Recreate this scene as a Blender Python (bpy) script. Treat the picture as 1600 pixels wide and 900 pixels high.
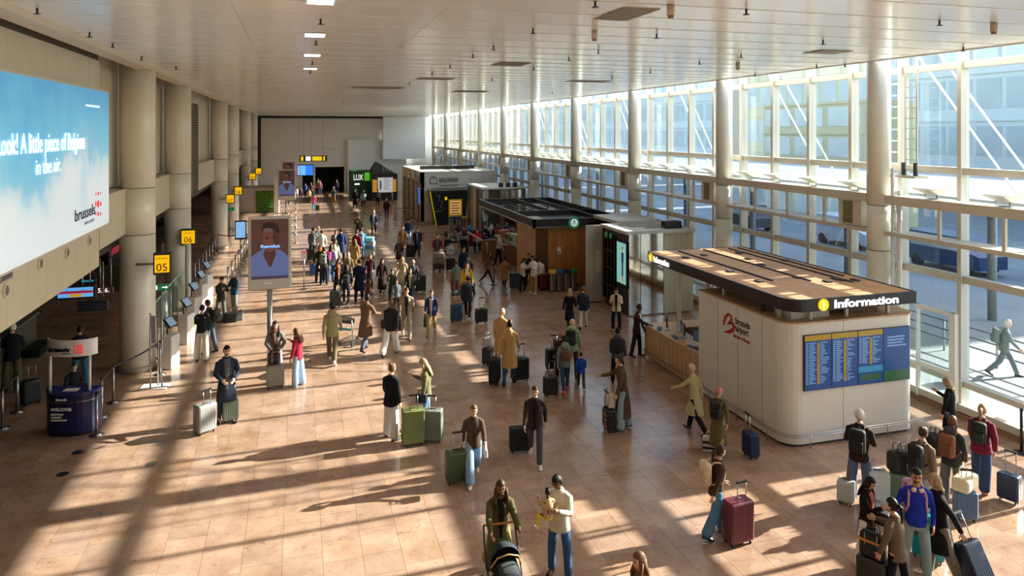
import bpy, bmesh, math, random
from math import sin, cos, tan, pi, radians as R, sqrt, atan2
from mathutils import Vector as V, Matrix
random.seed(7)
for o in list(bpy.data.objects): bpy.data.objects.remove(o)
SC = bpy.context.scene; COL = SC.collection

# ------------------------------------------------------------ camera, sky, sun, exposure
FPX, HCAM, YAW, HOR, VPX = 1134.0, 7.2, R(16.41), 205.0, 466.0
CY, SY = cos(YAW), sin(YAW)
cd = bpy.data.cameras.new('camera'); cam = bpy.data.objects.new('camera', cd); COL.objects.link(cam)
cam.location = (0, 0, HCAM); cam.rotation_euler = (pi/2, 0, -YAW)
cd.sensor_width = 36; cd.lens = FPX/1600*36; cd.shift_y = -(450-HOR)/1600; cd.clip_end = 500; cd.clip_start = .1
SC.camera = cam
SC.view_settings.view_transform = 'Standard'; SC.view_settings.look = 'None'
SC.view_settings.gamma = 1; SC.view_settings.exposure = 0.42
w = bpy.data.worlds.new('world'); SC.world = w; w.use_nodes = True
nt = w.node_tree; bg = nt.nodes['Background']
sky = nt.nodes.new('ShaderNodeTexSky'); sky.sky_type = 'NISHITA'; sky.sun_disc = False
sky.sun_elevation = R(25.2); sky.sun_rotation = R(87); sky.air_density = 1.0; sky.dust_density = 1.2; sky.ozone_density = 1.0
nt.links.new(sky.outputs[0], bg.inputs[0]); bg.inputs[1].default_value = 0.52
SUNE, SUNA = R(24.9), R(3.3)          # elevation, turn of the sun from +X towards +Y
sd = bpy.data.lights.new('sun', 'SUN'); so = bpy.data.objects.new('sun', sd); COL.objects.link(so)
sd.energy = 17; sd.angle = R(.53); sd.color = (1, .92, .80)
sdir = V((cos(SUNE)*cos(SUNA), cos(SUNE)*sin(SUNA), sin(SUNE)))
so.rotation_euler = sdir.to_track_quat('Z', 'Y').to_euler(); so.location = (60, 5, 40)

# ------------------------------------------------------------ places read off the photograph
def gp(x, y, z=0.0):
    """point at height z that the photograph shows at pixel x, y"""
    zc = FPX*(HCAM-z)/(y-HOR); xc = (x-800)/FPX*zc
    return V((zc*SY+xc*CY, zc*CY-xc*SY, z))
def onY(x, y, Y):
    k = (x-800)/FPX; zc = Y/(CY-k*SY); return V((zc*SY+k*zc*CY, Y, HCAM-(y-HOR)*zc/FPX))
def onX(x, y, X):
    k = (x-800)/FPX; zc = X/(SY+k*CY); return V((X, zc*CY-k*zc*SY, HCAM-(y-HOR)*zc/FPX))

# ------------------------------------------------------------ materials
def lin(c):
    c = [v/255 for v in c[:3]]
    return tuple(v/12.92 if v <= .04045 else ((v+.055)/1.055)**2.4 for v in c)+(1,)
MC = {}
def mat(name, c, rough=.6, metal=0, var=0, scale=4, bump=0, bscale=60, emit=0, coat=0, spec=.5, stretch=None):
    if name in MC: return MC[name]
    m = bpy.data.materials.new(name); m.use_nodes = True; t = m.node_tree; b = t.nodes['Principled BSDF']
    col = lin(c)
    b.inputs['Base Color'].default_value = col; b.inputs['Roughness'].default_value = rough
    b.inputs['Metallic'].default_value = metal; b.inputs['Specular IOR Level'].default_value = spec
    b.inputs['Coat Weight'].default_value = coat; b.inputs['Coat Roughness'].default_value = .12
    m.diffuse_color = col
    tc = t.nodes.new('ShaderNodeTexCoord'); src = tc.outputs['Object']
    if stretch:
        mp = t.nodes.new('ShaderNodeMapping'); mp.inputs['Scale'].default_value = stretch
        t.links.new(src, mp.inputs[0]); src = mp.outputs[0]
    if var:
        n = t.nodes.new('ShaderNodeTexNoise'); n.inputs['Scale'].default_value = scale; n.inputs['Detail'].default_value = 5
        rp = t.nodes.new('ShaderNodeValToRGB'); e = rp.color_ramp.elements
        e[0].position = .3; e[1].position = .7
        e[0].color = tuple(v*(1-var) for v in col[:3])+(1,); e[1].color = tuple(min(1, v*(1+var)) for v in col[:3])+(1,)
        t.links.new(src, n.inputs[0]); t.links.new(n.outputs[0], rp.inputs[0]); t.links.new(rp.outputs[0], b.inputs['Base Color'])
    if bump:
        n2 = t.nodes.new('ShaderNodeTexNoise'); n2.inputs['Scale'].default_value = bscale; n2.inputs['Detail'].default_value = 3
        bp = t.nodes.new('ShaderNodeBump'); bp.inputs['Strength'].default_value = bump; bp.inputs['Distance'].default_value = .01
        t.links.new(src, n2.inputs[0]); t.links.new(n2.outputs[0], bp.inputs['Height']); t.links.new(bp.outputs[0], b.inputs['Normal'])
    if emit:
        b.inputs['Emission Color'].default_value = col; b.inputs['Emission Strength'].default_value = emit
    MC[name] = m; return m
def cloth(c, kind='cloth'):
    return mat('%s_%02x%02x%02x' % (kind, *c), c, .9 if kind == 'cloth' else .5, var=.12, scale=9, bump=.35 if kind == 'cloth' else .15, bscale=26, spec=.25)
def screen(name, c, e=.9): return mat(name, c, .25, emit=e)
def glassmat(name, tint, refl=.06, ior=1.45):
    m = bpy.data.materials.new(name); m.use_nodes = True; t = m.node_tree; t.nodes.clear()
    o = t.nodes.new('ShaderNodeOutputMaterial'); mx = t.nodes.new('ShaderNodeMixShader')
    tr = t.nodes.new('ShaderNodeBsdfTransparent'); tr.inputs[0].default_value = (*tint, 1)
    gl = t.nodes.new('ShaderNodeBsdfGlossy'); gl.inputs['Roughness'].default_value = .02
    gl.inputs[0].default_value = (.9, .95, 1, 1)
    ge = t.nodes.new('ShaderNodeNewGeometry')
    def mt(op, a_, b_=None):
        n = t.nodes.new('ShaderNodeVectorMath' if op == 'DOT_PRODUCT' else 'ShaderNodeMath'); n.operation = op
        for i, q in enumerate((a_, b_)):
            if q is None: continue
            if isinstance(q, (int, float)): n.inputs[i].default_value = q
            else: t.links.new(q, n.inputs[i])
        return n.outputs['Value'] if op == 'DOT_PRODUCT' else n.outputs[0]
    c_ = mt('ABSOLUTE', mt('DOT_PRODUCT', ge.outputs['Normal'], ge.outputs['Incoming']))
    f_ = mt('ADD', mt('MULTIPLY', mt('POWER', mt('SUBTRACT', 1.0, c_), 5.0), .5), refl*.5)
    t.links.new(f_, mx.inputs[0]); t.links.new(tr.outputs[0], mx.inputs[1]); t.links.new(gl.outputs[0], mx.inputs[2])
    t.links.new(mx.outputs[0], o.inputs[0]); m.diffuse_color = (.7, .85, .95, .3); return m

# ------------------------------------------------------------ mesh building
class MB:
    def __init__(s): s.v = []; s.f = []; s.m = []; s.sm = []
    def add(s, vs, fs, mi=0, smooth=False):
        o = len(s.v); s.v += [tuple(v) for v in vs]
        for f in fs: s.f.append(tuple(i+o for i in f)); s.m.append(mi); s.sm.append(smooth)
        return s
    def box(s, a, b, mi=0):
        x0, y0, z0 = a; x1, y1, z1 = b
        vs = [(x, y, z) for x in (x0, x1) for y in (y0, y1) for z in (z0, z1)]
        return s.add(vs, [(0, 1, 3, 2), (4, 6, 7, 5), (0, 4, 5, 1), (2, 3, 7, 6), (0, 2, 6, 4), (1, 5, 7, 3)], mi)
    def cbox(s, c, d, mi=0, rz=0, M=None):
        x, y, z = d[0]/2, d[1]/2, d[2]/2
        vs = [V((a, b, e)) for a in (-x, x) for b in (-y, y) for e in (-z, z)]
        T = Matrix.Translation(V(c)) @ (M if M else Matrix.Rotation(rz, 4, 'Z'))
        return s.add([T @ v for v in vs], [(0, 1, 3, 2), (4, 6, 7, 5), (0, 4, 5, 1), (2, 3, 7, 6), (0, 2, 6, 4), (1, 5, 7, 3)], mi)
    def rbox(s, a, b, r=.03, mi=0, n=3, smooth=True):
        """box whose upright edges are rounded, with softened top and bottom"""
        x0, y0, z0 = a; x1, y1, z1 = b; r = min(r, (x1-x0)/2.01, (y1-y0)/2.01)
        def ring(z, ins):
            o = []
            for cx, cy, a0 in ((x1-r, y1-r, 0), (x0+r, y1-r, 90), (x0+r, y0+r, 180), (x1-r, y0+r, 270)):
                for k in range(n+1):
                    t = R(a0+90*k/n); o.append((cx+(r-ins)*cos(t), cy+(r-ins)*sin(t), z))
            return o
        e = min(r, (z1-z0)/3)*.35
        rs = [ring(z0, e), ring(z0+e, 0), ring(z1-e, 0), ring(z1, e)]; k = len(rs[0]); vs = sum(rs, [])
        fs = [(i*k+j, i*k+(j+1) % k, (i+1)*k+(j+1) % k, (i+1)*k+j) for i in range(3) for j in range(k)]
        fs += [tuple(reversed(range(k))), tuple(range(3*k, 4*k))]
        return s.add(vs, fs, mi, smooth and False)
    def tube(s, pts, rad, n=8, mi=0, smooth=True, cap=True):
        pts = [V(p) for p in pts]
        if not isinstance(rad, (list, tuple)): rad = [rad]*len(pts)
        vs = []; u = None
        for i, p in enumerate(pts):
            d = (pts[min(i+1, len(pts)-1)]-pts[max(i-1, 0)])
            d = d.normalized() if d.length > 1e-9 else V((0, 0, 1))
            if u is None:
                u = d.cross(V((0, 0, 1)) if abs(d.z) < .9 else V((0, 1, 0))).normalized()
            else:
                u = (u-d*u.dot(d)).normalized()
            w_ = d.cross(u)
            for k in range(n):
                t = 2*pi*k/n; vs.append(p+(u*cos(t)+w_*sin(t))*rad[i])
        L = len(pts)
        fs = [(i*n+k, i*n+(k+1) % n, (i+1)*n+(k+1) % n, (i+1)*n+k) for i in range(L-1) for k in range(n)]
        s.add(vs, fs, mi, smooth)
        if cap:
            o = len(s.v)-len(vs); s.f += [tuple(o+k for k in reversed(range(n))), tuple(o+(L-1)*n+k for k in range(n))]
            s.m += [mi, mi]; s.sm += [False, False]
        return s
    def cyl(s, c, r, h, n=16, mi=0, r2=None):
        return s.tube([c, (c[0], c[1], c[2]+h)], [r, r if r2 is None else r2], n, mi)
    def rings(s, rs, n=14, mi=0, smooth=True, pole=.5):
        """closed loft; ring = (centre, u, v) with u, v half axes"""
        vs = []
        for c, u, v in rs:
            c, u, v = V(c), V(u), V(v)
            for k in range(n):
                t = 2*pi*k/n; vs.append(c+u*cos(t)+v*sin(t))
        L = len(rs); fs = [(i*n+k, i*n+(k+1) % n, (i+1)*n+(k+1) % n, (i+1)*n+k) for i in range(L-1) for k in range(n)]
        a, b = V(rs[0][0]), V(rs[-1][0]); da = (a-V(rs[1][0])).normalized(); db = (b-V(rs[-2][0])).normalized()
        vs.append(a+da*V(rs[0][2]).length*pole); vs.append(b+db*V(rs[-1][2]).length*pole)
        ia, ib = L*n, L*n+1
        fs += [(ia, (k+1) % n, k) for k in range(n)]+[(ib, (L-1)*n+k, (L-1)*n+(k+1) % n) for k in range(n)]
        return s.add(vs, fs, mi, smooth)
    def ell(s, c, r, n=12, m=8, mi=0, M=None):
        c = V(c); vs = []; fs = []
        for i in range(m+1):
            th = pi*i/m
            for k in range(n):
                t = 2*pi*k/n; p = V((r[0]*sin(th)*cos(t), r[1]*sin(th)*sin(t), r[2]*cos(th)))
                vs.append(c+(M @ p if M else p))
        for i in range(m):
            for k in range(n): fs.append((i*n+k, (i+1)*n+k, (i+1)*n+(k+1) % n, i*n+(k+1) % n))
        return s.add(vs, fs, mi, True)
    def prism(s, poly, z0, z1, mi=0):
        n = len(poly); vs = [(x, y, z0) for x, y in poly]+[(x, y, z1) for x, y in poly]
        fs = [(i, (i+1) % n, n+(i+1) % n, n+i) for i in range(n)]+[tuple(reversed(range(n))), tuple(range(n, 2*n))]
        return s.add(vs, fs, mi)
    def mesh(s, name, mats):
        me = bpy.data.meshes.new(name); me.from_pydata(s.v, [], s.f)
        for m_ in (mats if isinstance(mats, (list, tuple)) else [mats]): me.materials.append(m_)
        if any(s.m): me.polygons.foreach_set('material_index', s.m)
        me.polygons.foreach_set('use_smooth', s.sm); me.update(); return me
    def build(s, name, mats, parent=None, loc=None, rz=None):
        return link(name, s.mesh(name, mats), parent, loc, rz)
def link(name, me, parent=None, loc=None, rz=None):
    o = bpy.data.objects.new(name, me); COL.objects.link(o)
    if parent: o.parent = parent
    if loc is not None: o.location = loc
    if rz is not None: o.rotation_euler = (0, 0, rz)
    return o
def tag(o, label=None, cat=None, group=None, kind=None):
    if label: o['label'] = label
    if cat: o['category'] = cat
    if group: o['group'] = group
    if kind: o['kind'] = kind
    return o
def thing(name, label, cat, loc=(0, 0, 0), rz=0, group=None):
    o = bpy.data.objects.new(name, None); COL.objects.link(o); o.empty_display_size = .2
    o.location = loc; o.rotation_euler = (0, 0, rz); return tag(o, label, cat, group)
def struct(o): o['kind'] = 'structure'; return o
def text(name, s, size, m, parent, loc, rot, ext=.004, align='LEFT', bold=0, sx=1):
    cu = bpy.data.curves.new(name, 'FONT'); cu.body = s; cu.size = size; cu.extrude = ext; cu.align_x = align; cu.offset = bold
    cu.resolution_u = 3
    t = bpy.data.objects.new('t', cu); COL.objects.link(t)
    dg = bpy.context.evaluated_depsgraph_get(); me = bpy.data.meshes.new_from_object(t.evaluated_get(dg)); bpy.data.objects.remove(t)
    me.name = name; me.materials.clear(); me.materials.append(m)
    o = link(name, me, parent, loc); o.rotation_euler = rot; o.scale = (sx, 1, 1); return o
FRONT = (pi/2, 0, 0)            # text seen by someone looking along +Y
LEFTF = (pi/2, 0, -pi/2)        # text on a face that looks to -X
RIGHTF = (pi/2, 0, pi/2)        # text on a face that looks to +X
WHITE = mat('white_paint', (234, 231, 224), .45, var=.03, scale=2)
FRAMEM = mat('frame_cream', (206, 200, 186), .4, var=.03, scale=2)
BLACK = mat('matt_black', (22, 22, 24), .5)
STEEL = mat('brushed_steel', (170, 172, 175), .28, 1, bump=.05, bscale=90)
CHROME = mat('chrome', (215, 217, 220), .12, 1)
DARK = mat('dark_grey', (48, 48, 50), .6, var=.1)
# ------------------------------------------------------------ the setting
GX, CEZ, ELX, ERX, ENDY, CX = 16.3, 9.13, -4.2, 15.15, 88.0, 15.53
COLY = [16.53+7.66*k for k in range(-3, 10)]
# floor of marble tiles laid in long courses
def marble():
    m = bpy.data.materials.new('pink_marble_tile'); m.use_nodes = True; t = m.node_tree; b = t.nodes['Principled BSDF']; N = t.nodes.new; K = t.links.new
    g = N('ShaderNodeNewGeometry'); at = N('ShaderNodeAttribute'); at.attribute_name = 'tint'
    n = N('ShaderNodeTexNoise'); n.inputs['Scale'].default_value = 1.6; n.inputs['Detail'].default_value = 8; n.inputs['Roughness'].default_value = .65
    n3 = N('ShaderNodeTexNoise'); n3.inputs['Scale'].default_value = 9; n3.inputs['Detail'].default_value = 8; n3.inputs['Distortion'].default_value = 1.2
    K(g.outputs['Position'], n.inputs[0]); K(g.outputs['Position'], n3.inputs[0])
    rp = N('ShaderNodeValToRGB'); e = rp.color_ramp.elements; e[0].position = .25; e[1].position = .75
    e[0].color = lin((140, 106, 86)); e[1].color = lin((184, 154, 132))
    K(n.outputs[0], rp.inputs[0])
    v = N('ShaderNodeValToRGB'); ve = v.color_ramp.elements; ve[0].position = .30; ve[0].color = (.45, .38, .34, 1); ve[1].position = .40; ve[1].color = (1, 1, 1, 1)
    K(n3.outputs[0], v.inputs[0])
    m1 = N('ShaderNodeMix'); m1.data_type = 'RGBA'; m1.blend_type = 'MULTIPLY'; m1.inputs[0].default_value = .55
    K(rp.outputs[0], m1.inputs[6]); K(v.outputs[0], m1.inputs[7])
    m2 = N('ShaderNodeMix'); m2.data_type = 'RGBA'; m2.blend_type = 'MULTIPLY'; m2.inputs[0].default_value = 1
    K(m1.outputs[2], m2.inputs[6]); K(at.outputs['Color'], m2.inputs[7]); K(m2.outputs[2], b.inputs['Base Color'])
    b.inputs['Roughness'].default_value = .2; b.inputs['Specular IOR Level'].default_value = .45
    bp = N('ShaderNodeBump'); bp.inputs['Strength'].default_value = .04; K(n3.outputs[0], bp.inputs['Height']); K(bp.outputs[0], b.inputs['Normal'])
    m.diffuse_color = lin((205, 155, 120)); return m
MARBLE = marble()
fl = MB(); fl.box((-16, -6, -.3), (GX, ENDY+14, -.006)); fl = struct(fl.build('floor', mat('tile_grout', (128, 96, 76), .8)))
def tintmesh(name, tiles):
    mb = MB()
    for x0, y0, x1, y1, c in tiles: mb.box((x0, y0, -.006), (x1, y1, 0))
    me = mb.mesh(name, MARBLE); a = me.color_attributes.new('tint', 'FLOAT_COLOR', 'FACE') if False else me.attributes.new('tint', 'FLOAT_COLOR', 'FACE')
    a.data.foreach_set('color', [q for t in tiles for _ in range(6) for q in t[4]]); return me
rng = random.Random(3); tiles = []; TW = .652; X0 = 466; g = .0025
xs = (494.4-466)*HCAM*CY/(700-205)      # a joint that the photo shows, others follow from it
k0 = int((-16-xs)/TW)
for k in range(k0, 200):
    x = xs+k*TW
    if x > GX-.2: break
    y = -5+rng.random()*.6
    while y < ENDY+12:
        L = rng.choice((.45, .62, .62, .8, .95)); s_ = rng.choice((1.1, 1, 1, .96, .9, 1.04)); w_ = rng.uniform(-.05, .05)
        if rng.random() < .05: s_ = .86; w_ = .1
        tiles.append((x+g, y+g, min(x+TW, GX)-g, y+L-g, (s_*(1+w_*.4), s_, s_*(1-w_), 1))); y += L
def tsize(t):
    cx, cy = (t[0]+t[2])/2, (t[1]+t[3])/2; zc = cy*CY+cx*SY
    if zc < 6: return 0
    px = 800+FPX*(cx*CY-cy*SY)/zc; py = HOR+FPX*HCAM/zc
    return (t[2]-t[0])*(t[3]-t[1])/zc**3 if -20 < px < 1620 and py < 915 else 0
tiles.sort(key=tsize, reverse=True)
for t in tiles[:300]: link('tile', tintmesh('tile', [t]), fl)
tag(link('tile_field', tintmesh('tile_field', tiles[300:]), fl), kind='stuff')
# ceiling of pressed metal panels
CEILM = mat('ceiling_panel_white', (236, 233, 226), .25, coat=.4, bump=.03, bscale=1.0, stretch=(.6, 4, 1))
ce = MB(); ce.box((ELX+.01, -6, CEZ+.03), (ERX-.01, ENDY+1, CEZ+.3)); ce = struct(ce.build('ceiling', mat('ceiling_void', (205, 200, 190), .8)))
pan = []; xw = (ERX-ELX)/6; y = -2.0
while y < ENDY-.3:
    for i in range(6): pan.append((ELX+i*xw+.003, y+.003, ELX+(i+1)*xw-.003, y+1.2-.003))
    y += 1.2
def panm(name, ps):
    mb = MB()
    for x0, y0, x1, y1 in ps:
        d = .008; sg = .02           # shallow pillow: four low sides rising to a flat field
        vs = [(x0, y0, CEZ+.03), (x1, y0, CEZ+.03), (x1, y1, CEZ+.03), (x0, y1, CEZ+.03),
              (x0, y0, CEZ), (x1, y0, CEZ), (x1, y1, CEZ+d), (x0, y1, CEZ+d)]
        mb.add(vs, [(0, 1, 2, 3), (4, 7, 6, 5), (0, 4, 5, 1), (1, 5, 6, 2), (2, 6, 7, 3), (3, 7, 4, 0)])
    return mb.mesh(name, CEILM)
pan.sort(key=lambda p: 0 if p[1] > 9 and p[0]*.3+p[1] > 9 else 1)
for p in pan[:300]: link('ceiling_panel', panm('ceiling_panel', [p]), ce)
tag(link('ceiling_panel_field', panm('ceiling_panel_field', pan[300:]), ce), kind='stuff')
ed = MB(); ed.box((ELX-.42, -6, CEZ-.10), (ELX, ENDY+1, CEZ+.3)); struct(ed.build('trim_1', mat('ceiling_edge', (206, 196, 178), .5)))
ed = MB(); ed.box((ERX, -6, CEZ-.02), (ERX+.06, ENDY+1, CEZ+.5)); struct(ed.build('trim_2', WHITE))
# ceiling dressing
for x, y in ((58, 14), (140, 52), (176, 69), (221, 90), (275, 105), (501, 31), (494, 65), (488, 97), (485, 112), (930, 3), (833, 46), (1026, 54), (935, 79), (889, 91), (1093, 97), (1016, 111), (956, 121), (834, 106), (1166, 15), (1158, 86), (1286, 64), (1381, 103), (1276, 103), (1468, 33), (1505, 75), (771, 73), (739, 86), (703, 103), (675, 115), (769, 124), (863, 145), (640, 130), (536, 160), (1180, 116)):
    p = gp(x, y-1.5, CEZ)
    if not (ELX < p.x < ERX): p.x = max(ELX+.2, min(ERX-.15, p.x))
    s = MB(); s.cyl((0, 0, -.09), .018, .09, 8); s.cyl((0, 0, -.10), .05, .012, 10); o = s.build('sprinkler_head', mat('sprinkler_bronze', (70, 62, 56), .4, .6), None, (p.x, p.y, CEZ))
    tag(o, 'small dark sprinkler head hanging from the white ceiling panels', 'sprinkler', 'ceiling sprinkler heads')
for i, (x, y, lb) in enumerate(((929, 50, 'beige cylindrical ceiling sensor nearest the grey access panel'), (1048, 10, 'beige cylindrical ceiling sensor at the top edge of the picture'), (1553, 38, 'brown round smoke detector on the ceiling at far right'), (1153, 100, 'small pinkish smoke detector on the ceiling above the column by the mirrored kiosk'))):
    p = gp(x, y-2, CEZ); s = MB(); s.cyl((0, 0, -.16), .06, .16, 14); s.cyl((0, 0, -.2), .045, .05, 14, 1)
    tag(s.build('ceiling_sensor', [mat('sensor_beige', (190, 175, 160), .5), mat('sensor_base', (150, 110, 95), .5)], None, (p.x, p.y, CEZ)), lb, 'sensor')
for i, (x, y, wx, wy) in enumerate(((977, 22, .62, 1.25), (798, 100, .9, 1.0), (920, 127, 1.6, .9), (1294, 81, .9, .7), (680, 123, 1.3, .9), (735, 143, 1.6, 1.2), (590, 137, 2.2, 1.5))):
    p = gp(x, y, CEZ); s = MB(); s.box((-wx/2, -wy/2, -.012), (wx/2, wy/2, .0)); s.box((-wx/2+.04, -wy/2+.04, -.016), (wx/2-.04, wy/2-.04, -.012), 1)
    if p.x+wx/2 > ERX: p.x = ERX-wx/2-.1
    lb = ('grey square access panel in the ceiling, largest and nearest', 'grey access panel in the ceiling above the bag wrapping shop', 'long grey ceiling vent in front of the tall white columns', 'narrow grey ceiling vent near the windows, above the last column', 'grey ceiling vent strip left of the row of columns', 'distant wide ceiling vent close to the windows', 'wide ceiling access strip above the middle of the hall')[i]
    tag(s.build('ceiling_vent', [mat('vent_frame', (150, 138, 120), .5), mat('vent_grey', (132, 124, 108), .6)], None, (p.x, p.y, CEZ)), lb, 'ceiling vent')
for i, (x, y, s_) in enumerate(((501, 1, 'nearest the camera'), (492, 54.5, 'second from the camera'), (488, 86, 'third from the camera'), (485, 107, 'farthest from the camera'))):
    p = gp(x, y, CEZ); s = MB(); s.box((-.22, -.3, -.012), (.22, .3, 0)); s.box((-.19, -.27, -.014), (.19, .27, -.012), 1)
    tag(s.build('downlight', [WHITE, mat('downlight_glow', (240, 238, 255), .4, emit=3)], None, (p.x, p.y, CEZ)), 'bright square ceiling downlight, '+s_, 'ceiling light')
# tall round columns
def column(X, Y, r, top, lb, grp=None, rings=(5.0, 3.6), name='column'):
    t = thing('column', lb, 'column', (X, Y, 0), 0, grp)
    s = MB(); zs = [.0]+sorted(rings)+[top]
    for a, b in zip(zs, zs[1:]): s.cyl((0, 0, a+.012), r, b-a-.024, 32)
    s.build('column_cladding', mat('column_cream', (224, 220, 206), .3, var=.02, coat=.15), t)
    s = MB(); s.cyl((0, 0, 0), r-.015, top, 24); s.build('column_core', mat('joint_grey', (110, 104, 94), .7), t)
    if r > .4:
        s = MB(); s.cyl((0, 0, 0), r+.015, .18, 32); s.build('base_ring', mat('column_base', (170, 160, 145), .4), t)
    return t
ordw = ['nearest the camera, in front of the ladder', 'second from the camera, behind the slatted canopy', 'third from the camera, behind the mirrored kiosk', 'fourth, behind the wooden cafe', 'fifth from the camera, beside the cafe roof', 'sixth, rising behind the second mirrored kiosk', 'seventh, behind the bag wrapping shop', 'eighth in the row', 'ninth in the row', 'last in the row']
for k, Y in enumerate(COLY):
    if 10 < Y < ENDY-1: column(CX, Y, .31, CEZ+.35, 'slender white round column by the windows, '+ordw[min(k-3, 9)], rings=(3.9, 5.15))
    elif Y <= 10 and Y > 0: column(CX, Y, .31, CEZ+.35, 'slender white round column outside the picture on the right, %s' % ('nearer the windows' if k == 2 else 'farther back'), rings=(3.9, 5.15))
LCOL = [24.27, 31.9, 47.9, 56.7, 71.0, 82.3]
lw = ['nearest the billboard', 'second, behind the 05 sign', 'third, where the queue barriers start', 'fourth, close behind the third', 'fifth, above the hedge planter', 'last before the end wall']
for k, Y in enumerate(LCOL): column(-4.66, Y, .49, CEZ+.2, 'thick cream round column on the left side, '+lw[k], rings=(4.1, 5.5))
# left wall above the check-in hall, with cladding panels
CLAD = mat('cladding_beige', (200, 194, 174), .45, var=.03, scale=1.5); CLADL = mat('cladding_lower', (200, 190, 168), .45, var=.03, scale=1.5)
WLX = -4.9
wl = MB(); wl.box((WLX-.35, -4, 3.74), (WLX-.02, 20.85, CEZ+.3)); wl = struct(wl.build('wall_left', mat('wall_void', (90, 84, 74), .8)))
y = -4
while y < 20.8:
    for z0, z1, m_ in ((3.74, 4.84, CLADL), (8.22, CEZ-.12, CLAD)):
        p = MB(); p.box((WLX-.03, y+.004, z0), (WLX, min(y+1.04, 20.85)-.004, z1-.006)); p.build('panel', m_, wl)
    y += 1.04
p = MB(); p.box((WLX-.03, -4, 4.84), (WLX-.005, 20.85, 8.22)); p.build('panel_backing', CLAD, wl)
nz = 0
for x, y in ((8, 463), (62, 420), (104, 402), (139, 383), (-30, 492)):
    q = onX(x, y, WLX); s = MB()
    for k in range(1): s.tube([(0, 0, 0), (.03, 0, 0)], [.13, .12], 20); s.tube([(.03, 0, 0), (.032, 0, 0)], [.09, .09], 16, 1)
    s.build('air_nozzle', [CLADL, mat('nozzle_dark', (110, 104, 92), .7)], wl, (WLX, q.y, q.z+.1))
q = onX(11, 428, WLX); s = MB(); s.box((0, -.42, -.09), (.05, .12, .1)); s.box((.05, -.38, -.06), (.055, .08, .07), 1)
tag(s.build('wall_plate', [mat('plate_grey', (150, 146, 138), .5), mat('plate_ink', (80, 82, 100), .5)], None, (WLX, q.y, q.z)), 'small grey wall plate under the blue billboard', 'plate')
# bays between the left columns: boxed beam, recessed panels, louvres
def bay(y0, y1, n, last=False):
    w_ = MB(); w_.box((WLX-1.0, y0, 3.74), (WLX-.45, y1, CEZ+.3)); w_ = struct(w_.build('wall_bay', mat('bay_panel', (196, 188, 166), .5)))
    p = MB(); p.box((WLX-.45, y0, 4.15), (WLX+.0, y1, 5.5)); p.build('boxed_beam', CLADL, w_)
    y = y0
    while y < y1-.1:
        p = MB(); p.box((WLX-.45, y+.02, 5.56), (WLX-.38, min(y+1.8, y1)-.02, CEZ-.15)); p.build('panel', CLAD, w_)
        p = MB(); p.box((WLX-.45, y+.02, 3.76), (WLX-.38, min(y+1.8, y1)-.02, 4.12)); p.build('panel', CLADL, w_); y += 1.8
    return w_
bays = [bay(20.9, 31.9, 1), bay(31.95, 47.9, 2), bay(47.95, 71, 3), bay(71.05, ENDY, 4)]
lv = thing('louvre_panel', 'tall dark louvred ventilation panel between the second and third left columns', 'louvre', (WLX+.02, 38.6, 4.05))
s = MB(); s.box((-.02, -.9, 0), (.0, .9, 4.5)); s.build('backing', mat('louvre_dark', (70, 66, 60), .8), lv)
s = MB()
for k in range(3): s.box((0, -.92+k*.92-.03, 0), (.05, -.92+k*.92+.03, 4.5))
s.build('frame', mat('louvre_frame', (140, 134, 120), .5), lv)
me = None
for k in range(36):
    if me is None: s = MB(); s.cbox((.03, 0, 0), (.05, 1.8, .03), 0, M=Matrix.Rotation(R(30), 4, 'Y')); me = s.mesh('slat', mat('louvre_slat', (120, 114, 102), .5))
    link('slat', me, lv, (0, 0, .08+k*.122))
# end wall
EW = mat('end_wall_grey', (232, 230, 224), .5, var=.02)
e = MB()
for a, b in (((-5.2, 0), (.3, 9.4)), ((5.35, 0), (16, 9.4)), ((.3, 3.1), (5.35, 9.4))):
    e.box((a[0], ENDY, a[1]), (b[0], ENDY+.3, b[1]))
e = struct(e.build('wall_end', EW))
for z in (3.15, 5.0, 6.9):
    for k in range(8):
        x0 = -4.2+k*2.5
        s = MB(); s.box((x0+.01, ENDY-.03, z+.01), (x0+2.49, ENDY, min(z+1.89, 8.7))); s.build('panel', EW, e)
s = MB(); s.box((-4.3, ENDY-.35, 8.72), (11.2, ENDY-.02, 8.95)); struct(s.build('trim_3', BLACK))
s = MB(); s.box((-4.55, ENDY-.35, 2.2), (-4.1, ENDY-.02, 8.95)); struct(s.build('trim_4', BLACK))
s = MB(); s.box((-4.5, ENDY-1.5, 8.96), (ERX, ENDY-.02, CEZ+.05)); struct(s.build('trim_5', CEILM))
s = MB(); s.box((5.6, ENDY-.6, 0), (12.5, ENDY-.05, 6.2)); struct(s.build('wall_panel_end', mat('pale_panel', (234, 236, 236), .35)))
s = MB(); s.box((9.6, ENDY-1.6, 3.9), (14.6, ENDY-.65, 8.9)); struct(s.build('wall_box_end', mat('pale_panel', (234, 236, 236), .35)))
s = MB(); s.box((.3, ENDY+6, 0), (5.35, ENDY+6.2, 3.2)); s.box((.1, ENDY+.3, 0), (.3, ENDY+6.2, 3.2)); s.box((5.35, ENDY+.3, 0), (5.55, ENDY+6.2, 3.2)); s.box((.1, ENDY+.3, 3.2), (5.55, ENDY+6.2, 3.4))
struct(s.build('wall_passage', mat('passage_dark', (42, 40, 40), .6)))
dr = struct(MB().box((1.7, ENDY-.08, 0), (1.9, ENDY+.2, 3.1)).build('door_1', WHITE))
for x in (.3, 5.2): MB().box((x, ENDY-.08, 0), (x+.16, ENDY+.2, 3.1)).build('door_jamb', WHITE, dr)
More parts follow.
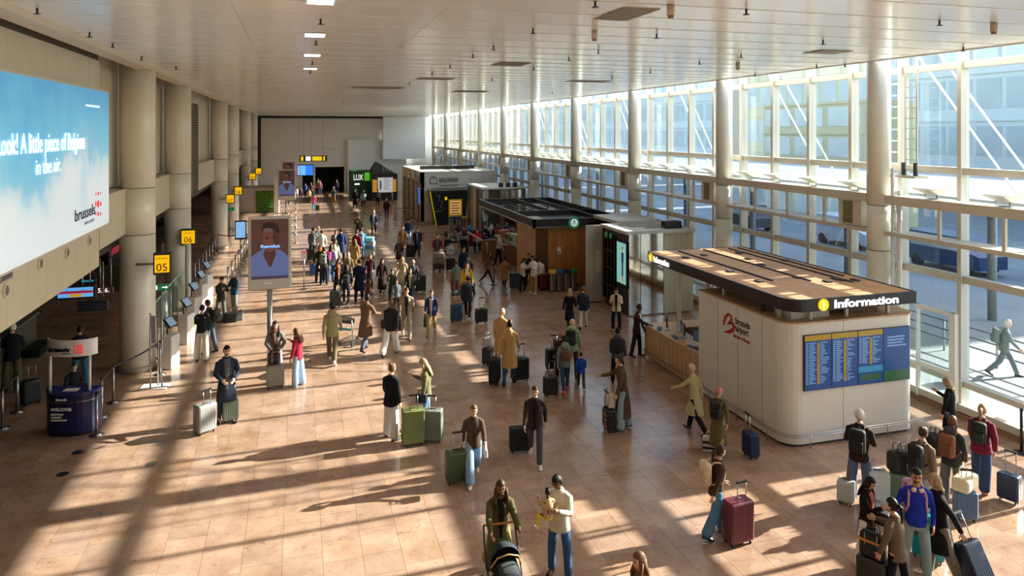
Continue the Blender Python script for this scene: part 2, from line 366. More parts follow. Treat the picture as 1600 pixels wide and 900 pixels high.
MB().box((.3, ENDY-.08, 3.0), (5.36, ENDY+.2, 3.15)).build('door_header', WHITE, dr)
# room behind the left row: soffit and back wall of the check-in hall
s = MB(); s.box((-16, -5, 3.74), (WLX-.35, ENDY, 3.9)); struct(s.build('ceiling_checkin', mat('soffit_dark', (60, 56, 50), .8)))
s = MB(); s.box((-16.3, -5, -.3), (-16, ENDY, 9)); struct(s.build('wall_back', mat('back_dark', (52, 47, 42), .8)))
s = MB(); s.box((-16, -5.4, -.3), (GX, -5, 12)); struct(s.build('wall_rear', mat('rear_wall', (170, 160, 145), .7)))
s = MB(); s.box((-16, -6, CEZ+.35), (ERX+.05, ENDY+1, CEZ+.9)); struct(s.build('ceiling_roof', WHITE))
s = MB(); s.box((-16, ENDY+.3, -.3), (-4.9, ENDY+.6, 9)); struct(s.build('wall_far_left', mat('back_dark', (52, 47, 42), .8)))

# ------------------------------------------------------------ glazed wall on the right
GY0, PITCH = 14.48-1.9*10, 1.9; NG = 50
ZT = [.16, .78, 3.43, 6.18, 8.89, 11.2]
GLASS = glassmat('clear_blue_glass', (.90, .95, .96), ior=1.38)
win = struct(MB().box((GX-.12, GY0, 0), (GX+.1, GY0+NG*PITCH, .16)).build('window_1', FRAMEM))
mm = MB().box((-.16, -.035, 0), (.10, .035, 11.3)).box((-.2, -.06, 0), (-.15, .06, 11.3)).mesh('mullion', FRAMEM)
for k in range(NG+1): link('mullion', mm, win, (GX, GY0+k*PITCH, .0))
for z in ZT[1:]:
    d = .09 if z > 1 else .07
    MB().box((GX-.13, GY0, z-d), (GX+.08, GY0+NG*PITCH, z+d)).build('transom', FRAMEM, win)
pm = {}
for i, (a, b) in enumerate(zip(ZT, ZT[1:])):
    pm[i] = MB().box((-.008, .04, a+.07), (.008, PITCH-.04, b-.07)).mesh('pane', GLASS)
cells = sorted(((k, i) for k in range(NG) for i in range(len(ZT)-1)), key=lambda c: (abs(c[0]-9) if c[0] < 9 else c[0]-9))
for k, i in cells: link('pane', pm[i], win, (GX, GY0+k*PITCH, 0))
MB().box((GX-.34, GY0, .0), (GX-.12, GY0+NG*PITCH, .10)).build('sill', mat('sill_stone', (150, 112, 84), .4), win)
MB().box((GX-.28, GY0, .12), (GX-.12, GY0+NG*PITCH, .30)).build('floor_rail', FRAMEM, win)
# service walkway between the columns and the glass
WX = 15.45
wk = thing('service_walkway', 'white double service walkway running along the windows from column to column', 'walkway', (WX, 0, 0))
gm = {}
bays_ = [(a+.33, b-.33) for a, b in zip(COLY, COLY[1:]) if b < ENDY and a > -4]
for a, b in bays_:
    for z, hh in ((5.45, .24), (4.46, .11)):
        MB().box((-.05, a, z-hh), (.05, b, z)).build('edge_beam', FRAMEM, wk)
        MB().box((.68, a, z-hh*.7), (.75, b, z-.02)).build('edge_beam', FRAMEM, wk)
        if z not in gm:
            s = MB(); y = 0
            while y < b-a-.1: s.box((.05, y, -.05), (.68, y+.121, -.02)); y += .125
            gm[z] = s.mesh('grating', FRAMEM)
        tag(link('grating', gm[z], wk, (0, a, z)), kind='stuff')
pm2 = MB().box((-.035, -.04, -.75), (.035, .04, 0)).mesh('post', FRAMEM)
for a, b in bays_:
    for q in (.25, .5, .75): link('post', pm2, wk, (0, a+(b-a)*q, 5.21))
vb = MB().box((-.02, -.45, 0), (.5, .45, .72)).mesh('cabinet', FRAMEM); vn = MB().box((-.03, -.12, .04), (-.02, .26, .69)).mesh('niche', mat('niche_olive', (120, 114, 84), .6))
for k, Y in enumerate(COLY):
    if 3 < Y < ENDY-4: link('niche', vn, link('cabinet', vb, wk, (0, Y+1.0, 4.48)))
# floodlights on the upper walkway
fm = MB(); fm.add([(-.35, -.3, .26), (.25, -.3, .30), (.25, .3, .30), (-.35, .3, .26), (.02, -.22, .10), (.2, -.22, .08), (.2, .22, .08), (.02, .22, .10)],
                  [(0, 1, 2, 3), (4, 7, 6, 5), (0, 4, 5, 1), (1, 5, 6, 2), (2, 6, 7, 3), (3, 7, 4, 0)])
fb = MB(); fb.box((.0, -.2, 0), (.03, -.16, .12)).box((.0, .16, 0), (.03, .2, .12)).box((-.03, -.2, .0), (.2, .2, .02)); fh = fm.mesh('lamp_housing', WHITE); fbm = fb.mesh('bracket', STEEL)
NTH = ['first', 'second', 'third', 'fourth', 'fifth', 'sixth', 'seventh', 'eighth', 'ninth', 'tenth', 'eleventh', 'twelfth']
for Y, lb in [(16.53+7.66*c+d, 'white floodlight on the walkway, %s lamp beyond the %s window column' % (NTH[j], NTH[c])) for c in range(0, 9) for j, d in enumerate((1.2, 3.0, 4.8, 6.4))]:
    if Y > ENDY-5: continue
    t = thing('floodlight', lb, 'floodlight', (15.75, Y, 5.45), 0, 'floodlights on the upper walkway'); link('lamp_housing', fh, t); link('bracket', fbm, t)
for Y, lb in ((13.0, 'white wedge shaped floodlight on the walkway, rightmost in the picture'), (15.0, 'white wedge shaped floodlight on the walkway, just right of the ladder')):
    t = thing('floodlight', lb, 'floodlight', (15.75, Y, 5.45)); link('lamp_housing', fh, t); link('bracket', fbm, t)
# caged ladder hanging from the ceiling by the glass
ly = onX(1424, 200, 15.9).y; ld = thing('access_ladder', 'white access ladder hanging by the glass beside the nearest column', 'ladder', (15.9, ly, 6.0))
for s_ in (-.19, .19): MB().box((-.02, s_-.02, 0), (.02, s_+.02, 3.3)).build('rail', FRAMEM, ld)
rm = MB().tube([(0, -.19, 0), (0, .19, 0)], .012, 6).mesh('rung', FRAMEM)
for k in range(11): link('rung', rm, ld, (0, 0, .15+k*.28))
MB().box((-.25, -.35, -.06), (.2, .75, 0)).build('foot_platform', FRAMEM, ld); MB().box((-.1, -.24, 0), (-.04, -.16, .35)).box((-.1, .16, 0), (-.04, .24, .35)).build('latch_pair', DARK, ld)
# downpipes next to the nearest column
pp = thing('service_pipe', 'pair of pale service pipes beside the nearest column', 'pipe', (CX, 16.03, 0))
MB().cyl((.0, 0, 0), .05, 6.2, 12).build('pipe', WHITE, pp); MB().cyl((.12, -.1, 0), .07, 5.6, 12).build('pipe', WHITE, pp)
# ------------------------------------------------------------ outside the glass
s = MB(); s.box((GX+.1, -40, -.35), (140, 200, -.05)); struct(s.build('ground_outside', mat('forecourt_concrete', (136, 138, 138), .7, var=.12, scale=.5)))
cp = thing('forecourt_canopy', 'long flat white canopy roof over the forecourt outside', 'canopy', (0, 0, 0))
CANW = mat('canopy_white', (128, 130, 130), .6, var=.05, scale=.5)
s = MB(); s.box((17.0, 13.4, 5.28), (26.3, 100, 5.42)); s.build('roof_slab', CANW, cp)
for k in range(12):
    s = MB(); s.box((17.0, 13.8+k*7.66, 5.05), (26.3, 14+k*7.66, 5.28)); s.build('cross_beam', CANW, cp)
    s = MB(); s.cyl((25.6, 13.9+k*7.66, -.05), .16, 5.15, 14); s.build('post', CANW, cp)
# hanging tie rods of the facade
for k in range(11):
    Y = 9.6+k*7.43
    t = thing('tie_rod', 'pair of thin white slanting tie rods outside, %s pair from the camera' % NTH[k], 'tie rod', (18.3, Y, 5.4), 0, 'slanting tie rods outside the windows')
    for d in (0, .75): MB().tube([(0, d-3.0 if False else -3.2+d, -.0), (0, 2.6+d, 7.2)], .03, 8).build('rod', mat('rod_white', (240, 240, 240), .4), t)
# service mast outside with a rung ladder
t = thing('lattice_mast', 'white lattice ladder mast standing outside the glass', 'mast', (16.7, 17.2, 0))
for d in (-.35, .35): MB().box((-.04, d-.04, -.05), (.04, d+.04, 9)).build('upright', mat('rod_white', (240, 240, 240), .4), t)
rg = MB().box((-.02, -.35, 0), (.02, .35, .04)).mesh('rung', mat('rod_white', (240, 240, 240), .4))
for k in range(26): link('rung', rg, t, (0, 0, .3+k*.33))
# office blocks across the road
def block(X, Y0, Y1, h, dx, m_, lb, nx, nz, gm):
    t = thing('office_building', lb, 'building', (X, (Y0+Y1)/2, 0)); L = Y1-Y0
    MB().box((0, -L/2, -.05), (dx, L/2, h)).build('walls', m_, t)
    sl = MB().box((-.12, -L/2, 0), (0, L/2, .22)).mesh('floor_band', m_)
    for k in range(nz): link('floor_band', sl, t, (0, 0, h*(k+.92)/nz))
    cw, ch = L/nx, h/nz; wm = MB().box((-.05, -cw*.42, 0), (0, cw*.42, ch*.62)).mesh('window', gm)
    for i in range(nx):
        for k in range(nz): link('window', wm, t, (0, -L/2+cw*(i+.5), ch*(k+.2)))
    return t
BG = mat('office_glass', (186, 190, 186), .35, var=.12, scale=.3); BG2 = mat('office_glass_pale', (206, 206, 196), .35, var=.12, scale=.3)
block(58, 22, 62, 21, 12, mat('office_blue_grey', (214, 212, 204), .5), 'blue grey office block with strip windows across the road, nearest', 14, 5, BG)
block(60, 64, 88, 19, 12, mat('office_ochre', (226, 206, 164), .6), 'sand coloured office block between the blue grey ones', 8, 4, BG2)
block(58, 90, 190, 24, 12, mat('office_blue_grey2', (216, 214, 206), .5), 'tall pale blue grey office block farthest down the road', 18, 6, BG)
block(44, -30, 9, 6, 10, mat('office_low', (180, 184, 186), .5), 'low grey service building outside the picture on the right', 8, 2, BG2)
block(40, 44, 56, 9.5, 5, mat('stair_tower', (206, 190, 150), .6), 'narrow sand coloured stair tower in front of the office blocks', 3, 4, BG2)
# a hedge of cars: parked dark vans glimpsed under the canopy
def van(x, y, c, lb, rz=0):
    t = thing('parked_van', lb, 'van', (x, y, -.05), rz)
    s = MB(); pr = [(-2.3, .35), (-2.3, 1.0), (-1.7, 1.15), (-1.2, 1.85), (2.2, 1.9), (2.3, .35)]
    n = len(pr); vs = [(-.9, a, b) for a, b in pr]+[(.9, a, b) for a, b in pr]
    s.add(vs, [(i, (i+1) % n, n+(i+1) % n, n+i) for i in range(n)]+[tuple(range(n)), tuple(reversed(range(n, 2*n)))]); s.build('body', mat('van_'+str(c[0]), c, .3), t)
    s = MB(); s.box((-.92, -1.0, 1.15), (.92, 1.9, 1.65)); s.build('side_window', BG, t)
    wm = MB().tube([(-.12, 0, 0), (.12, 0, 0)], .33, 14).mesh('wheel', BLACK)
    for a in (-.82, .82):
        for b in (-1.5, 1.5): link('wheel', wm, t, (a, b, .33))
van(33, 30, (60, 78, 110), 'dark blue van parked outside, nearest'); van(33.5, 38, (200, 200, 205), 'white van parked outside behind the dark blue one'); van(32, 47, (44, 48, 60), 'black van parked outside under the canopy edge'); van(36, 25, (120, 96, 84), 'brown van parked outside at right')
# railing outside
rl = thing('outdoor_railing', 'grey horizontal rail fence outside beyond the glass at right', 'railing', (20.5, 17.5, 0))
for z in (.35, .65, .95): MB().tube([(0, -8, z), (0, 3.5, z)], .03, 8).build('rail', STEEL, rl)
for k in range(7): MB().cyl((0, -8+k*1.9, -.05), .03, 1.0, 8).build('post', STEEL, rl)
# glazed entrance box by the booth
# ------------------------------------------------------------ people
# body of 1.75 m facing +Y, x to its right; poses are joint angles in degrees
POSES = {
 'stand':  dict(th=(2, -2), kn=(3, 3), ab=5, aL=(4, 9, 12, .0), aR=(2, 9, 10, .0)),
 'stand2': dict(th=(8, -4), kn=(8, 2), ab=7, aL=(8, 8, 20, .05), aR=(-6, 10, 16, .0)),
 'walk':   dict(th=(26, -20), kn=(6, 24), ab=1, aL=(-22, 8, 14, .0), aR=(22, 7, 22, .0), lean=4),
 'walk2':  dict(th=(-18, 24), kn=(28, 5), ab=1, aL=(20, 7, 22, .0), aR=(-20, 8, 12, .0), lean=4),
 'reachwalk': dict(th=(-16, 20), kn=(24, 5), ab=1, aL=(44, 10, 20, .0), aR=(-16, 8, 12, .0), lean=6),
 'pull':   dict(th=(15, -11), kn=(5, 15), ab=2, aL=(16, 7, 22, .0), aR=(-32, 16, 6, .0), lean=6),
 'pullL':  dict(th=(-11, 15), kn=(15, 5), ab=2, aL=(-32, 16, 6, .0), aR=(16, 7, 22, .0), lean=6),
 'phone':  dict(th=(3, -3), kn=(4, 3), ab=5, aL=(22, 8, 98, .35), aR=(24, 8, 100, .35), hp=22),
 'phone1': dict(th=(3, -3), kn=(4, 3), ab=5, aL=(2, 9, 12, .0), aR=(30, 8, 92, .4), hp=20),
 'hands':  dict(th=(3, -3), kn=(4, 3), ab=6, aL=(14, 14, 48, .62), aR=(14, 14, 48, .62)),
 'push':   dict(th=(20, -20), kn=(10, 18), ab=2, aL=(28, 8, 46, .0), aR=(28, 8, 46, .0), lean=8),
 'reach':  dict(th=(6, -8), kn=(4, 4), ab=5, aL=(5, 9, 15, .0), aR=(48, 8, 30, .0), lean=5),
 'hold':   dict(th=(3, -4), kn=(4, 3), ab=7, aL=(34, 12, 84, .75), aR=(20, 14, 92, .75), hp=24, hy=-14),
 'pocket': dict(th=(3, -3), kn=(3, 3), ab=6, aL=(-12, 14, 42, .2), aR=(-12, 14, 42, .2)),
 'sit':    dict(th=(86, 84), kn=(88, 84), ab=7, aL=(24, 10, 74, .3), aR=(28, 10, 80, .3), sit=1),
 'lookup': dict(th=(3, -3), kn=(4, 3), ab=6, aL=(10, 12, 70, .4), aR=(10, 12, 70, .4), hp=-16),
 'ridechild': dict(th=(70, 66), kn=(60, 66), ab=12, aL=(40, 10, 60, .2), aR=(36, 10, 70, .2), sit=1),
}
def joints(p):
    P = POSES[p]; J = {}; ab = P.get('ab', 4); lean = R(P.get('lean', 1)); low = 1e9
    for s, i in ((-1, 0), (1, 1)):
        t, k = R(P['th'][i]), R(P['kn'][i]); a = sin(R(ab))
        h = V((s*.092, 0, .93)); kn = h+V((s*a*.43, .43*sin(t), -.43*cos(t))); an = kn+V((s*a*.12, .41*sin(t-k), -.41*cos(t-k)))
        J['hip', s], J['kn', s], J['an', s] = h, kn, an; pit = R(min(0, (P['th'][i]-P['kn'][i])*.75)) if not P.get('sit') else 0
        J['pit', s] = pit; low = min(low, an.z-.085*cos(pit)+.12*sin(pit))
    J['dz'] = -low
    up = V((0, sin(lean), cos(lean))); pel = V((0, 0, .93)); J['up'] = up; J['pel'] = pel; J['fw'] = V((0, cos(lean), -sin(lean)))
    for s, nm in ((-1, 'aL'), (1, 'aR')):
        p0, ab_, el, inw = P[nm]; p0, ab_, el = R(p0), R(ab_), R(el)
        sh = pel+up*.49+V((s*.178, 0, 0)); J['sh', s] = sh
        d = V((s*sin(ab_), sin(p0)*cos(ab_), -cos(p0)*cos(ab_))).normalized()
        d2 = V((s*sin(ab_)*.4-s*inw, sin(p0+el), -cos(p0+el))).normalized()
        J['el', s] = sh+d*.285; J['wr', s] = J['el', s]+d2*.25; J['d2', s] = d2
    hp, hy = R(P.get('hp', 4)), R(P.get('hy', 0))
    M = Matrix.Rotation(hy, 3, 'Z') @ Matrix.Rotation(-hp, 3, 'X'); J['M'] = M
    J['neck'] = pel+up*.56; J['head'] = J['neck']+up*.06+M @ V((0, .025, .095))
    return J
HN, HM = 28, 22
def head_pt(d):
    x, y, z = d
    r = V((.076*x, .094*y, .117*z))
    if z < 0: f = 1-.30*(-z)**1.6; r.x *= f; r.y *= (1-.16*(-z)**1.5) if y > 0 else (1-.35*(-z)**1.3)
    g = lambda cx, cz, w, h: math.exp(-((x-cx)/w)**2-((z-cz)/h)**2) if y > 0 else 0
    r.y += .024*g(0, -.16, .13, .16)+.008*g(0, .1, .09, .2)-.007*(g(-.36, .05, .18, .12)+g(.36, .05, .18, .12))+.006*g(0, -.53, .28, .07)+.008*g(0, -.82, .25, .12)
    return r
def dirs():
    o = []
    for i in range(HM+1):
        th = pi*i/HM
        for k in range(HN):
            t = 2*pi*k/HN+pi/HN; o.append(V((sin(th)*cos(t), sin(th)*sin(t), cos(th))))
    return o
DIRS = dirs(); HF = [(i*HN+k, (i+1)*HN+k, (i+1)*HN+(k+1) % HN, i*HN+(k+1) % HN) for i in range(HM) for k in range(HN)]
def remesh(mb, name, mats, vox, smooth=2, dec=None):
    me = mb.mesh('tmp', mats); o = bpy.data.objects.new('tmp', me); COL.objects.link(o)
    m = o.modifiers.new('r', 'REMESH'); m.mode = 'VOXEL'; m.voxel_size = vox; m.use_smooth_shade = True
    if smooth: q = o.modifiers.new('s', 'SMOOTH'); q.iterations = smooth; q.factor = .5
    if dec: q = o.modifiers.new('d', 'DECIMATE'); q.ratio = dec
    dg = bpy.context.evaluated_depsgraph_get(); r = bpy.data.meshes.new_from_object(o.evaluated_get(dg)); bpy.data.objects.remove(o); bpy.data.meshes.remove(me)
    r.name = name; r.materials.clear()
    for x in (mats if isinstance(mats, (list, tuple)) else [mats]): r.materials.append(x)
    return r
DUM = mat('skin_base', (196, 148, 120), .55)
PC = {}
def cached(key, fn):
    if key not in PC: PC[key] = fn()
    return PC[key]
def tor(J, s, rx, ry, dy=0): c = J['pel']+J['up']*s+J['fw']*dy; return (c, V((rx, 0, 0)), J['fw']*ry)
def limb(mb, pts, rad, n=10, mi=0, c0=.75):
    # taper with a rounded start and end
    P = [V(pts[0])]; Q = [rad[0]]
    for i in range(1, len(pts)):
        for t in (.33, .66, 1): P.append(V(pts[i-1]).lerp(V(pts[i]), t)); Q.append(rad[i-1]+(rad[i]-rad[i-1])*t)
    a = (P[0]-P[1]).normalized(); b = (P[-1]-P[-2]).normalized()
    P = [P[0]+a*Q[0]*c0]+P+[P[-1]+b*Q[-1]*.6]; Q = [Q[0]*.55]+Q+[Q[-1]*.6]
    mb.tube(P, Q, n, mi)
def hand(mb, J, s, n=6):
    w, d = J['wr', s], J['d2', s]; nr = V((-s, 0, 0)) if abs(d.x) < .6 else V((0, 0, -1)) if d.z > -.5 else V((0, -1, 0))
    nr = (nr-d*nr.dot(d)).normalized(); wd = d.cross(nr).normalized()
    if wd.y+wd.z < 0: wd = -wd                      # thumb side: forward or up
    mb.rings([(w-d*.015, wd*.024, nr*.019), (w+d*.02, wd*.034, nr*.018), (w+d*.06, wd*.041, nr*.016), (w+d*.09, wd*.038, nr*.013)], 10)
    for i, (o, L) in enumerate(((.031, .072), (.010, .080), (-.011, .074), (-.031, .058))):
        a = w+d*.088+wd*o; c1 = (d+nr*.28+wd*o*1.5).normalized(); c2 = (d+nr*.9+wd*o).normalized(); c3 = (d*.6+nr*1.2).normalized()
        b = a+c1*L*.42; c = b+c2*L*.33; e = c+c3*L*.25
        mb.tube([a-d*.01, a, b, c, e, e+c3*.004], [.0085, .0088, .0084, .0078, .0066, .003], n)
    a = w+d*.028+wd*.030; c1 = (d*.65+wd*.75+nr*.25).normalized(); b = a+c1*.042; e = b+(d+wd*.2+nr*.35).normalized()*.032
    mb.tube([a-c1*.012, a, b, e, e+d*.004], [.011, .0115, .0098, .0078, .003], n)
def body_mesh(pose):
    J = joints(pose); mb = MB()
    mb.rings([tor(J, -.09, .12, .09), tor(J, -.02, .155, .105), tor(J, .08, .15, .10), tor(J, .2, .135, .092), tor(J, .34, .16, .105), tor(J, .44, .17, .10), tor(J, .5, .11, .075), tor(J, .535, .062, .058), tor(J, .60, .056, .056)], 14)
    for s in (-1, 1):
        limb(mb, [J['hip', s], J['kn', s], J['an', s]], [.082, .055, .038])
        limb(mb, [J['sh', s]+V((-s*.012, 0, -.02)), J['el', s], J['wr', s]], [.045, .036, .026], c0=.4)
        f = V((0, cos(J['pit', s]), sin(J['pit', s]))); limb(mb, [J['an', s]-V((0, 0, .03)), J['an', s]+f*.13-V((0, 0, .055))], [.036, .028])
    me = remesh(mb, 'body', [DUM], .014, 1, .6)
    bm = bmesh.new(); bm.from_mesh(me)
    mb = MB(); M, H = J['M'], J['head']
    mb.add([H+M @ head_pt(d) for d in DIRS], HF, 0, True)
    for i, f in enumerate(HF):
        c = sum((DIRS[j] for j in f), V())/4; x, y, z = c
        mi = 0
        if y > .5 and .22 < abs(x) < .50 and -.03 < z < .11: mi = 1 if .29 < abs(x) < .44 else 2
        elif y > .5 and .15 < abs(x) < .52 and .17 < z < .26: mi = 3
        elif y > .6 and abs(x) < .27 and -.62 < z < -.46: mi = 2
        elif (z < -.36 and y > -.05 and not (abs(x) < .2 and z > -.42)) : mi = 4
        mb.m[i] = mi
    mb.tube([H+M @ V((-.024, .083, -.064)), H+M @ V((0, .094, -.064)), H+M @ V((.024, .083, -.064))], [.003, .0065, .003], 6, 2)
    for s in (-1, 1):
        mb.ell(H+M @ V((s*.074, -.008, -.002)), (.012, .02, .032), 8, 6, 0, M)
        mb.ell(H+M @ V((s*.029, .083, .006)), (.0145, .009, .0085), 8, 6, 5, M)
        mb.tube([H+M @ V((s*.012, .094, .026)), H+M @ V((s*.03, .092, .031)), H+M @ V((s*.05, .078, .026))], [.003, .0045, .003], 5, 3)
        hand(mb, J, s)
    o = mb.mesh('h', [DUM]); bm.from_mesh(o); bpy.data.meshes.remove(o); bm.to_mesh(me); bm.free()
    for k in range(5): me.materials.append(DUM)
    return me
def top_mesh(pose, kind, fem):
    J = joints(pose); mb = MB(); P = POSES[pose]; fx = .93 if fem else 1.0; sit = P.get('sit')
    puff = kind == 'puffer'; slim = kind == 'shirt'
    k = 1.0 if not slim else .92
    if puff: k = 1.08
    hem = {'shirt': -.03, 'jacket': -.12, 'puffer': -.14, 'coat': -.42, 'longcoat': -.62, 'crop': -.02}[kind]
    if sit: hem = max(hem, -.06)
    rs = []
    knl = (J['kn', -1]+J['kn', 1])/2; st = abs(J['kn', -1].y-J['kn', 1].y)/2
    z = hem
    if z < -.15:
        for q in ([-.62, -.52, -.42, -.30, -.2] if z < -.5 else [-.42, -.3, -.2]):
            if not slim: rs.append((J['pel']+V((0, (knl.y)*min(1, -q/.43), q)), V((.198*fx+.06*(-q), 0, 0)), V((0, .14+st*min(1.1, -q/.43)*.9, 0))))
    elif z < -.05: rs.append(tor(J, z, .188*k*fx, .136*k))
    rs += [tor(J, -.04, .188*k*fx, .134*k), tor(J, .06, .168*k*fx, .120*k), tor(J, .17, (.158 if not fem else .145)*k, .112*k), tor(J, .30, .178*k*fx, .126*k), tor(J, .40, .182*k*fx, .122*k), tor(J, .455, .160*k*fx, .106*k), tor(J, .505, .112*k, .088*k), tor(J, .55, .074, .07)]
    if puff:                                         # quilted bulges
        r2 = []
        for a, b in zip(rs, rs[1:]):
            r2 += [a, (a[0].lerp(b[0], .5), a[1].lerp(b[1], .5)*1.07, a[2].lerp(b[2], .5)*1.09)]
        rs = r2+[rs[-1]]
    mb.rings(rs, 20, pole=.12)
    ar = [.068, .054, .042] if not slim else [.056, .044, .034]
    if puff: ar = [.08, .068, .05]
    for s in (-1, 1):
        e = J['wr', s]-J['d2', s]*.012; limb(mb, [J['sh', s]+V((-s*(.016 if fem else .008), 0, -.03)), J['el', s], e], ar, 12, c0=.35)
        mb.rings([(J['pel']+J['up']*.525+V((s*.05, 0, 0)), V((0, 0, .03)), V((0, .05, 0))), (J['sh', s]+V((-s*.04, 0, .0)), V((0, 0, .045)), V((0, .058, 0))), (J['sh', s]+V((s*.012, 0, -.035)), V((0, 0, .035)), V((0, .05, 0)))], 10)
        mb.tube([e-J['d2', s]*.05, e+J['d2', s]*.014], [ar[2]*.98, ar[2]*1.0], 12)
    if kind in ('puffer', 'coat', 'jacket', 'longcoat'):
        c = J['pel']+J['up']*.545; mb.rings([(c-J['up']*.03, V((.088, 0, 0)), V((0, .08, 0))), (c+J['up']*.035+J['fw']*-.004, V((.078, 0, 0)), V((0, .074, 0)))], 14, pole=.1)
    me = remesh(mb, kind, [DUM, DUM], .0165, 2)
    mi = [0]*len(me.polygons)
    for p in me.polygons:
        d = p.center-J['pel']; s = d.dot(J['up']); y = d.dot(J['fw'])
        if y > .03 and p.normal.dot(J['fw']) > .2 and -.12 < s < .54 and abs(d.x) < .022+.045*max(0, min(1, (s+.1)/.6)) and y < .16: mi[p.index] = 1
    me.polygons.foreach_set('material_index', mi); return me
def bottom_mesh(pose, kind):
    J = joints(pose); mb = MB(); w = {'slim': 0, 'straight': 1, 'wide': 2}[kind]
    mb.rings([tor(J, -.10, .13, .10), tor(J, -.04, .168, .118), tor(J, .05, .158, .108), tor(J, .09, .15, .10)], 16, pole=.3)
    r = [(.086, .062, .048), (.088, .074, .066), (.092, .096, .105)][w]
    for s in (-1, 1):
        b = (J['an', s]-J['kn', s]).normalized(); e = J['an', s]-b*(.01 if w else .03)
        limb(mb, [J['hip', s]-V((0, 0, .02)), J['kn', s], e], r, 12)
    return remesh(mb, 'trousers', [DUM], .0165, 2)
def shoe_mesh(pose, s, big=0):
    J = joints(pose); a = J['an', s]; p = J['pit', s]; f = V((s*.12, cos(p), sin(p))).normalized(); u = V((0, -sin(p), cos(p))); x = f.cross(u)
    o = a-u*.085; mb = MB()
    mb.rings([(o+u*.012-f*.07, x*.034, f*.02), ] and [(o-f*.065+u*.03, x*.030, u*.03), (o-f*.03+u*.048, x*.038, u*.048), (o+f*.03+u*.042, x*.04, u*.044), (o+f*.09+u*.030, x*.046, u*.030), (o+f*.15+u*.026, x*.042, u*.024), (o+f*.185+u*.022, x*.026, u*.016)], 12, pole=.4)
    mb.tube([o+u*.03-f*.012, o+u*.115-f*.012], [.042, .046], 12)
    return mb.mesh('shoe', [DUM])
def hair_mesh(pose, kind):
    J = joints(pose); M, H = J['M'], J['head']; mb = MB()
    def cap(grow, mask, low=.955):
        vs = []
        for d in DIRS:
            q = head_pt(d); vs.append(H+M @ (q*(grow(d) if mask(d) else low)))
        mb.add(vs, [f for f in HF if any(mask(DIRS[j]) for j in f)], 0, True)
    line = lambda d: d.z > .52-.10*abs(d.x) or (d.y < .30 and d.z > -.05+.25*d.y) or (d.y < -.1 and d.z > -.5)
    if kind == 'short': cap(lambda d: 1.09+.05*max(0, d.z), line)
    elif kind == 'curly': cap(lambda d: 1.2+.05*sin(9*d.x)*sin(11*d.z+3*d.y), line)
    elif kind == 'fringe': cap(lambda d: 1.05, lambda d: d.y < .1 and -.45 < d.z < .45)
    elif kind == 'beanie':
        cap(lambda d: 1.14+.05*max(0, d.z), lambda d: d.z > .28 or (d.y < .2 and d.z > -.02))
        mb.tube([H+M @ V((0, .0, .02)), H+M @ V((0, -.004, .052))], [.094, .096], 20)
    elif kind == 'cap':
        cap(lambda d: 1.10, lambda d: d.z > .3); mb.rings([(H+M @ V((0, .06, .05)), M @ V((.07, 0, 0)), M @ V((0, .05, 0))), (H+M @ V((0, .09, .042)), M @ V((.06, 0, 0)), M @ V((0, .07, 0)))], 12, pole=.05)
    elif kind in ('long', 'bun', 'pony', 'bob', 'braids'):
        cap(lambda d: 1.12+.03*max(0, d.z), lambda d: line(d) or (kind in ('long', 'bob', 'braids') and d.y < .38 and abs(d.x) > .55 and d.z > -.85))
        B = lambda x, y, z: H+M @ V((x, y, z))
        if kind in ('long', 'bob', 'braids'):
            L = .30 if kind != 'bob' else .15
            mb.rings([(B(0, -.03, .03), M @ V((.085, 0, 0)), M @ V((0, .075, 0))), (B(0, -.045, -.06), M @ V((.092, 0, 0)), M @ V((0, .065, 0))), (B(0, -.075, -.12), M @ V((.095, 0, 0)), M @ V((0, .05, 0))), (B(0, -.095, -L*.8), M @ V((.105, 0, 0)), M @ V((0, .035, 0))), (B(0, -.10, -L-.05), M @ V((.07, 0, 0)), M @ V((0, .022, 0)))], 14)
            if kind != 'bob':
                for s in (-1, 1): mb.tube([B(s*.082, .0, .0), B(s*.095, .035, -.11), B(s*.105, .075, -.2), B(s*.10, .085, -.32)], [.026, .028, .028, .012], 8)
            if kind == 'braids':
                for k in range(9):
                    t = -1+k/4; mb.tube([B(t*.08, -.01 if abs(t) > .8 else -.07, .0), B(t*.105, .02 if abs(t) > .7 else -.10, -.15), B(t*.115, .05 if abs(t) > .7 else -.12, -.34), B(t*.11, .05 if abs(t) > .7 else -.12, -.42)], [.014, .015, .014, .006], 6)
        if kind == 'bun': mb.ell(B(0, -.07, .10), (.045, .045, .042), 12, 8)
        if kind == 'pony': mb.tube([B(0, -.10, .05), B(0, -.15, .0), B(0, -.16, -.12), B(0, -.14, -.24)], [.03, .036, .028, .01], 10)
    elif kind == 'scarfhead':
        cap(lambda d: 1.17, lambda d: d.z > .55 or d.y < .45 or d.z < -.75 or abs(d.x) > .72)
        mb.rings([(H+M @ V((0, -.01, -.09)), M @ V((.085, 0, 0)), M @ V((0, .09, 0))), (J['neck']+V((0, 0, -.01)), V((.12, 0, 0)), V((0, .10, 0)))], 14)
    return mb.mesh('hair', [DUM])
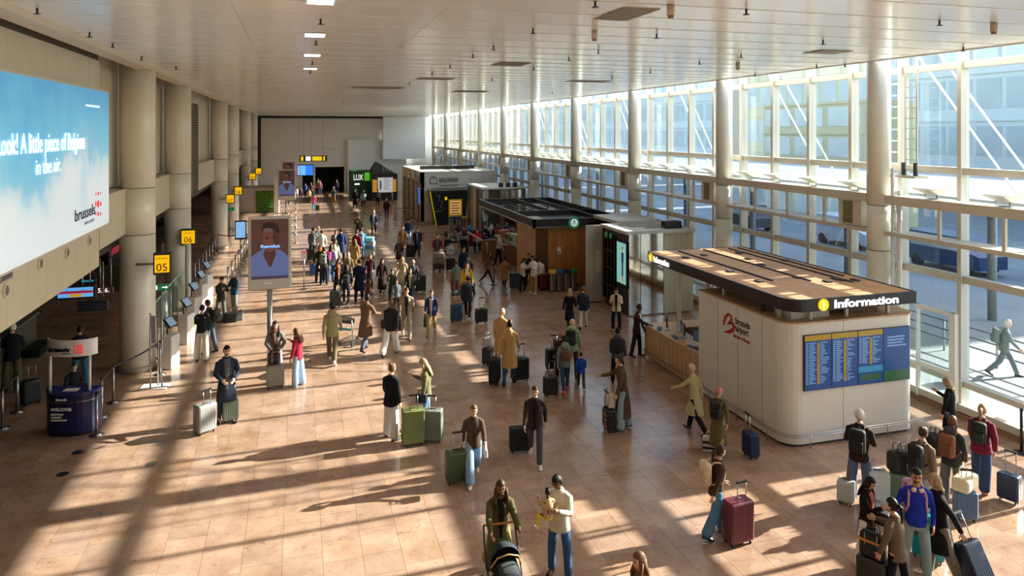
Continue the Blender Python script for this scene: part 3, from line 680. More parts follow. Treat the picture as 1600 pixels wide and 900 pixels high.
def extra_mesh(pose, kind):
    J = joints(pose); mb = MB(); c = J['pel']+J['up']*.55
    if kind == 'scarf':
        pts = [c+V((.085*cos(t), .08*sin(t)+.01, .012*sin(2*t))) for t in [2*pi*k/16 for k in range(17)]]; mb.tube(pts, .032, 8)
        mb.rings([(c+V((.03, .10, -.02)), V((.045, 0, 0)), V((0, .02, 0))), (c+V((.045, .15, -.17)), V((.055, 0, 0)), V((0, .016, 0))), (c+V((.045, .15, -.34)), V((.05, 0, 0)), V((0, .012, 0)))], 10)
    elif kind == 'hood':
        mb.rings([(c+V((0, -.10, -.10)), V((.07, 0, 0)), V((0, .04, 0))), (c+V((0, -.11, -.03)), V((.12, 0, 0)), V((0, .062, 0))), (c+V((0, -.08, .045)), V((.125, 0, 0)), V((0, .075, 0))), (c+V((0, -.05, .075)), V((.10, 0, 0)), V((0, .07, 0)))], 14)
    elif kind == 'headphones':
        pts = [c+V((.085*cos(t), .075*sin(t)+.0, .02)) for t in [R(a) for a in range(150, 391, 20)]]; mb.tube(pts, .010, 8)
        for s in (-1, 1): mb.tube([c+V((s*.05, .105, -.0)), c+V((s*.056, .135, -.03))], [.034, .034], 12)
    return mb.mesh(kind, [DUM])
def setm(o, mats):
    for i, m_ in enumerate(mats):
        if i < len(o.material_slots): o.material_slots[i].link = 'OBJECT'; o.material_slots[i].material = m_
SKIN = {'p': (212, 168, 142), 't': (186, 134, 104), 'b': (122, 80, 58), 'd': (78, 52, 40)}
HAIRC = {'k': (24, 20, 20), 'n': (62, 42, 30), 'm': (104, 72, 46), 'y': (164, 134, 96), 'g': (150, 146, 140), 'w': (215, 210, 200), 'o': (168, 88, 40)}
PPL = []
def person(loc, rz, h, pose, top, tc, bot, bc, hair, hc, label, skin='p', inner=None, fem=0, shoe=(30, 28, 28), ext=None, beard=0, group=None):
    t = thing('person', label, 'person', loc, rz, group); J = joints(pose); k = h/1.75; t.scale = (k, k, k)
    up = J['dz'] if not POSES[pose].get('sit') else -.48
    if POSES[pose].get('sit'): up = .46-.93+.07
    def put(nm, key, fn, mats):
        o = link(nm, cached(key, fn), t, (0, 0, up)); setm(o, mats); return o
    sk = mat('skin_'+skin, SKIN[skin], .5, var=.04, spec=.35); hcol = HAIRC[hc] if isinstance(hc, str) else hc
    hm = cloth(hcol, 'hair'); lip = mat('lips_'+skin, tuple(int(v*m_) for v, m_ in zip(SKIN[skin], (.82, .62, .6))), .5)
    skd = mat('lid_'+skin, tuple(int(v*.72) for v in SKIN[skin]), .5)
    put('body', ('body', pose), lambda: body_mesh(pose), [sk, skd, lip, hm if hair not in ('beanie', 'scarfhead', 'cap') else skd, hm if beard else sk, mat('eye_dark', (30, 22, 20), .2)])
    tm = cloth(tc); im = cloth(inner) if inner else tm
    put('coat' if 'coat' in top else 'jacket' if top != 'shirt' else 'shirt', ('top', pose, top, fem), lambda: top_mesh(pose, top, fem), [tm, im])
    put('trousers', ('bot', pose, bot), lambda: bottom_mesh(pose, bot), [cloth(bc)])
    for s in (-1, 1): put('shoe', ('shoe', pose, s), lambda: shoe_mesh(pose, s), [cloth(shoe, 'leather')])
    if hair != 'bald': put({'beanie': 'beanie', 'cap': 'cap', 'scarfhead': 'headscarf'}.get(hair, 'hair'), ('hair', pose, hair), lambda: hair_mesh(pose, hair), [hm])
    for e in ext or []:
        put(e[0], ('ext', pose, e[0]), lambda: extra_mesh(pose, e[0]), [cloth(e[1])])
    t['_pose'] = pose; PPL.append(t); return t
def facing(p, ang):
    v = V((p.x, p.y, 0)).normalized(); d = -v; r = V((v.y, -v.x, 0)); f = d*cos(R(ang))+r*sin(R(ang)); return atan2(-f.x, f.y)
def stand_at(x, yh, yf=None, h=1.72):
    """floor point of somebody whose crown is at row yh and feet at row yf"""
    if yf is None: zc = FPX*(HCAM-h)/(yh-HOR); yf = HOR+FPX*HCAM/zc
    else: h = HCAM*(yf-yh)/(yf-HOR)
    return gp(x, yf), min(max(h, .8), 1.92)
# ------------------------------------------------------------ luggage
def rounded(w_, d, h, r, seg=3, ridges=0, axis='x'):
    bm = bmesh.new(); bmesh.ops.create_cube(bm, size=1); bmesh.ops.scale(bm, vec=(w_, d, h), verts=bm.verts)
    bmesh.ops.bevel(bm, geom=bm.edges[:]+bm.verts[:], offset=r, segments=seg, affect='EDGES', profile=.5)
    bmesh.ops.translate(bm, vec=(0, 0, h/2), verts=bm.verts)
    return bm
def bm_obj(bm, name, m):
    me = bpy.data.meshes.new(name); bm.to_mesh(me); bm.free(); me.materials.append(m)
    me.polygons.foreach_set('use_smooth', [len(p.vertices) > 0 and p.area < .01 for p in me.polygons]); return me
def case_parts(w_, d, h, kind):
    k = (w_, d, h, kind)
    def mk():
        o = {}
        bm = rounded(w_, d, h-.06, .045 if kind != 'soft' else .03); bmesh.ops.translate(bm, vec=(0, 0, .06), verts=bm.verts); o['shell'] = bm_obj(bm, 'shell', DUM)
        s = MB()
        if kind == 'hard':
            n = 7
            for i in range(n):
                x = -w_*.38+w_*.76*i/(n-1)
                for sg in (-1, 1): s.box((x-.008, sg*(d/2)-.004, .12), (x+.008, sg*(d/2)+.005, h-.07))
        else:
            s.rbox((-w_*.38, d/2-.005, .12), (w_*.38, d/2+.03, h*.55), .03); s.rbox((-w_*.38, d/2-.005, h*.6), (w_*.38, d/2+.022, h-.09), .03)
        o['ridges' if kind == 'hard' else 'pocket'] = s.mesh('ridge', DUM)
        s = MB(); s.box((-w_/2-.003, -.006, .1), (w_/2+.003, .006, h-.05)); s.box((-w_/2+.06, -.006, h-.006), (w_/2-.06, .006, h+.003)); o['zip_line'] = s.mesh('zip_line', DUM)
        s = MB(); s.tube([(0, 0, 0), (.022, 0, 0)], .028, 12); s.box((-.008, -.014, .0), (.0, .014, .05)); o['wheel'] = s.mesh('wheel', DUM)
        s = MB(); s.tube([(-.06, 0, h-.004), (-.055, 0, h+.018), (.055, 0, h+.018), (.06, 0, h-.004)], .009, 8); o['grip'] = s.mesh('grip', DUM)
        e = .40 if h < .7 else .34
        s = MB()
        for x in (-.09, .09): s.tube([(x, -d*.32, h-.03), (x, -d*.32, h+e)], .009, 8)
        o['telescopic_handle'] = s.mesh('telescopic_handle', DUM)
        s = MB(); s.box((-.11, -d*.32-.016, h+e-.01), (.11, -d*.32+.016, h+e+.025)); o['hand_grip'] = s.mesh('hand_grip', DUM); return o
    return cached(('case',)+k, mk)
def suitcase(p, rz, c, label, size=(.44, .27, .66), kind='hard', up=1, tilt=0, group=None, acc=None):
    t = thing('suitcase', label, 'suitcase', p, rz, group); o = case_parts(*size, kind); cm = mat('case_%02x%02x%02x' % tuple(c), c, .34 if kind == 'hard' else .8, var=.06, bump=.1)
    d = size[1]; R_ = []
    for nm, me in o.items():
        if nm in ('telescopic_handle', 'hand_grip') and not up: continue
        m_ = [cm]
        if nm == 'zip_line' : m_ = [mat('case_trim', (34, 32, 32), .5)] if not acc else [cloth(acc)]
        if nm in ('grip', 'hand_grip', 'wheel'): m_ = [BLACK]
        if nm == 'telescopic_handle': m_ = [STEEL]
        if nm == 'wheel':
            for a in (-1, 1):
                for b in (-1, 1): q = link('wheel', me, t, (a*(size[0]/2-.06)-.011, b*(d/2-.055), .028)); setm(q, m_)
            continue
        q = link(nm, me, t); setm(q, m_)
        if nm == 'ridges': tag(q, kind='stuff')
    if tilt:                                       # rolled on its two rear wheels, rear = -y
        t.rotation_euler = (R(tilt), 0, rz); 
        q = Matrix.Rotation(rz, 3, 'Z') @ V((0, d/2, 0)); 
        t.location = (p[0], p[1], p[2]+ (d/2)*abs(sin(R(tilt))) )
    return t
def backpack_on(pp, c, label, s=1, front=False, kind='pack'):
    """a pack carried by person pp; stands free as its own thing"""
    J = joints(pp['_pose']); k = pp.scale[0]; M = Matrix.Rotation(pp.rotation_euler[2], 3, 'Z')
    ly = -.155 if not front else .155; base = (J['pel']+J['up']*.10+J['fw']*ly); base.z += J['dz'] if not POSES[pp['_pose']].get('sit') else -.40
    t = thing('backpack', label, 'backpack', pp.location+M @ (base*k), pp.rotation_euler[2]+(pi if front else 0)); t.scale = (k*s,)*3
    def mk():
        o = {}; bm = rounded(.29, .16, .44, .06); bmesh.ops.translate(bm, vec=(0, -.08, 0), verts=bm.verts); o['bag'] = bm_obj(bm, 'bag', DUM)
        bm = rounded(.23, .07, .22, .03); bmesh.ops.translate(bm, vec=(0, -.175, .03), verts=bm.verts); o['front_pocket'] = bm_obj(bm, 'front_pocket', DUM)
        q = MB(); q.tube([(-.03, -.04, .43), (-.03, -.04, .47), (.03, -.04, .47), (.03, -.04, .43)], .008, 6); o['top_loop'] = q.mesh('top_loop', DUM)
        for s_, nm in ((-1, 'a'), (1, 'b')):
            q = MB(); x = s_*.10; pts = [(x, -.01, .40), (x, .06, .445), (x*1.05, .17, .43), (x*1.2, .262, .33), (x*1.25, .262, .18), (x*1.5, .20, .06), (x*1.35, .0, .04)]
            q.tube(pts, .015, 6); o['strap', nm] = q.mesh('strap', DUM)
        return o
    for nm, me in cached(('pack',), mk).items():
        q = link(nm if isinstance(nm, str) else 'strap', me, t); setm(q, [mat('pack_%02x%02x%02x' % tuple(c), c, .75, var=.1, bump=.2) if nm != 'front_pocket' else mat('pack2_%02x%02x%02x' % tuple(c), tuple(int(v*.85) for v in c), .75, bump=.2)])
    return t
def bag(p, rz, c, label, size=(.36, .16, .3), kind='tote', name='handbag'):
    t = thing(name, label, 'bag', p, rz); w_, d, h = size
    cm = mat('bag_%02x%02x%02x' % tuple(c), c, .6, var=.1, bump=.3)
    bm = rounded(w_, d, h, min(d, h)*.22)
    for v in bm.verts:
        if kind == 'tote': f = 1-.28*(v.co.z/h); v.co.y *= f
        if kind == 'duffel': f = 1-.15*abs(v.co.x)/(w_/2); v.co.z *= f
    link('bag_body', bm_obj(bm, 'bag_body', cm), t)
    for s in (-1, 1):
        q = MB(); q.tube([(-w_*.25, s*d*.2, h*.95), (-w_*.2, s*d*.2, h+.1), (w_*.2, s*d*.2, h+.1), (w_*.25, s*d*.2, h*.95)], .009, 6); q.build('bag_handle', cm, t)
    return t
def hand_pos(pp, s):
    J = joints(pp['_pose']); k = pp.scale[0]; q = J['wr', s]+J['d2', s]*.09+V((0, 0, J['dz'])); return pp.location+Matrix.Rotation(pp.rotation_euler[2], 3, 'Z') @ (q*k)
def carried(pp, s, c, label, size=(.36, .16, .28), kind='tote', rz=0, name='handbag'):
    q = hand_pos(pp, s); q.z -= size[2]+.10; q.z = max(q.z, 0); return bag(q, pp.rotation_euler[2]+pi/2+rz, c, label, size, kind, name)
# ------------------------------------------------------------ information booth
BW = mat('booth_white', (222, 216, 204), .35, var=.02, coat=.2); OAK = mat('oak', (196, 156, 116), .45, var=.16, scale=2, bump=.1, stretch=(6, 6, .8))
SLAT = mat('roof_batten', (216, 172, 130), .55, var=.12, scale=3, stretch=(8, 1, 1)); YEL = mat('sign_yellow', (250, 214, 20), .4, emit=.45)
LIT = mat('letter_white', (250, 250, 248), .4, emit=.8); RED = mat('logo_red', (176, 30, 44), .5); INK = mat('ink_black', (24, 24, 26), .6)
def arcpoly(x0, y0, x1, y1, rs, n=6):
    o = []
    for (cx, cy, a0, r) in ((x0, y0, 180, rs[0]), (x1, y0, 270, rs[1]), (x1, y1, 0, rs[2]), (x0, y1, 90, rs[3])):
        sx = 1 if cx == x0 else -1; sy = 1 if cy == y0 else -1
        if r <= 0: o.append((cx, cy)); continue
        for k in range(n+1): t = R(a0+90*k/n); o.append((cx+sx*r+r*cos(t), cy+sy*r+r*sin(t)))
    return o
BX0, BX1, BY0, BY1 = 10.6, 14.25, 14.0, 17.75
ib = thing('information_booth', 'white rounded information booth with slatted wooden canopy, counter and departure screens', 'booth', (12, 16, 0)); ib_off = V((-12, -16, 0))
def IB(mb, name, m, parent=None):
    mb.v = [(x-12, y-16, z) for x, y, z in mb.v] if parent is None or parent is ib else mb.v
    return mb.build(name, m, parent or ib)
IB(MB().prism(arcpoly(BX0, BY0, BX1, BY1, (.42, .3, 0, 0)), .06, 2.8), 'wall_shell', BW)
IB(MB().prism(arcpoly(BX0+.03, BY0+.03, BX1-.03, BY1-.03, (.4, .28, 0, 0)), 0, .06), 'plinth', DARK)
IB(MB().prism(arcpoly(BX0-.02, BY0-.02, BX1+.02, BY1, (.44, .3, 0, 0)), 2.8, 2.84), 'ledge', OAK)
for x in (BX0+1.55,): IB(MB().box((x-.003, BY0-.003, .06), (x+.003, BY0, 2.8)), 'panel_joint', DARK)
for y in (14.9, 15.9, 16.8): IB(MB().box((BX0-.003, y-.003, .06), (BX0, y+.003, 2.8)), 'panel_joint', DARK)
# canopy
RX0, RX1, RY0, RY1, RZ0, RZ1 = 10.42, 13.9, 13.64, 20.6, 3.17, 3.45
po = arcpoly(RX0, RY0, RX1, RY1, (.42, 0, 0, .2)); pi_ = arcpoly(RX0+.05, RY0+.05, RX1-.05, RY1-.05, (.38, 0, 0, .16)); n = len(po)
s = MB(); s.add([(x, y, RZ0) for x, y in po]+[(x, y, RZ1) for x, y in po]+[(x, y, RZ0) for x, y in pi_]+[(x, y, RZ1) for x, y in pi_],
      [(i, (i+1) % n, n+(i+1) % n, n+i) for i in range(n)]+[(2*n+i, 3*n+i, 3*n+(i+1) % n, 2*n+(i+1) % n) for i in range(n)]+[(n+i, n+(i+1) % n, 3*n+(i+1) % n, 3*n+i) for i in range(n)]+[(i, 2*n+i, 2*n+(i+1) % n, (i+1) % n) for i in range(n)])
IB(s, 'fascia', mat('fascia_black', (26, 25, 25), .45))
IB(MB().box((RX0+.3, RY0+.3, 3.2), (RX1-.3, RY1-.3, 3.24)), 'soffit', mat('soffit_felt', (70, 58, 48), .8))
x = RX0+.07; bl = RY1-RY0-.14
while x < RX1-.1:
    ins = 0 if x > RX0+.40 else .40*(1-sqrt(max(0, 1-((RX0+.42-x)/.42)**2)))
    o = IB(MB().box((x, RY0+.06+ins, RZ1-.05), (x+.052, RY1-.06, RZ1-.005)), 'batten', SLAT); x += .088
s = MB(); y = RY0+.3
while y < RY1-.1: s.box((RX0+.08, y, RZ1-.09), (RX1-.08, y+.05, RZ1-.052)); y += .19
tag(IB(s, 'cross_batten', SLAT), kind='stuff')
for k, (xx, ya, yb) in enumerate(((RX0+.95, 15.6, RY1-.3), (RX0+1.85, 15.3, RY1-.3), (RX0+2.75, 14.9, RY1-.3), (RX0+3.1, 15.6, RY1-.3))): IB(MB().box((xx, ya, RZ1-.01), (xx+.05, yb, RZ1+.025)), 'light_track', BLACK)
rr = random.Random(5)
for k in range(14):
    xx = RX0+.5+rr.random()*2.7; yy = RY0+.7+rr.random()*5.4; IB(MB().box((xx, yy, RZ1-.01), (xx+.14, yy+.22, RZ1+.03)), 'spot_housing', DARK)
for x, y in ((10.85, 14.6), (10.85, 16.9), (12.4, 14.2), (13.6, 14.2), (13.7, 17.4), (11.4, 14.2)): IB(MB().box((x-.035, y-.035, 2.84), (x+.035, y+.035, RZ0+.04)), 'canopy_post', BW)
for x, y in ((11.2, 19.9), (11.2, 18.3), (13.4, 20.2)): IB(MB().box((x-.05, y-.05, 0), (x+.05, y+.05, RZ0+.04)), 'canopy_post', BW)
# plants and boxes on the ledge
IB(MB().box((10.95, 14.3, 2.84), (12.0, 14.9, 3.08)), 'ledge_box', mat('frosted_box', (206, 206, 196), .5)); IB(MB().box((12.55, 14.4, 2.84), (13.5, 15.2, 3.02)), 'ledge_box', mat('ledge_brown', (120, 82, 56), .5))
s = MB()
for k in range(40): a = rr.random()*6.28; b = .08*rr.random(); s.cbox((10.85+b*cos(a), 15.2+b*sin(a), 2.9+.14*rr.random()), (.06, .02, .01), 0, M=Matrix.Rotation(a, 4, 'Z') @ Matrix.Rotation(rr.random(), 4, 'Y'))
IB(s, 'leaves', mat('leaf_green', (74, 110, 44), .6)); IB(MB().cyl((10.85, 15.2, 2.84), .06, .1, 12), 'plant_pot', DARK)
# signs on the fascia
t = text('sign_text', 'Information', .255, LIT, ib, (onY(1303, 484, RY0-.02).x-12, RY0-.015-16, RZ0+.05), FRONT, .008, bold=.006, sx=1.0)
wd = max(v.co.x for v in t.data.vertices); tw = onY(1404, 470, RY0).x-onY(1303, 484, RY0).x; t.scale = (tw/wd, 1, 1)
c = onY(1286, 477.5, RY0); s = MB(); s.tube([(c.x, RY0-.03, RZ0+.14), (c.x, RY0-.0, RZ0+.14)], .135, 28); IB(s, 'sign_disc', YEL)
text('sign_text', 'i', .22, LIT, ib, (c.x-12-.03, RY0-16-.032, RZ0+.06), FRONT, .004, bold=.006)
ya, yb = 20.35, onX(1045, 440, RX0).y
t = text('sign_text', 'Information', .255, LIT, ib, (RX0-12-.015, ya-.32-16, RZ0+.05), LEFTF, .008, bold=.006); wd = max(v.co.x for v in t.data.vertices); t.scale = (min(1.25, (ya-.3-yb)/wd), 1, 1)
s = MB(); s.tube([(RX0-.03, ya-.13, RZ0+.14), (RX0, ya-.13, RZ0+.14)], .135, 28); IB(s, 'sign_disc', YEL); text('sign_text', 'i', .22, LIT, ib, (RX0-12-.032, ya-.10-16, RZ0+.06), LEFTF, .004, bold=.006)
# logo
def lp(x, y): q = onX(x, y, BX0-.006); return (q.x-12, q.y-16, q.z)
def swoosh(pts, rad, m_):
    P_ = [V(lp(*p)) for p in pts]; s = MB(); vs = []; n = len(P_)
    for i, p in enumerate(P_):
        d = (P_[min(i+1, n-1)]-P_[max(i-1, 0)]).normalized(); w_ = d.cross(V((1, 0, 0)))*rad[i]
        for e in (.0, -.008): vs += [p+w_+V((e, 0, 0)), p-w_+V((e, 0, 0))]
    fs = [(4*i+2, 4*i+3, 4*i+7, 4*i+6) for i in range(n-1)]+[(4*i, 4*i+2, 4*i+6, 4*i+4) for i in range(n-1)]+[(4*i+3, 4*i+1, 4*i+5, 4*i+7) for i in range(n-1)]
    return s.add(vs, fs).build('logo_swoosh', m_, ib)
swoosh([(1131, 509), (1131.5, 502), (1134, 495), (1138, 491), (1141, 490.5)], [.01, .04, .045, .035, .01], RED)
swoosh([(1139, 491), (1143, 495), (1143, 501), (1139, 505), (1136, 506)], [.02, .05, .055, .035, .01], mat('logo_orange', (206, 84, 40), .5))
swoosh([(1138, 505), (1144, 505), (1147.5, 510), (1145, 516), (1138, 519), (1131, 517.5)], [.01, .04, .06, .055, .04, .008], RED)
for tx, x, y, sz, m_ in (('brussels', 1149, 505.5, .24, INK), ('airport', 1149, 517, .24, INK), ('the heart of Europe', 1146, 526, .13, RED)):
    q = lp(x, y); t = text('logo_text', tx, sz, m_, ib, (q[0], q[1], q[2]), LEFTF, .004, bold=.001); wd = max(v.co.x for v in t.data.vertices)
    L = onX(x, y, BX0).y-onX(1171.5 if m_ is INK else 1171.5, y, BX0).y; t.scale = (abs(L)/wd*(.9 if tx == 'airport' else 1), 1, 1)
# departure screens
xe = [1254.5, 1297, 1338, 1377.5, 1419]
zt, zb = onY(1254.5, 524.5, BY0).z, onY(1254.5, 610, BY0).z
SB = screen('screen_blue', (30, 66, 122), .28); SR = screen('screen_row', (112, 148, 190), .35); SG = screen('screen_gold', (150, 122, 34), .3); SD = screen('screen_deep', (24, 58, 112), .5)
for i in range(4):
    a, b = onY(xe[i], 560, BY0).x+.012, onY(xe[i+1], 560, BY0).x-.012
    d = IB(MB().box((a-.01, BY0-.05, zb-.01), (b+.01, BY0-.002, zt+.01)), 'display_screen', BLACK)
    def q(x0, x1, z0, z1, m_, nm, p=.054):
        MB().box((a+(b-a)*x0-12, BY0-p-16, zb+(zt-zb)*z0), (a+(b-a)*x1-12, BY0-.049-16, zb+(zt-zb)*z1)).build(nm, m_, d)
    q(0, 1, 0, 1, SB, 'picture', .053)
    if i < 3:
        q(0, 1, .9, 1, SG, 'header_bar'); q(.46, .55, .10 if i < 2 else .36, .86, SG, 'gate_column', .057)
        s = MB(); r2 = random.Random(i)
        for k in range(22):
            z = .85-k*.035
            if z < (.08 if i < 2 else .36): break
            for x0, x1 in ((.04, .13), (.16, .30+.14*r2.random()), (.58, .62+.3*r2.random())):
                s.box((a+(b-a)*x0-12, BY0-.0555-16, zb+(zt-zb)*z), (a+(b-a)*x1-12, BY0-.052-16, zb+(zt-zb)*(z+.017)))
        s.build('flight_rows', SR, d)
        if i == 2: q(0, 1, .22, .33, screen('screen_cyan', (44, 120, 160), .35), 'banner'); q(.1, .9, .06, .18, screen('screen_green', (50, 86, 60), .25), 'button')
    else:
        s = MB(); r2 = random.Random(9)
        for k in range(4): s.box((a+(b-a)*.14-12, BY0-.0555-16, zb+(zt-zb)*(.82-k*.055)), (a+(b-a)*(.7+.2*r2.random())-12, BY0-.052-16, zb+(zt-zb)*(.845-k*.055)))
        s.build('message_lines', SR, d); q(0, 1, 0, .2, screen('screen_green', (50, 86, 60), .25), 'meadow', .055)
# foot rail round the base
for z in (.32, .27):
    pts = [(BX0-.12, 20.9, z), (BX0-.12, BY0+.45, z)]+[(BX0-.12+.54-.54*cos(R(a)), BY0+.42-.54*sin(R(a)), z) for a in range(0, 91, 15)]+[(BX1+.1, BY0-.12, z)]
    s = MB(); s.tube(pts, .011, 8); IB(s, 'foot_rail', STEEL)
for x, y in [(BX0-.12, 14.55+k*1.25) for k in range(6)]+[(11.15, BY0-.12), (12.3, BY0-.12), (13.3, BY0-.12), (14.2, BY0-.12)]: IB(MB().cyl((x, y, 0), .012, .32, 8), 'rail_post', STEEL)
# counter
IB(MB().box((BX0, BY1, .08), (BX0+.06, 21.0, 1.02)), 'counter_front', OAK); IB(MB().box((BX0, 20.94, .08), (13.6, 21.0, 1.02)), 'counter_front', OAK)
for k in range(12): IB(MB().box((BX0-.006, BY1+.15+k*.26, .08), (BX0, BY1+.156+k*.26, 1.02)), 'groove', mat('oak_dark', (150, 112, 78), .6))
IB(MB().box((BX0-.02, BY1, 1.02), (BX0+.75, 21.02, 1.06)), 'counter_top', mat('oak_top', (206, 172, 134), .3, var=.08)); IB(MB().box((BX0+.75, 20.3, 1.02), (13.62, 21.02, 1.06)), 'counter_top', mat('oak_top', (206, 172, 134), .3, var=.08))
IB(MB().box((13.55, BY1, .0), (13.62, 21.0, 1.1)), 'counter_back', OAK); IB(MB().box((12.3, 18.2, 0), (13.5, 19.6, .74)), 'back_desk', OAK)
for k, (x, y, rz, lb) in enumerate(((10.95, 20.2, 60, 'black desk monitor at the far end of the wooden information counter'), (10.98, 19.3, 75, 'black desk monitor in the middle of the wooden information counter'), (10.98, 18.35, 100, 'black desk monitor nearest the white booth wall'), (12.7, 19.0, 70, 'black desk monitor on the back desk inside the booth'))):
    z = 1.06 if k < 3 else .74; t = thing('desk_monitor', lb, 'monitor', (x, y, z), R(rz))
    MB().box((-.25, -.02, .12), (.25, .015, .44)).build('panel', BLACK, t); MB().box((-.22, .015, .15), (.22, .018, .42)).build('display', screen('monitor_dim', (60, 70, 90), .3), t)
    MB().box((-.02, -.05, .02), (.02, -.02, .2)).build('neck', STEEL, t); MB().box((-.11, -.1, 0), (.11, .08, .015)).build('foot', STEEL, t); MB().box((-.22, .16, 0), (.22, .30, .018)).build('keyboard', BLACK, t)
# glass door set in the glazed wall behind the booth
d1, d2 = onX(1434, 560, GX-.25).y, onX(1492, 560, GX-.25).y
dd = struct(MB().box((GX-.34, d2-.08, .1), (GX-.2, d2+.1, 2.55)).build('door_2', WHITE)); MB().box((GX-.32, d1-.06, .1), (GX-.22, d1, 2.55)).build('door_post', WHITE, dd)
MB().box((GX-.3, d2, 2.45), (GX-.22, d1, 2.55)).build('door_header', WHITE, dd); MB().box((GX-.3, d2, .92), (GX-.22, d1, 1.02)).build('door_rail', WHITE, dd); MB().box((GX-.27, d2+.1, .12), (GX-.25, d1-.06, 2.45)).build('door_pane', GLASS, dd)

# ------------------------------------------------------------ mirrored kiosk
MIR = mat('mirror_bronze', (196, 186, 172), .06, 1, bump=.12, bscale=2.2); MIRD = mat('mirror_dark', (120, 108, 94), .08, 1, bump=.1, bscale=3)
ROOFW = mat('kiosk_roof', (196, 194, 186), .6, var=.08, scale=1)
def kiosk_box(name, lb, x0, y0, x1, y1, h):
    t = thing(name, lb, 'kiosk', ((x0+x1)/2, (y0+y1)/2, 0)); ox, oy = (x0+x1)/2, (y0+y1)/2
    def put(mb, nm, m_, par=None): mb.v = [(x-ox, y-oy, z) for x, y, z in mb.v]; return mb.build(nm, m_, par or t)
    return t, put
K2, put = kiosk_box('mirrored_kiosk', 'mirror clad shop kiosk behind the information booth with a portrait screen on its side', 12.3, 25.7, 15.1, 28.0, 3.3)
put(MB().box((12.4, 25.8, 0), (15.05, 28.0, 3.2)), 'core', mat('kiosk_beige', (178, 164, 138), .5))
for k in range(6): put(MB().box((12.3+k*.25+.003, 25.7+.03*(k % 2), .05), (12.3+k*.25+.247, 25.8, 3.2)), 'mirror_panel', MIR)
for k in range(5): put(MB().box((13.8+k*.26+.003, 25.7, .05), (13.8+k*.26+.257, 25.8, 3.2)), 'beige_panel', mat('kiosk_beige2', (176, 166, 142), .35, coat=.3))
put(MB().box((12.32, 25.8, 0), (12.4, 28.0, 3.2)), 'dark_front', mat('shop_dark', (44, 34, 28), .4))
for k in range(4): put(MB().box((12.22, 26.85+k*.34, .3), (12.33, 26.88+k*.34, 3.0)), 'shelf_upright', MIRD)
for z in (.9, 1.6, 2.3): put(MB().box((12.2, 26.85, z), (12.33, 27.9, z+.04)), 'shelf', MIRD)
pr = put(MB().box((12.24, 25.82, 1.05), (12.32, 26.72, 2.85)), 'portrait_screen', BLACK)
put(MB().box((12.23, 25.86, 1.2), (12.242, 26.68, 2.8)), 'picture', screen('teal_screen', (120, 176, 168), .7), pr)
def figure_flat(put, x, yc, z0, h, par, cols):
    for (a, b, c_, d, m_) in ((-.10, .10, .0, .5, cols[0]), (-.15, .15, .48, .80, cols[0]), (-.05, .05, .80, .87, cols[1]), (-.06, .06, .85, .97, cols[1]), (-.07, .07, .93, 1.0, cols[2]), (-.09, -.02, -.18, .0, cols[3]), (.02, .09, -.18, 0, cols[3])):
        put(MB().box((x-.006, yc+a*h*.6, z0+c_*h), (x, yc+b*h*.6, z0+d*h)), 'printed_figure', m_, par)
figure_flat(put, 12.232, 26.15, 1.5, 1.15, pr, (screen('uniform_navy', (40, 50, 96), .5), screen('face_tone', (200, 150, 130), .5), screen('cap_navy', (30, 36, 70), .5), screen('leg_red', (190, 110, 110), .5)))
for y in (27.15, 27.6): put(MB().tube([(12.16, y, 2.95), (12.18, y, 2.95)], .12, 16), 'round_sign', mat('round_green', (60, 120, 84), .5, emit=.2))
put(MB().box((12.15, 25.6, 3.2), (15.15, 28.1, 3.32)), 'roof', ROOFW)
for k in range(8): put(MB().box((12.6+rr.random()*1.6, 26.0+k*.25, 3.32), (12.7+rr.random()*.4+1.0*rr.random()+1.2, 26.08+k*.25, 3.38)), 'roof_duct', mat('duct_grey', (160, 160, 154), .6))
put(MB().box((14.0, 25.9, 3.32), (14.7, 26.3, 3.6)), 'roof_unit', BLACK)
K2b, put = kiosk_box('mirrored_kiosk', 'rear mirror clad shop block with a long pale roof beside the windows', 13.2, 28.6, 15.1, 31.2, 3.3)
put(MB().box((13.25, 28.65, 0), (15.05, 31.1, 3.2)), 'core', mat('kiosk_beige', (178, 164, 138), .5)); put(MB().box((13.1, 28.5, 3.2), (15.15, 31.15, 3.34)), 'roof', ROOFW)
for k in range(4): put(MB().box((13.2, 28.7+k*.6+.004, .05), (13.25, 28.7+k*.6+.596, 3.15)), 'mirror_panel', MIRD)
sp = thing('mirror_screen', 'tall mirrored partition between the wooden cafe and the mirrored kiosk', 'partition', (11.93, 28.3, 0))
for k in range(2): MB().box((-.37+k*.37+.004, -.04, .05), (-.37+k*.37+.366, .04, 3.25)).build('mirror_panel', mat('satin_metal', (206, 198, 186), .35, .4), sp)
MB().box((-.37, -.03, 0), (.37, .03, .05)).build('base', BLACK, sp)
for k, x in enumerate((-.3, .05)): MB().box((x, -.06, 1.0+k*.3), (x+.24, -.04, 2.0+k*.2)).build('poster', mat('poster_pale', (210, 204, 196), .5), sp)

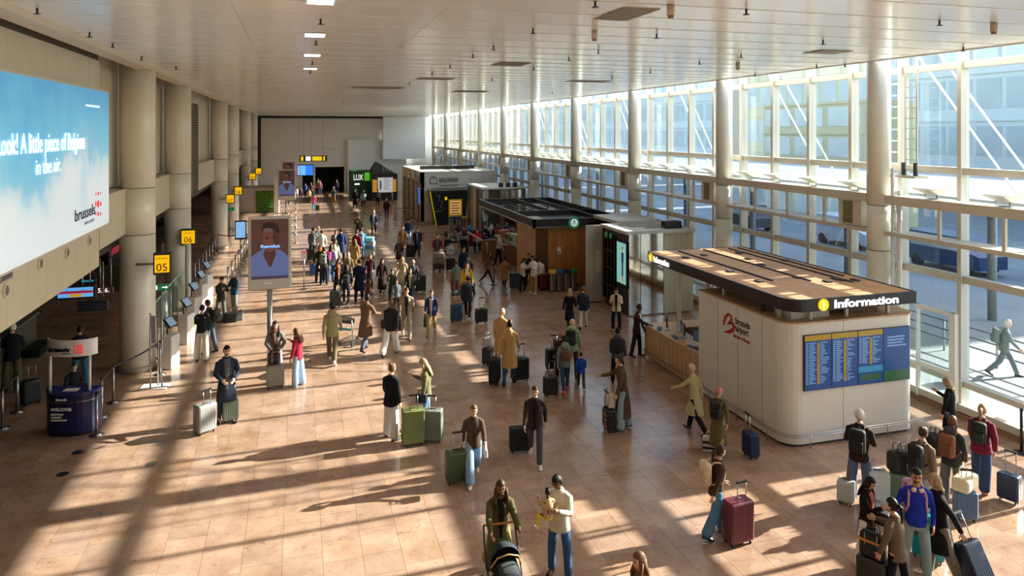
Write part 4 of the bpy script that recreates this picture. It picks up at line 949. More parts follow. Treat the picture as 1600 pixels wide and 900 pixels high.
# ------------------------------------------------------------ wooden coffee pavilion
HBW = mat('parquet_wood', (176, 116, 64), .35, var=.28, scale=2.5, bump=.1, stretch=(2.5, 2.5, .5), coat=.3)
K3, put = kiosk_box('wooden_cafe', 'brown wood panelled coffee pavilion with black roof frame and round green sign', 10.6, 31.5, 12.9, 35.0, 3.2)
put(MB().prism([(10.6, 32.1), (11.0, 31.5), (13.0, 31.5), (13.0, 35), (10.6, 35)], .06, 2.78), 'body', mat('pav_core', (96, 60, 34), .5))
for k in range(5): put(MB().box((11.0+k*.4+.003, 31.47, .08), (11.0+k*.4+.397, 31.5, 2.78)), 'wood_panel', HBW)
for k in range(5): put(MB().box((10.57, 32.1+k*.58+.003, .08), (10.6, 32.1+k*.58+.577, 2.78)), 'wood_panel', mat('wood_pale', (196, 148, 100), .4, var=.15, scale=2, stretch=(2, 2, .5)))
FB = mat('roof_black', (34, 33, 32), .5); EZ = .33
for a, b in (((10.2, 31.2, 2.86), (14.6, 31.32, 3.2)), ((10.2, 31.2, 2.86), (10.32, 41.5, 3.2)), ((14.5, 31.2, 2.86), (14.6, 41.5, 3.2)), ((10.2, 41.4, 2.86), (14.6, 41.5, 3.2)), ((10.2, 35.0, 2.9), (14.6, 35.12, 3.16)), ((12.4, 35, 2.95), (12.5, 41.4, 3.16)), ((13.6, 31.3, 2.95), (13.7, 41.4, 3.16))):
    put(MB().box(a, b), 'roof_beam', FB)
put(MB().box((10.18, 31.18, 2.80), (14.62, 31.3, 2.86)), 'edge_strip', STEEL); put(MB().box((10.18, 31.18, 2.80), (10.3, 41.5, 2.86)), 'edge_strip', STEEL)
put(MB().box((10.35, 31.35, 2.84), (14.5, 35.0, 2.9)), 'roof_deck', mat('deck_dark', (62, 60, 58), .6)); put(MB().box((10.6, 31.7, 2.9), (12.2, 32.5, 2.95)), 'light_panel', mat('panel_bright', (235, 232, 222), .4))
put(MB().box((13.0, 31.7, 2.9), (14.3, 32.3, 2.95)), 'light_panel', mat('panel_bright', (235, 232, 222), .4))
for x, y in ((10.35, 41.3), (14.4, 41.3), (14.4, 35.1), (12.45, 41.3)): put(MB().cyl((x, y, 0), .05, 2.86, 10), 'roof_post', FB)
for k in range(9): put(MB().box((10.35+k*.45, 35.2, 3.05), (10.38+k*.45, 41.3, 3.09)), 'roof_rod', FB)
c = onY(897, 347, 31.15); s = MB(); s.tube([(c.x, 31.14, 3.0), (c.x, 31.18, 3.0)], .27, 28); rs_ = put(s, 'round_sign', mat('sign_green', (22, 110, 74), .4, emit=.35))
s = MB(); s.tube([(c.x, 31.125, 3.0), (c.x, 31.14, 3.0)], .17, 24); put(s, 'inner_disc', mat('sign_white', (232, 240, 236), .4, emit=.4), rs_)
s = MB()
for k in range(5): s.box((c.x-.12+k*.05, 31.118, 2.88+.02*abs(k-2)), (c.x-.10+k*.05, 31.126, 3.08-.03*abs(k-2)))
s.ell((c.x, 31.12, 3.08), (.045, .008, .05), 10, 6); put(s, 'emblem', mat('sign_green2', (22, 110, 74), .5), rs_)
put(MB().box((11.45, 31.455, 1.55), (11.62, 31.47, 1.85)), 'notice', mat('notice_white', (232, 230, 228), .5)); put(MB().box((11.47, 31.45, 1.57), (11.54, 31.456, 1.68)), 'notice_print', RED)
# recycling bins
for k, (c_, lb) in enumerate((((226, 190, 30), 'yellow topped'), ((30, 86, 176), 'blue topped'), ((36, 38, 38), 'black topped'), ((36, 130, 58), 'green topped'))):
    q = gp(859+k*12.3, 453); t = thing('recycling_bin', 'tall steel recycling bin with a '+lb.replace('topped', 'top')+' before the wooden cafe', 'bin', (q.x, 30.75+.0*k, 0))
    MB().rbox((-.13, -.13, .03), (.13, .13, .82), .05).build('bin_body', STEEL, t); MB().rbox((-.16, -.16, .82), (.16, .16, .96), .05).build('bin_lid', mat('bin_%d' % k, c_, .4), t); MB().box((-.12, -.12, 0), (.12, .12, .03)).build('bin_foot', BLACK, t)

# ------------------------------------------------------------ cafe furniture
TT = mat('table_top', (150, 106, 66), .4, var=.1)
def cafe_table(x, y, lb, r=.36):
    t = thing('cafe_table', lb, 'table', (x, y, 0)); MB().cyl((0, 0, .72), r, .03, 20).build('table_top', TT, t); MB().cyl((0, 0, .02), .03, .7, 8).build('leg', BLACK, t); MB().cyl((0, 0, 0), .22, .02, 16).build('foot', BLACK, t)
def cafe_chair(x, y, rz, lb, c_=(40, 34, 32)):
    t = thing('cafe_chair', lb, 'chair', (x, y, 0), rz); m_ = cloth(c_)
    MB().rbox((-.22, -.22, .42), (.22, .22, .47), .05).build('seat', m_, t); MB().rbox((-.21, -.24, .5), (.21, -.2, .86), .02).build('backrest', m_, t)
    for a in (-.18, .18):
        for b in (-.18, .18): MB().cyl((a, b, 0), .014, .43, 6).build('leg', BLACK, t)
    for a in (-.17, .17): MB().box((a-.012, -.225, .43), (a+.012, -.2, .52)).build('back_stay', BLACK, t)
counter = thing('cafe_counter', 'long brown cafe service counter beside the wooden pavilion', 'counter', (11.4, 38.2, 0))
MB().box((-.35, -3.0, 0), (.35, 3.0, 1.05)).build('counter_body', mat('counter_brown', (120, 78, 46), .5, var=.15), counter); MB().box((-.4, -3.05, 1.05), (.4, 3.05, 1.1)).build('worktop', mat('worktop_grey', (150, 146, 138), .3), counter)
for k, (c_, lb) in enumerate((((180, 176, 170), 'steel grey'), ((60, 56, 54), 'dark'), ((214, 206, 190), 'cream'), ((110, 140, 90), 'green'), ((190, 120, 60), 'orange'))):
    t = thing('counter_machine', lb+' appliance on the cafe service counter', 'appliance', (11.4, 35.9+k*1.05, 1.1)); MB().rbox((-.22, -.25, 0), (.22, .25, .38+.06*(k % 3)), .05).build('housing', mat('app_%d' % k, c_, .4), t); MB().box((-.25, -.12, .1), (-.22, .12, .3)).build('front_panel', BLACK, t)
bw_ = thing('shelf_wall', 'dark shelving wall with coloured goods behind the cafe counter', 'shelving', (13.2, 38.5, 0)); MB().box((-.1, -2.8, 0), (.25, 2.8, 2.5)).build('back_panel', mat('shelf_dark', (58, 44, 34), .6), bw_)
gm_ = [cloth(c_) for c_ in ((200, 80, 50), (220, 190, 80), (90, 130, 80), (200, 200, 190), (120, 60, 40), (60, 90, 140))]
gb = [MB().rbox((-.09, -.1, 0), (.09, .1, .26), .03).mesh('jar', DUM), MB().cyl((0, 0, 0), .08, .3, 12).mesh('jar', DUM)]
for z in (.5, 1.05, 1.6, 2.1):
    MB().box((-.35, -2.7, z-.03), (-.1, 2.7, z)).build('shelf', mat('shelf_dark', (58, 44, 34), .6), bw_)
    for k in range(15):
        if rr.random() < .8: q = link('goods', gb[k % 2], bw_, (-.22, -2.5+k*.35, z)); setm(q, [gm_[rr.randrange(6)]])
part_ = thing('wood_partition', 'low brown wooden partition at the front of the cafe seating', 'partition', (0, 0, 0)); q = gp(768, 408); part_.location = (q.x, q.y, 0)
MB().box((-.55, -.05, 0), (.25, .05, 1.15)).build('board', mat('part_brown', (128, 84, 50), .5, var=.15), part_); MB().box((-.57, -.07, 1.15), (.27, .07, 1.19)).build('cap_rail', TT, part_)
bq = thing('red_banquette', 'dark red upholstered bench back in the cafe seating', 'bench', tuple(gp(735, 384)), 0); MB().rbox((-.6, -.25, .1), (.6, .25, .45), .06).build('seat', cloth((100, 26, 34)), bq); MB().rbox((-.6, -.32, .4), (.6, -.2, 1.0), .05).build('backrest', cloth((100, 26, 34)), bq); MB().box((-.55, -.2, 0), (.55, .2, .1)).build('base', BLACK, bq)
q1, q2 = gp(731, 388), gp(762, 410); rr2 = thing('sloping_handrail', 'pale handrail standing in front of the cafe seating', 'handrail', tuple(q1)); s = MB(); d = q2-q1; s.tube([(0, 0, 1.0), (d.x, d.y, 1.0)], .05, 8); s.build('rail', mat('rail_pale', (190, 180, 164), .4), rr2)
for f in (0.02, .5, .98): MB().cyl((d.x*f, d.y*f, 0), .02, 1.0, 8).build('post', STEEL, rr2)

# ------------------------------------------------------------ bag wrapping shop
q = gp(657, 350); X0_, Y0_ = q.x, q.y; X1_ = 15.1; HW = 4.0
K5, put = kiosk_box('wrapping_shop', 'large white bag wrapping shop building with suitcase sign', X0_, Y0_, X1_, Y0_+10, HW)
PW = mat('shop_white', (208, 206, 198), .4)
put(MB().box((X0_+.3, Y0_+.06, 0), (X1_, Y0_+10, HW-.1)), 'core', mat('shop_core', (170, 160, 140), .5))
n_ = 6; w_ = (X1_-X0_)/n_
for k in range(n_):
    put(MB().box((X0_+k*w_+.006, Y0_, 2.75), (X0_+(k+1)*w_-.006, Y0_+.06, HW)), 'front_panel', PW)
    if k in (0, 5): put(MB().box((X0_+k*w_+.006, Y0_, .15), (X0_+(k+1)*w_-.006, Y0_+.06, 2.74)), 'front_panel', PW)
put(MB().box((X0_-.02, Y0_-.02, HW), (X1_, Y0_+10, HW+.06)), 'roof', mat('roof_cream', (226, 220, 206), .6)); put(MB().box((X0_+.5, Y0_+3, HW+.06), (X1_-1, Y0_+3.4, HW+.35)), 'roof_duct', BLACK)
for k in range(5):
    y = Y0_+k*2.5; put(MB().box((X0_, y, 0), (X0_+.3, y+.35, HW)), 'pilaster', mat('shop_cream', (206, 192, 164), .45)); put(MB().box((X0_, y, 3.2), (X0_+.3, min(y+2.5, Y0_+10), HW)), 'side_header', mat('shop_cream', (206, 192, 164), .45))
    if k < 4: put(MB().box((X0_+.2, y+.35, 0), (X0_+.28, y+2.5, 3.2)), 'shop_window', MIRD if k else mat('wood_in', (128, 78, 44), .5))
put(MB().box((X0_+.1, Y0_+.5, 1.4), (X0_+.2, Y0_+1.7, 2.7)), 'blue_screen', screen('bright_blue', (30, 90, 200), .8)); put(MB().tube([(X0_-.04, Y0_+.9, 3.35), (X0_, Y0_+.9, 3.35)], .26, 16), 'round_badge', mat('badge_purple', (110, 60, 150), .5))
t = text('sign_text', 'BAG/WRAP', .55, mat('sign_grey', (92, 90, 90), .5), K5, (0, 0, 0), FRONT, .02); a, b = onY(686, 285, Y0_-.03), onY(716, 285, Y0_-.03); wd = max(v.co.x for v in t.data.vertices)
cx, cy = (X0_+X1_)/2, Y0_+5; t.location = (a.x-cx, Y0_-.02-cy, a.z); t.scale = ((b.x-a.x)/wd, 1, 1)
t = text('sign_text', 'LUGGAGE SERVICE', .22, mat('sign_grey2', (150, 146, 140), .5), K5, (a.x-cx, Y0_-.02-cy, a.z-.32), FRONT, .02); wd = max(v.co.x for v in t.data.vertices); t.scale = ((b.x-a.x)/wd, 1, 1)
a, b = onY(672, 287, Y0_), onY(682.5, 278, Y0_); s = MB(); w2 = .05
for p0, p1 in (((a.x, a.z), (b.x, a.z)), ((a.x, b.z), (b.x, b.z)), ((a.x, a.z), (a.x, b.z)), ((b.x, a.z), (b.x, b.z)), ((a.x+.15, b.z+.12), (b.x-.15, b.z+.12)), ((a.x+.15, b.z), (a.x+.15, b.z+.12)), ((b.x-.15, b.z), (b.x-.15, b.z+.12))):
    s.box((min(p0[0], p1[0])-w2/2, Y0_-.03, min(p0[1], p1[1])-w2/2), (max(p0[0], p1[0])+w2/2, Y0_, max(p0[1], p1[1])+w2/2))
put(s, 'suitcase_icon', mat('sign_grey', (92, 90, 90), .5))
K4, put = kiosk_box('black_kiosk', 'black tapered kiosk with yellow edges before the bag wrapping shop', 0, 0, 0, 0, 0); a, b = onY(676, 350, Y0_-1.0), onY(733, 350, Y0_-1.0)
s = MB(); L, Rr = a.x, b.x; y0 = Y0_-1.0; y1 = Y0_-.06
s.add([(L+.3, y0, 0), (Rr-.35, y0, 0), (Rr-.35, y1, 0), (L+.3, y1, 0), (L-.2, y0, 2.6), (Rr, y0, 2.6), (Rr, y1, 2.6), (L-.2, y1, 2.6)], [(3, 2, 1, 0), (4, 5, 6, 7), (0, 1, 5, 4), (1, 2, 6, 5), (2, 3, 7, 6), (3, 0, 4, 7)]); put(s, 'body', BLACK)
put(MB().tube([(L+.27, y0-.02, 0), (L-.22, y0-.02, 2.6)], .05, 6), 'yellow_edge', mat('kiosk_yellow', (226, 196, 30), .5, emit=.15)); put(MB().box((L-.22, y0-.05, 2.6), (Rr+.02, y1, 2.68)), 'top_strip', STEEL)
c1, c2 = onY(701, 338, y0-.05), onY(722, 311, y0-.05); fr_ = put(MB().box((c1.x, y0-.08, c1.z), (c2.x, y0-.001, c2.z)), 'poster_frame', mat('poster_gold', (190, 160, 20), .5, emit=.1)); put(MB().box((c1.x+.1, y0-.09, c1.z+.12), (c2.x-.1, y0-.08, c2.z-.1)), 'poster', screen('poster_orange', (206, 158, 90), .5), fr_)
s = MB()
for k in range(5): s.box((c1.x+.18, y0-.1, c2.z-.32-k*.2), (c2.x-.2-.1*(k % 2), y0-.09, c2.z-.25-k*.2))
put(s, 'poster_print', mat('print_brown', (110, 70, 40), .5), fr_)
put(MB().box((L+.15, y0-.03, 1.0), (L+.75, y0-.001, 1.1)), 'scribble', mat('scribble_grey', (120, 112, 120), .6)); s = MB(); s.tube([(L+.25, y0-.02, 2.2), (L+.55, y0-.02, 2.3), (L+.45, y0-.02, 1.9), (L+.8, y0-.02, 1.8), (L+.6, y0-.02, 1.4), (L+.85, y0-.02, 1.2)], .04, 6); put(s, 'scribble', mat('scribble_grey', (120, 112, 120), .6)); put(MB().box((L+.95, y0-.03, 1.9), (L+1.12, y0-.001, 2.15)), 'yellow_mark', YEL)
for k, (c_, lb, px) in enumerate((((60, 130, 70), 'green', 705), ((40, 80, 170), 'blue', 716), ((220, 180, 40), 'yellow', 725))):
    q = gp(px, 361); t = thing('recycling_bin', 'steel recycling bin with '+lb+' lid before the black kiosk', 'bin', (q.x, q.y, 0)); MB().rbox((-.17, -.15, 0), (.17, .15, .9), .04).build('bin_body', STEEL, t); MB().rbox((-.19, -.17, .9), (.19, .17, 1.05), .04).build('bin_lid', mat('bin2_%d' % k, c_, .4), t)
# second mirrored kiosk
K6, put = kiosk_box('mirrored_kiosk', 'second mirror clad kiosk between the black kiosk and the tall columns', 11.9, 47.5, 15.0, 52.0, 3.3)
put(MB().box((11.95, 47.6, 0), (15.0, 52, 3.25)), 'core', mat('shop_dark', (44, 34, 28), .4)); put(MB().box((11.8, 47.4, 3.25), (15.1, 52.1, 3.36)), 'roof', ROOFW)
for k in range(8):
    if k not in (1, 2): put(MB().box((11.95+k*.38+.004, 47.5, .05), (11.95+k*.38+.376, 47.6, 3.2)), 'mirror_panel', MIRD if k % 3 else MIR)
put(MB().box((12.35, 47.48, 1.6), (13.0, 47.58, 3.1)), 'dark_screen', mat('brown_screen', (90, 62, 50), .3))
for k in range(5): put(MB().box((11.9, 47.6+k*.85+.01, .05), (11.95, 47.6+k*.85+.84, 3.2)), 'side_panel', mat('side_%d' % (k % 3), ((150, 140, 118), (60, 52, 46), (214, 200, 176))[k % 3], .4))
for k in range(3): put(MB().box((13.2+k*.5, 47.8, 3.36), (13.45+k*.5, 48.1, 3.66)), 'roof_unit', BLACK)

# ------------------------------------------------------------ far shops and signs
fx = lambda x, Y: onY(x, 300, Y).x
K7, put = kiosk_box('green_shop', 'dark green shop front with white letters near the end of the hall', 0, 0, 0, 0, 0); YG = 78.0
put(MB().box((fx(549, YG), YG, 0), (fx(578, YG), YG+4, 3.0)), 'body', mat('shop_green', (22, 70, 44), .5)); t = text('sign_text', 'LUX', .85, LIT, K7, (fx(552, YG), YG-.03, 2.05), FRONT, .02); t.scale = (.62, 1, 1); put(MB().box((fx(554, YG), YG-.02, 1.55), (fx(562, YG), YG, 1.7)), 'small_print', LIT)
put(MB().box((fx(569, YG), YG-.4, 2.0), (fx(577, YG), YG-.3, 2.85)), 'green_sign', mat('sign_lime', (96, 200, 50), .4, emit=.4))
K8, put = kiosk_box('black_shop', 'black gabled food shop at the far end with orange posters', 0, 0, 0, 0, 0)
YB = 76.0; a, b = fx(581, YB), fx(621, YB); put(MB().box((a, YB, 0), (b, YB+4, 2.75)), 'body', mat('shop_black', (34, 34, 34), .5))
s = MB(); m_ = (a+b)/2-.6; s.add([(a-.05, YB-.2, 2.75), (b-.2, YB-.2, 2.75), (m_, YB-.2, 3.9), (a-.05, YB+4, 2.75), (b-.2, YB+4, 2.75), (m_, YB+4, 3.9)], [(0, 1, 2), (5, 4, 3), (0, 2, 5, 3), (1, 4, 5, 2), (0, 3, 4, 1)]); put(s, 'gable_roof', mat('roof_slate', (60, 62, 62), .6))
for k in range(5): put(MB().box((m_+.4+k*.28, YB-.25, 3.0), (m_+.46+k*.28, YB-.2, 3.5-.09*k)), 'gable_rib', STEEL)
for x0, x1 in ((582, 589), (613, 619)): put(MB().box((fx(x0, YB), YB-.03, .9), (fx(x1, YB), YB, 2.2)), 'orange_poster', mat('poster_amber', (214, 150, 50), .5, emit=.3))
def board(name, lb, x0, y0, x1, y1, Y, m_, legs=None, cat='sign', th=.12, fm=None):
    p0, p1 = onY(x0, y1, Y), onY(x1, y0, Y); t = thing(name, lb, cat, ((p0.x+p1.x)/2, Y, 0)); w_ = (p1.x-p0.x)/2
    MB().box((-w_, -th/2, p0.z), (w_, th/2, p1.z)).build('panel', fm or WHITE, t); f_ = MB().box((-w_+.05, -th/2-.01, p0.z+.05), (w_-.05, -th/2, p1.z-.05)).build('face', m_, t)
    if legs:
        for l in legs: MB().cyl((l*w_, 0, 0), .035, p0.z, 8).build('pole', STEEL, t)
    return t, w_, p0.z, p1.z
t, w_, z0, z1 = board('notice_board', 'white notice board with a blue strip before the black gabled shop', 590, 277, 614, 301, 71, mat('notice_w', (222, 222, 224), .4, emit=.3), (-.9, .9)); MB().box((-w_*.75, -.08, z0+.3), (-w_*.5, -.071, z1-.3)).build('blue_strip', mat('strip_blue', (90, 170, 200), .5), t)
s = MB()
for k in range(6): s.box((-w_*.2, -.08, z0+.3+k*.19), (w_*.7-.2*(k % 2), -.071, z0+.36+k*.19))
s.build('print', mat('print_grey', (150, 150, 156), .5), t)
def hung(name, lb, x0, y0, x1, y1, Y, m_, fm=None, th=.15, cat='sign', up=CEZ-.02):
    t, w_, z0, z1 = board(name, lb, x0, y0, x1, y1, Y, m_, None, cat, th, fm)
    for l in (-.7, .7): MB().cyl((l*w_, 0, z1-.02), .015, up-z1, 6).build('hanger', STEEL, t)
    return t, w_, z0, z1
t, w_, z0, z1 = hung('wayfinding_sign', 'long black and yellow overhead wayfinding sign before the end wall', 468, 243, 511, 252.5, 76, mat('sign_blk', (40, 34, 24), .5), BLACK)
for a, b, m_ in ((-.9, -.72, YEL), (-.55, -.2, LIT), (-.08, .62, YEL), (.72, .85, YEL)): MB().box((w_*a, -.1, z0+.08), (w_*b, -.085, z1-.08)).build('sign_field', m_, t)
t, w_, z0, z1 = hung('flight_display', 'blue hanging flight display screens beside the second totem', 464, 257, 490, 275, 72, SD, BLACK)
for a, b, m_ in ((-.95, -.7, screen('scr_lilac', (150, 150, 210), .8)), (-.65, .05, screen('scr_sky', (90, 160, 230), .9)), (.1, .93, screen('scr_blue', (40, 110, 215), .9))): MB().box((w_*a, -.1, z0+.08), (w_*b, -.085, z1-.08)).build('screen_field', m_, t)
hung('blue_sign', 'small square blue sign high on the end wall', 544, 250, 552, 259, 87.6, mat('sq_blue', (60, 110, 170), .5), up=5.6); 
# portrait totems
def totem(x, yb, x0, y0, x1, y1, lb, big):
    q = gp(x, yb); Y = q.y; p0, p1 = onY(x0, y1, Y), onY(x1, y0, Y); t = thing('advert_totem', lb, 'totem', (q.x, Y, 0)); cx = (p0.x+p1.x)/2-q.x; w_ = (p1.x-p0.x)/2; h = p1.z-p0.z
    MB().cyl((0, 0, .02), .075, p0.z, 20).build('pole', STEEL, t); MB().cyl((0, 0, 0), .3, .02, 24).build('foot_plate', STEEL, t)
    MB().rbox((cx-w_, -.09, p0.z), (cx+w_, .09, p1.z), .04).build('housing', mat('totem_grey', (196, 190, 180), .4), t)
    a, b, c_, d = cx-w_*.86, cx+w_*.86, p0.z+h*.145, p1.z-h*.035; sc = MB().box((a, -.1, c_), (b, -.09, d)).build('screen', screen('ad_brown', (84, 56, 52), .3), t)
    W, H_ = b-a, d-c_; X = lambda f: a+W*f; Z = lambda f: c_+H_*f; y = -.1; L = [0]
    def flat(poly, m_, nm):
        L[0] += 1; yy = y-.0015*L[0]; MB().add([(X(u), yy, Z(v)) for u, v in poly], [tuple(range(len(poly)))]).build(nm, m_, sc)
    el = lambda cx_, cz, rx, rz: [(cx_+rx*cos(2*pi*k/24), cz+rz*sin(2*pi*k/24)) for k in range(24)]
    flat([(0, 0), (1, 0), (1, .12), (0, .12)], screen('ad_dim', (66, 58, 92), .25), 'printed_band'); flat([(.0, .05), (1, .05), (1, .36), (.82, .46), (.60, .52), (.38, .52), (.18, .46), (0, .38)], screen('ad_shirt', (92, 108, 160), .3), 'printed_shirt')
    flat([(.38, .54), (.64, .54), (.66, .40), (.53, .20), (.48, .20), (.32, .40)], screen('ad_neck', (72, 44, 38), .4), 'printed_neck'); flat(el(.50, .68, .21, .23), screen('ad_face', (104, 66, 58), .3), 'printed_face')
    flat(el(.66, .69, .075, .17), screen('ad_shade', (66, 44, 42), .4), 'printed_shade'); flat([(.28, .78), (.30, .90), (.40, .955), (.6, .955), (.72, .90), (.76, .76), (.5, .84)], screen('ad_hair', (40, 26, 26), .4), 'printed_hair'); flat(el(.44, .82, .13, .035), screen('ad_glow', (112, 84, 96), .25), 'printed_highlight')
    flat(el(.42, .69, .045, .014), screen('ad_eye', (34, 22, 24), .4), 'printed_eye'); flat(el(.60, .69, .045, .014), screen('ad_eye', (34, 22, 24), .4), 'printed_eye')
    flat([(.24, .525), (.76, .525), (.76, .60), (.24, .60)], screen('ad_tape', (84, 120, 180), .5), 'printed_tape') if not big else None
    if big:
        tt = text('advert_text', 'Revolut', H_*.07, screen('ad_text', (120, 176, 236), .7), sc, (X(.25), y-.02, Z(.525)), FRONT, .002, bold=.006); wd = max(v.co.x for v in tt.data.vertices); tt.scale = (W*.52/wd, 1, 1)
    MB().box((cx-w_*.25, -.1, p0.z+h*.075), (cx+w_*.1, -.09, p0.z+h*.095)).build('maker_plate', mat('plate_white', (236, 234, 230), .5), t)
totem(421.5, 588, 388, 337, 455.5, 453, 'large grey advertising totem showing a portrait of a man, on a pole near the camera', True)
totem(447, 334, 434, 264.5, 462, 313, 'smaller distant advertising totem with the same portrait', True)
totem(451, 318, 440.5, 252, 461, 290, 'third advertising totem hidden behind the second, only its top showing', False)
# planter with hedge
q = gp(400, 333); t = thing('hedge_planter', 'beige box planter with a square green hedge, left side', 'planter', (q.x, q.y, 0)); w0, w1 = gp(371, 333).x-q.x, gp(427, 333).x-q.x
MB().box((w0, 0, 0), (w1, 2.6, 2.2)).build('planter_box', mat('planter_beige', (186, 172, 154), .5), t); MB().box((w1+.05, 0, 0), (w1+.45, 3, 2.9)).build('side_fin', WHITE, t); MB().box((w0-.05, .1, 2.2), (w1+.05, 2.6, 2.26)).build('top_board', mat('planter_top', (150, 140, 124), .5), t)
s = MB(); r3 = random.Random(2)
for k in range(1100): x = .05+r3.random()*(w1-.1); z = .12+r3.random()*1.75; s.cbox((x, -.10-r3.random()*.1, z), (.09, .02, .05), 0, M=Matrix.Rotation(r3.random()*3, 4, 'Y') @ Matrix.Rotation(r3.random()-.5, 4, 'Z'))
tag(s.build('leaves', mat('hedge_green', (86, 132, 34), .7, var=.35, scale=6), t), kind='stuff'); MB().box((.02, -.12, .05), (w1-.02, 0, 1.92)).build('hedge_core', mat('hedge_dark', (44, 76, 22), .8), t)
# ------------------------------------------------------------ billboard
def sky_print():
    m = bpy.data.materials.new('printed_sky'); m.use_nodes = True; t = m.node_tree; b = t.nodes['Principled BSDF']; N = t.nodes.new; K = t.links.new
    tc = N('ShaderNodeTexCoord'); sp = N('ShaderNodeSeparateXYZ'); K(tc.outputs['Generated'], sp.inputs[0])
    mp = N('ShaderNodeMapping'); mp.inputs['Scale'].default_value = (1, 6, 1.2); K(tc.outputs['Generated'], mp.inputs[0]); n = N('ShaderNodeTexNoise'); n.inputs['Scale'].default_value = 1.6; n.inputs['Detail'].default_value = 6; K(mp.outputs[0], n.inputs[0])
    mu = N('ShaderNodeMath'); mu.operation = 'MULTIPLY_ADD'; K(n.outputs[0], mu.inputs[0]); mu.inputs[1].default_value = -.9; K(sp.outputs[2], mu.inputs[2])
    ad = N('ShaderNodeMath'); ad.operation = 'ADD'; K(mu.outputs[0], ad.inputs[0]); ad.inputs[1].default_value = .45
    r = N('ShaderNodeValToRGB'); e = r.color_ramp.elements; e[0].position = .28; e[0].color = lin((214, 228, 238)); e[1].position = 1; e[1].color = lin((70, 158, 214))
    for p, c_ in ((.40, (190, 216, 234)), (.50, (128, 194, 226)), (.72, (96, 182, 224))): x = e.new(p); x.color = lin(c_)
    K(ad.outputs[0], r.inputs[0]); K(r.outputs[0], b.inputs['Base Color']); K(r.outputs[0], b.inputs['Emission Color']); b.inputs['Emission Strength'].default_value = .36; b.inputs['Roughness'].default_value = .35; return m
ya, yb = onX(-60, 200, WLX).y, onX(161, 200, WLX).y; zt = onX(80, 129, WLX).z; zb = onX(80, 386, WLX).z
ya = 8.0
bb = thing('billboard', 'huge backlit blue sky billboard with white lettering on the left wall', 'billboard', (WLX+.02, yb, zb))
MB().box((-.0, ya-yb-.05, -.05), (.10, .05, zt-zb+.05)).build('frame', mat('bb_frame', (206, 200, 190), .4), bb); pt = MB().box((.10, ya-yb, 0), (.115, 0, zt-zb)).build('printed_sheet', sky_print(), bb)
WL_ = mat('print_white', (240, 244, 248), .5, emit=.7)
def btext(s_, xr, yy, px_h, m_, xl=None, bold=.02):
    """line on the board: right end at pixel xr, baseline at pixel row yy there"""
    p = onX(xr, yy, WLX+.14); h = px_h*(p.y*CY+p.x*SY)/FPX; t = text('printed_letters', s_, h*1.35, m_, bb, (0, 0, 0), RIGHTF, .003, bold=bold)
    wd = max(v.co.x for v in t.data.vertices); L = (p.y-onX(xl, yy, WLX+.14).y) if xl is not None else wd; t.scale = (L/wd, 1, 1)
    t.location = (.13, p.y-yb-L, p.z-zb); return t
btext('Look! A little piece of Belgium', 132, 232, 26, WL_, xl=-7, bold=.007)
btext('in the air.', 95, 267, 24, WL_, xl=55, bold=.0)
btext('brussels', 148, 334, 18, mat('print_navy', (26, 26, 50), .5), xl=116, bold=.003); btext('AIRLINES', 147, 345, 5, mat('print_navy2', (100, 110, 140), .5), xl=131, bold=0)
btext('A STAR ALLIANCE MEMBER', 155, 168.5, 3.2, WL_, xl=133, bold=.0)
RD = mat('dot_red', (214, 40, 60), .5, emit=.5)
for i, x in enumerate((150, 153.5, 157.5)):
    for j, (y, r) in enumerate(((303, .05), (318.5, .085), (334, .055))):
        q = onX(x, y+(-1 if j == 0 else 0)*i*.4, WLX+.14); s = MB(); rr_ = r*(1.1 if i == 1 else .75); s.tube([(.115, q.y-yb, q.z-zb), (.122, q.y-yb, q.z-zb)], rr_, 14); s.build('printed_dot', RD, bb)
# ------------------------------------------------------------ counter number signs 05, 06 ...
def numsign(n, x0, y0, x1, y1, Y, lb):
    Y -= .62
    p0, p1 = onY(x0, y1, Y), onY(x1, y0, Y); t = thing('counter_sign', lb, 'sign', ((p0.x+p1.x)/2, Y, p0.z)); w_, h = (p1.x-p0.x)/2, p1.z-p0.z
    MB().rbox((-w_, -.09, 0), (w_, .09, h), .02).build('housing', DARK, t); MB().box((-w_*.82, -.1, h*.1), (w_*.82, -.09, h*.9)).build('lit_face', mat('sign_amber', (250, 190, 10), .4, emit=.55), t)
    tt = text('number', n, h*.5, INK, t, (0, -.105, h*.17), FRONT, .003, 'CENTER'); 
    if y1-y0 > 15: text('caption', 'CHECK-IN', h*.11, INK, t, (0, -.105, h*.72), FRONT, .002, 'CENTER')
    MB().box((min(-w_-.1, -4.6-t.location.x), -.02, h*.45), (-w_, .02, h*.55)).box((-4.6-t.location.x, .0, h*.45), (-4.54-t.location.x, .30, h*.55)).build('bracket', STEEL, t)
for n, x0, y0, x1, y1, Y in (('05', 240, 394, 268, 429, 24.27), ('06', 282, 357, 307, 383, 31.9), ('07', 353, 303, 367, 318, 47.9), ('08', 366, 291, 379, 305, 56.7), ('09', 389, 270, 400, 281, 71.0), ('10', 399, 262, 409, 273, 82.3)):
    numsign(n, x0, y0, x1, y1, Y, 'yellow illuminated check-in sign numbered %s on the %s left column' % (n, {'05': 'nearest', '06': 'second', '07': 'third', '08': 'fourth', '09': 'fifth', '10': 'last'}[n]))
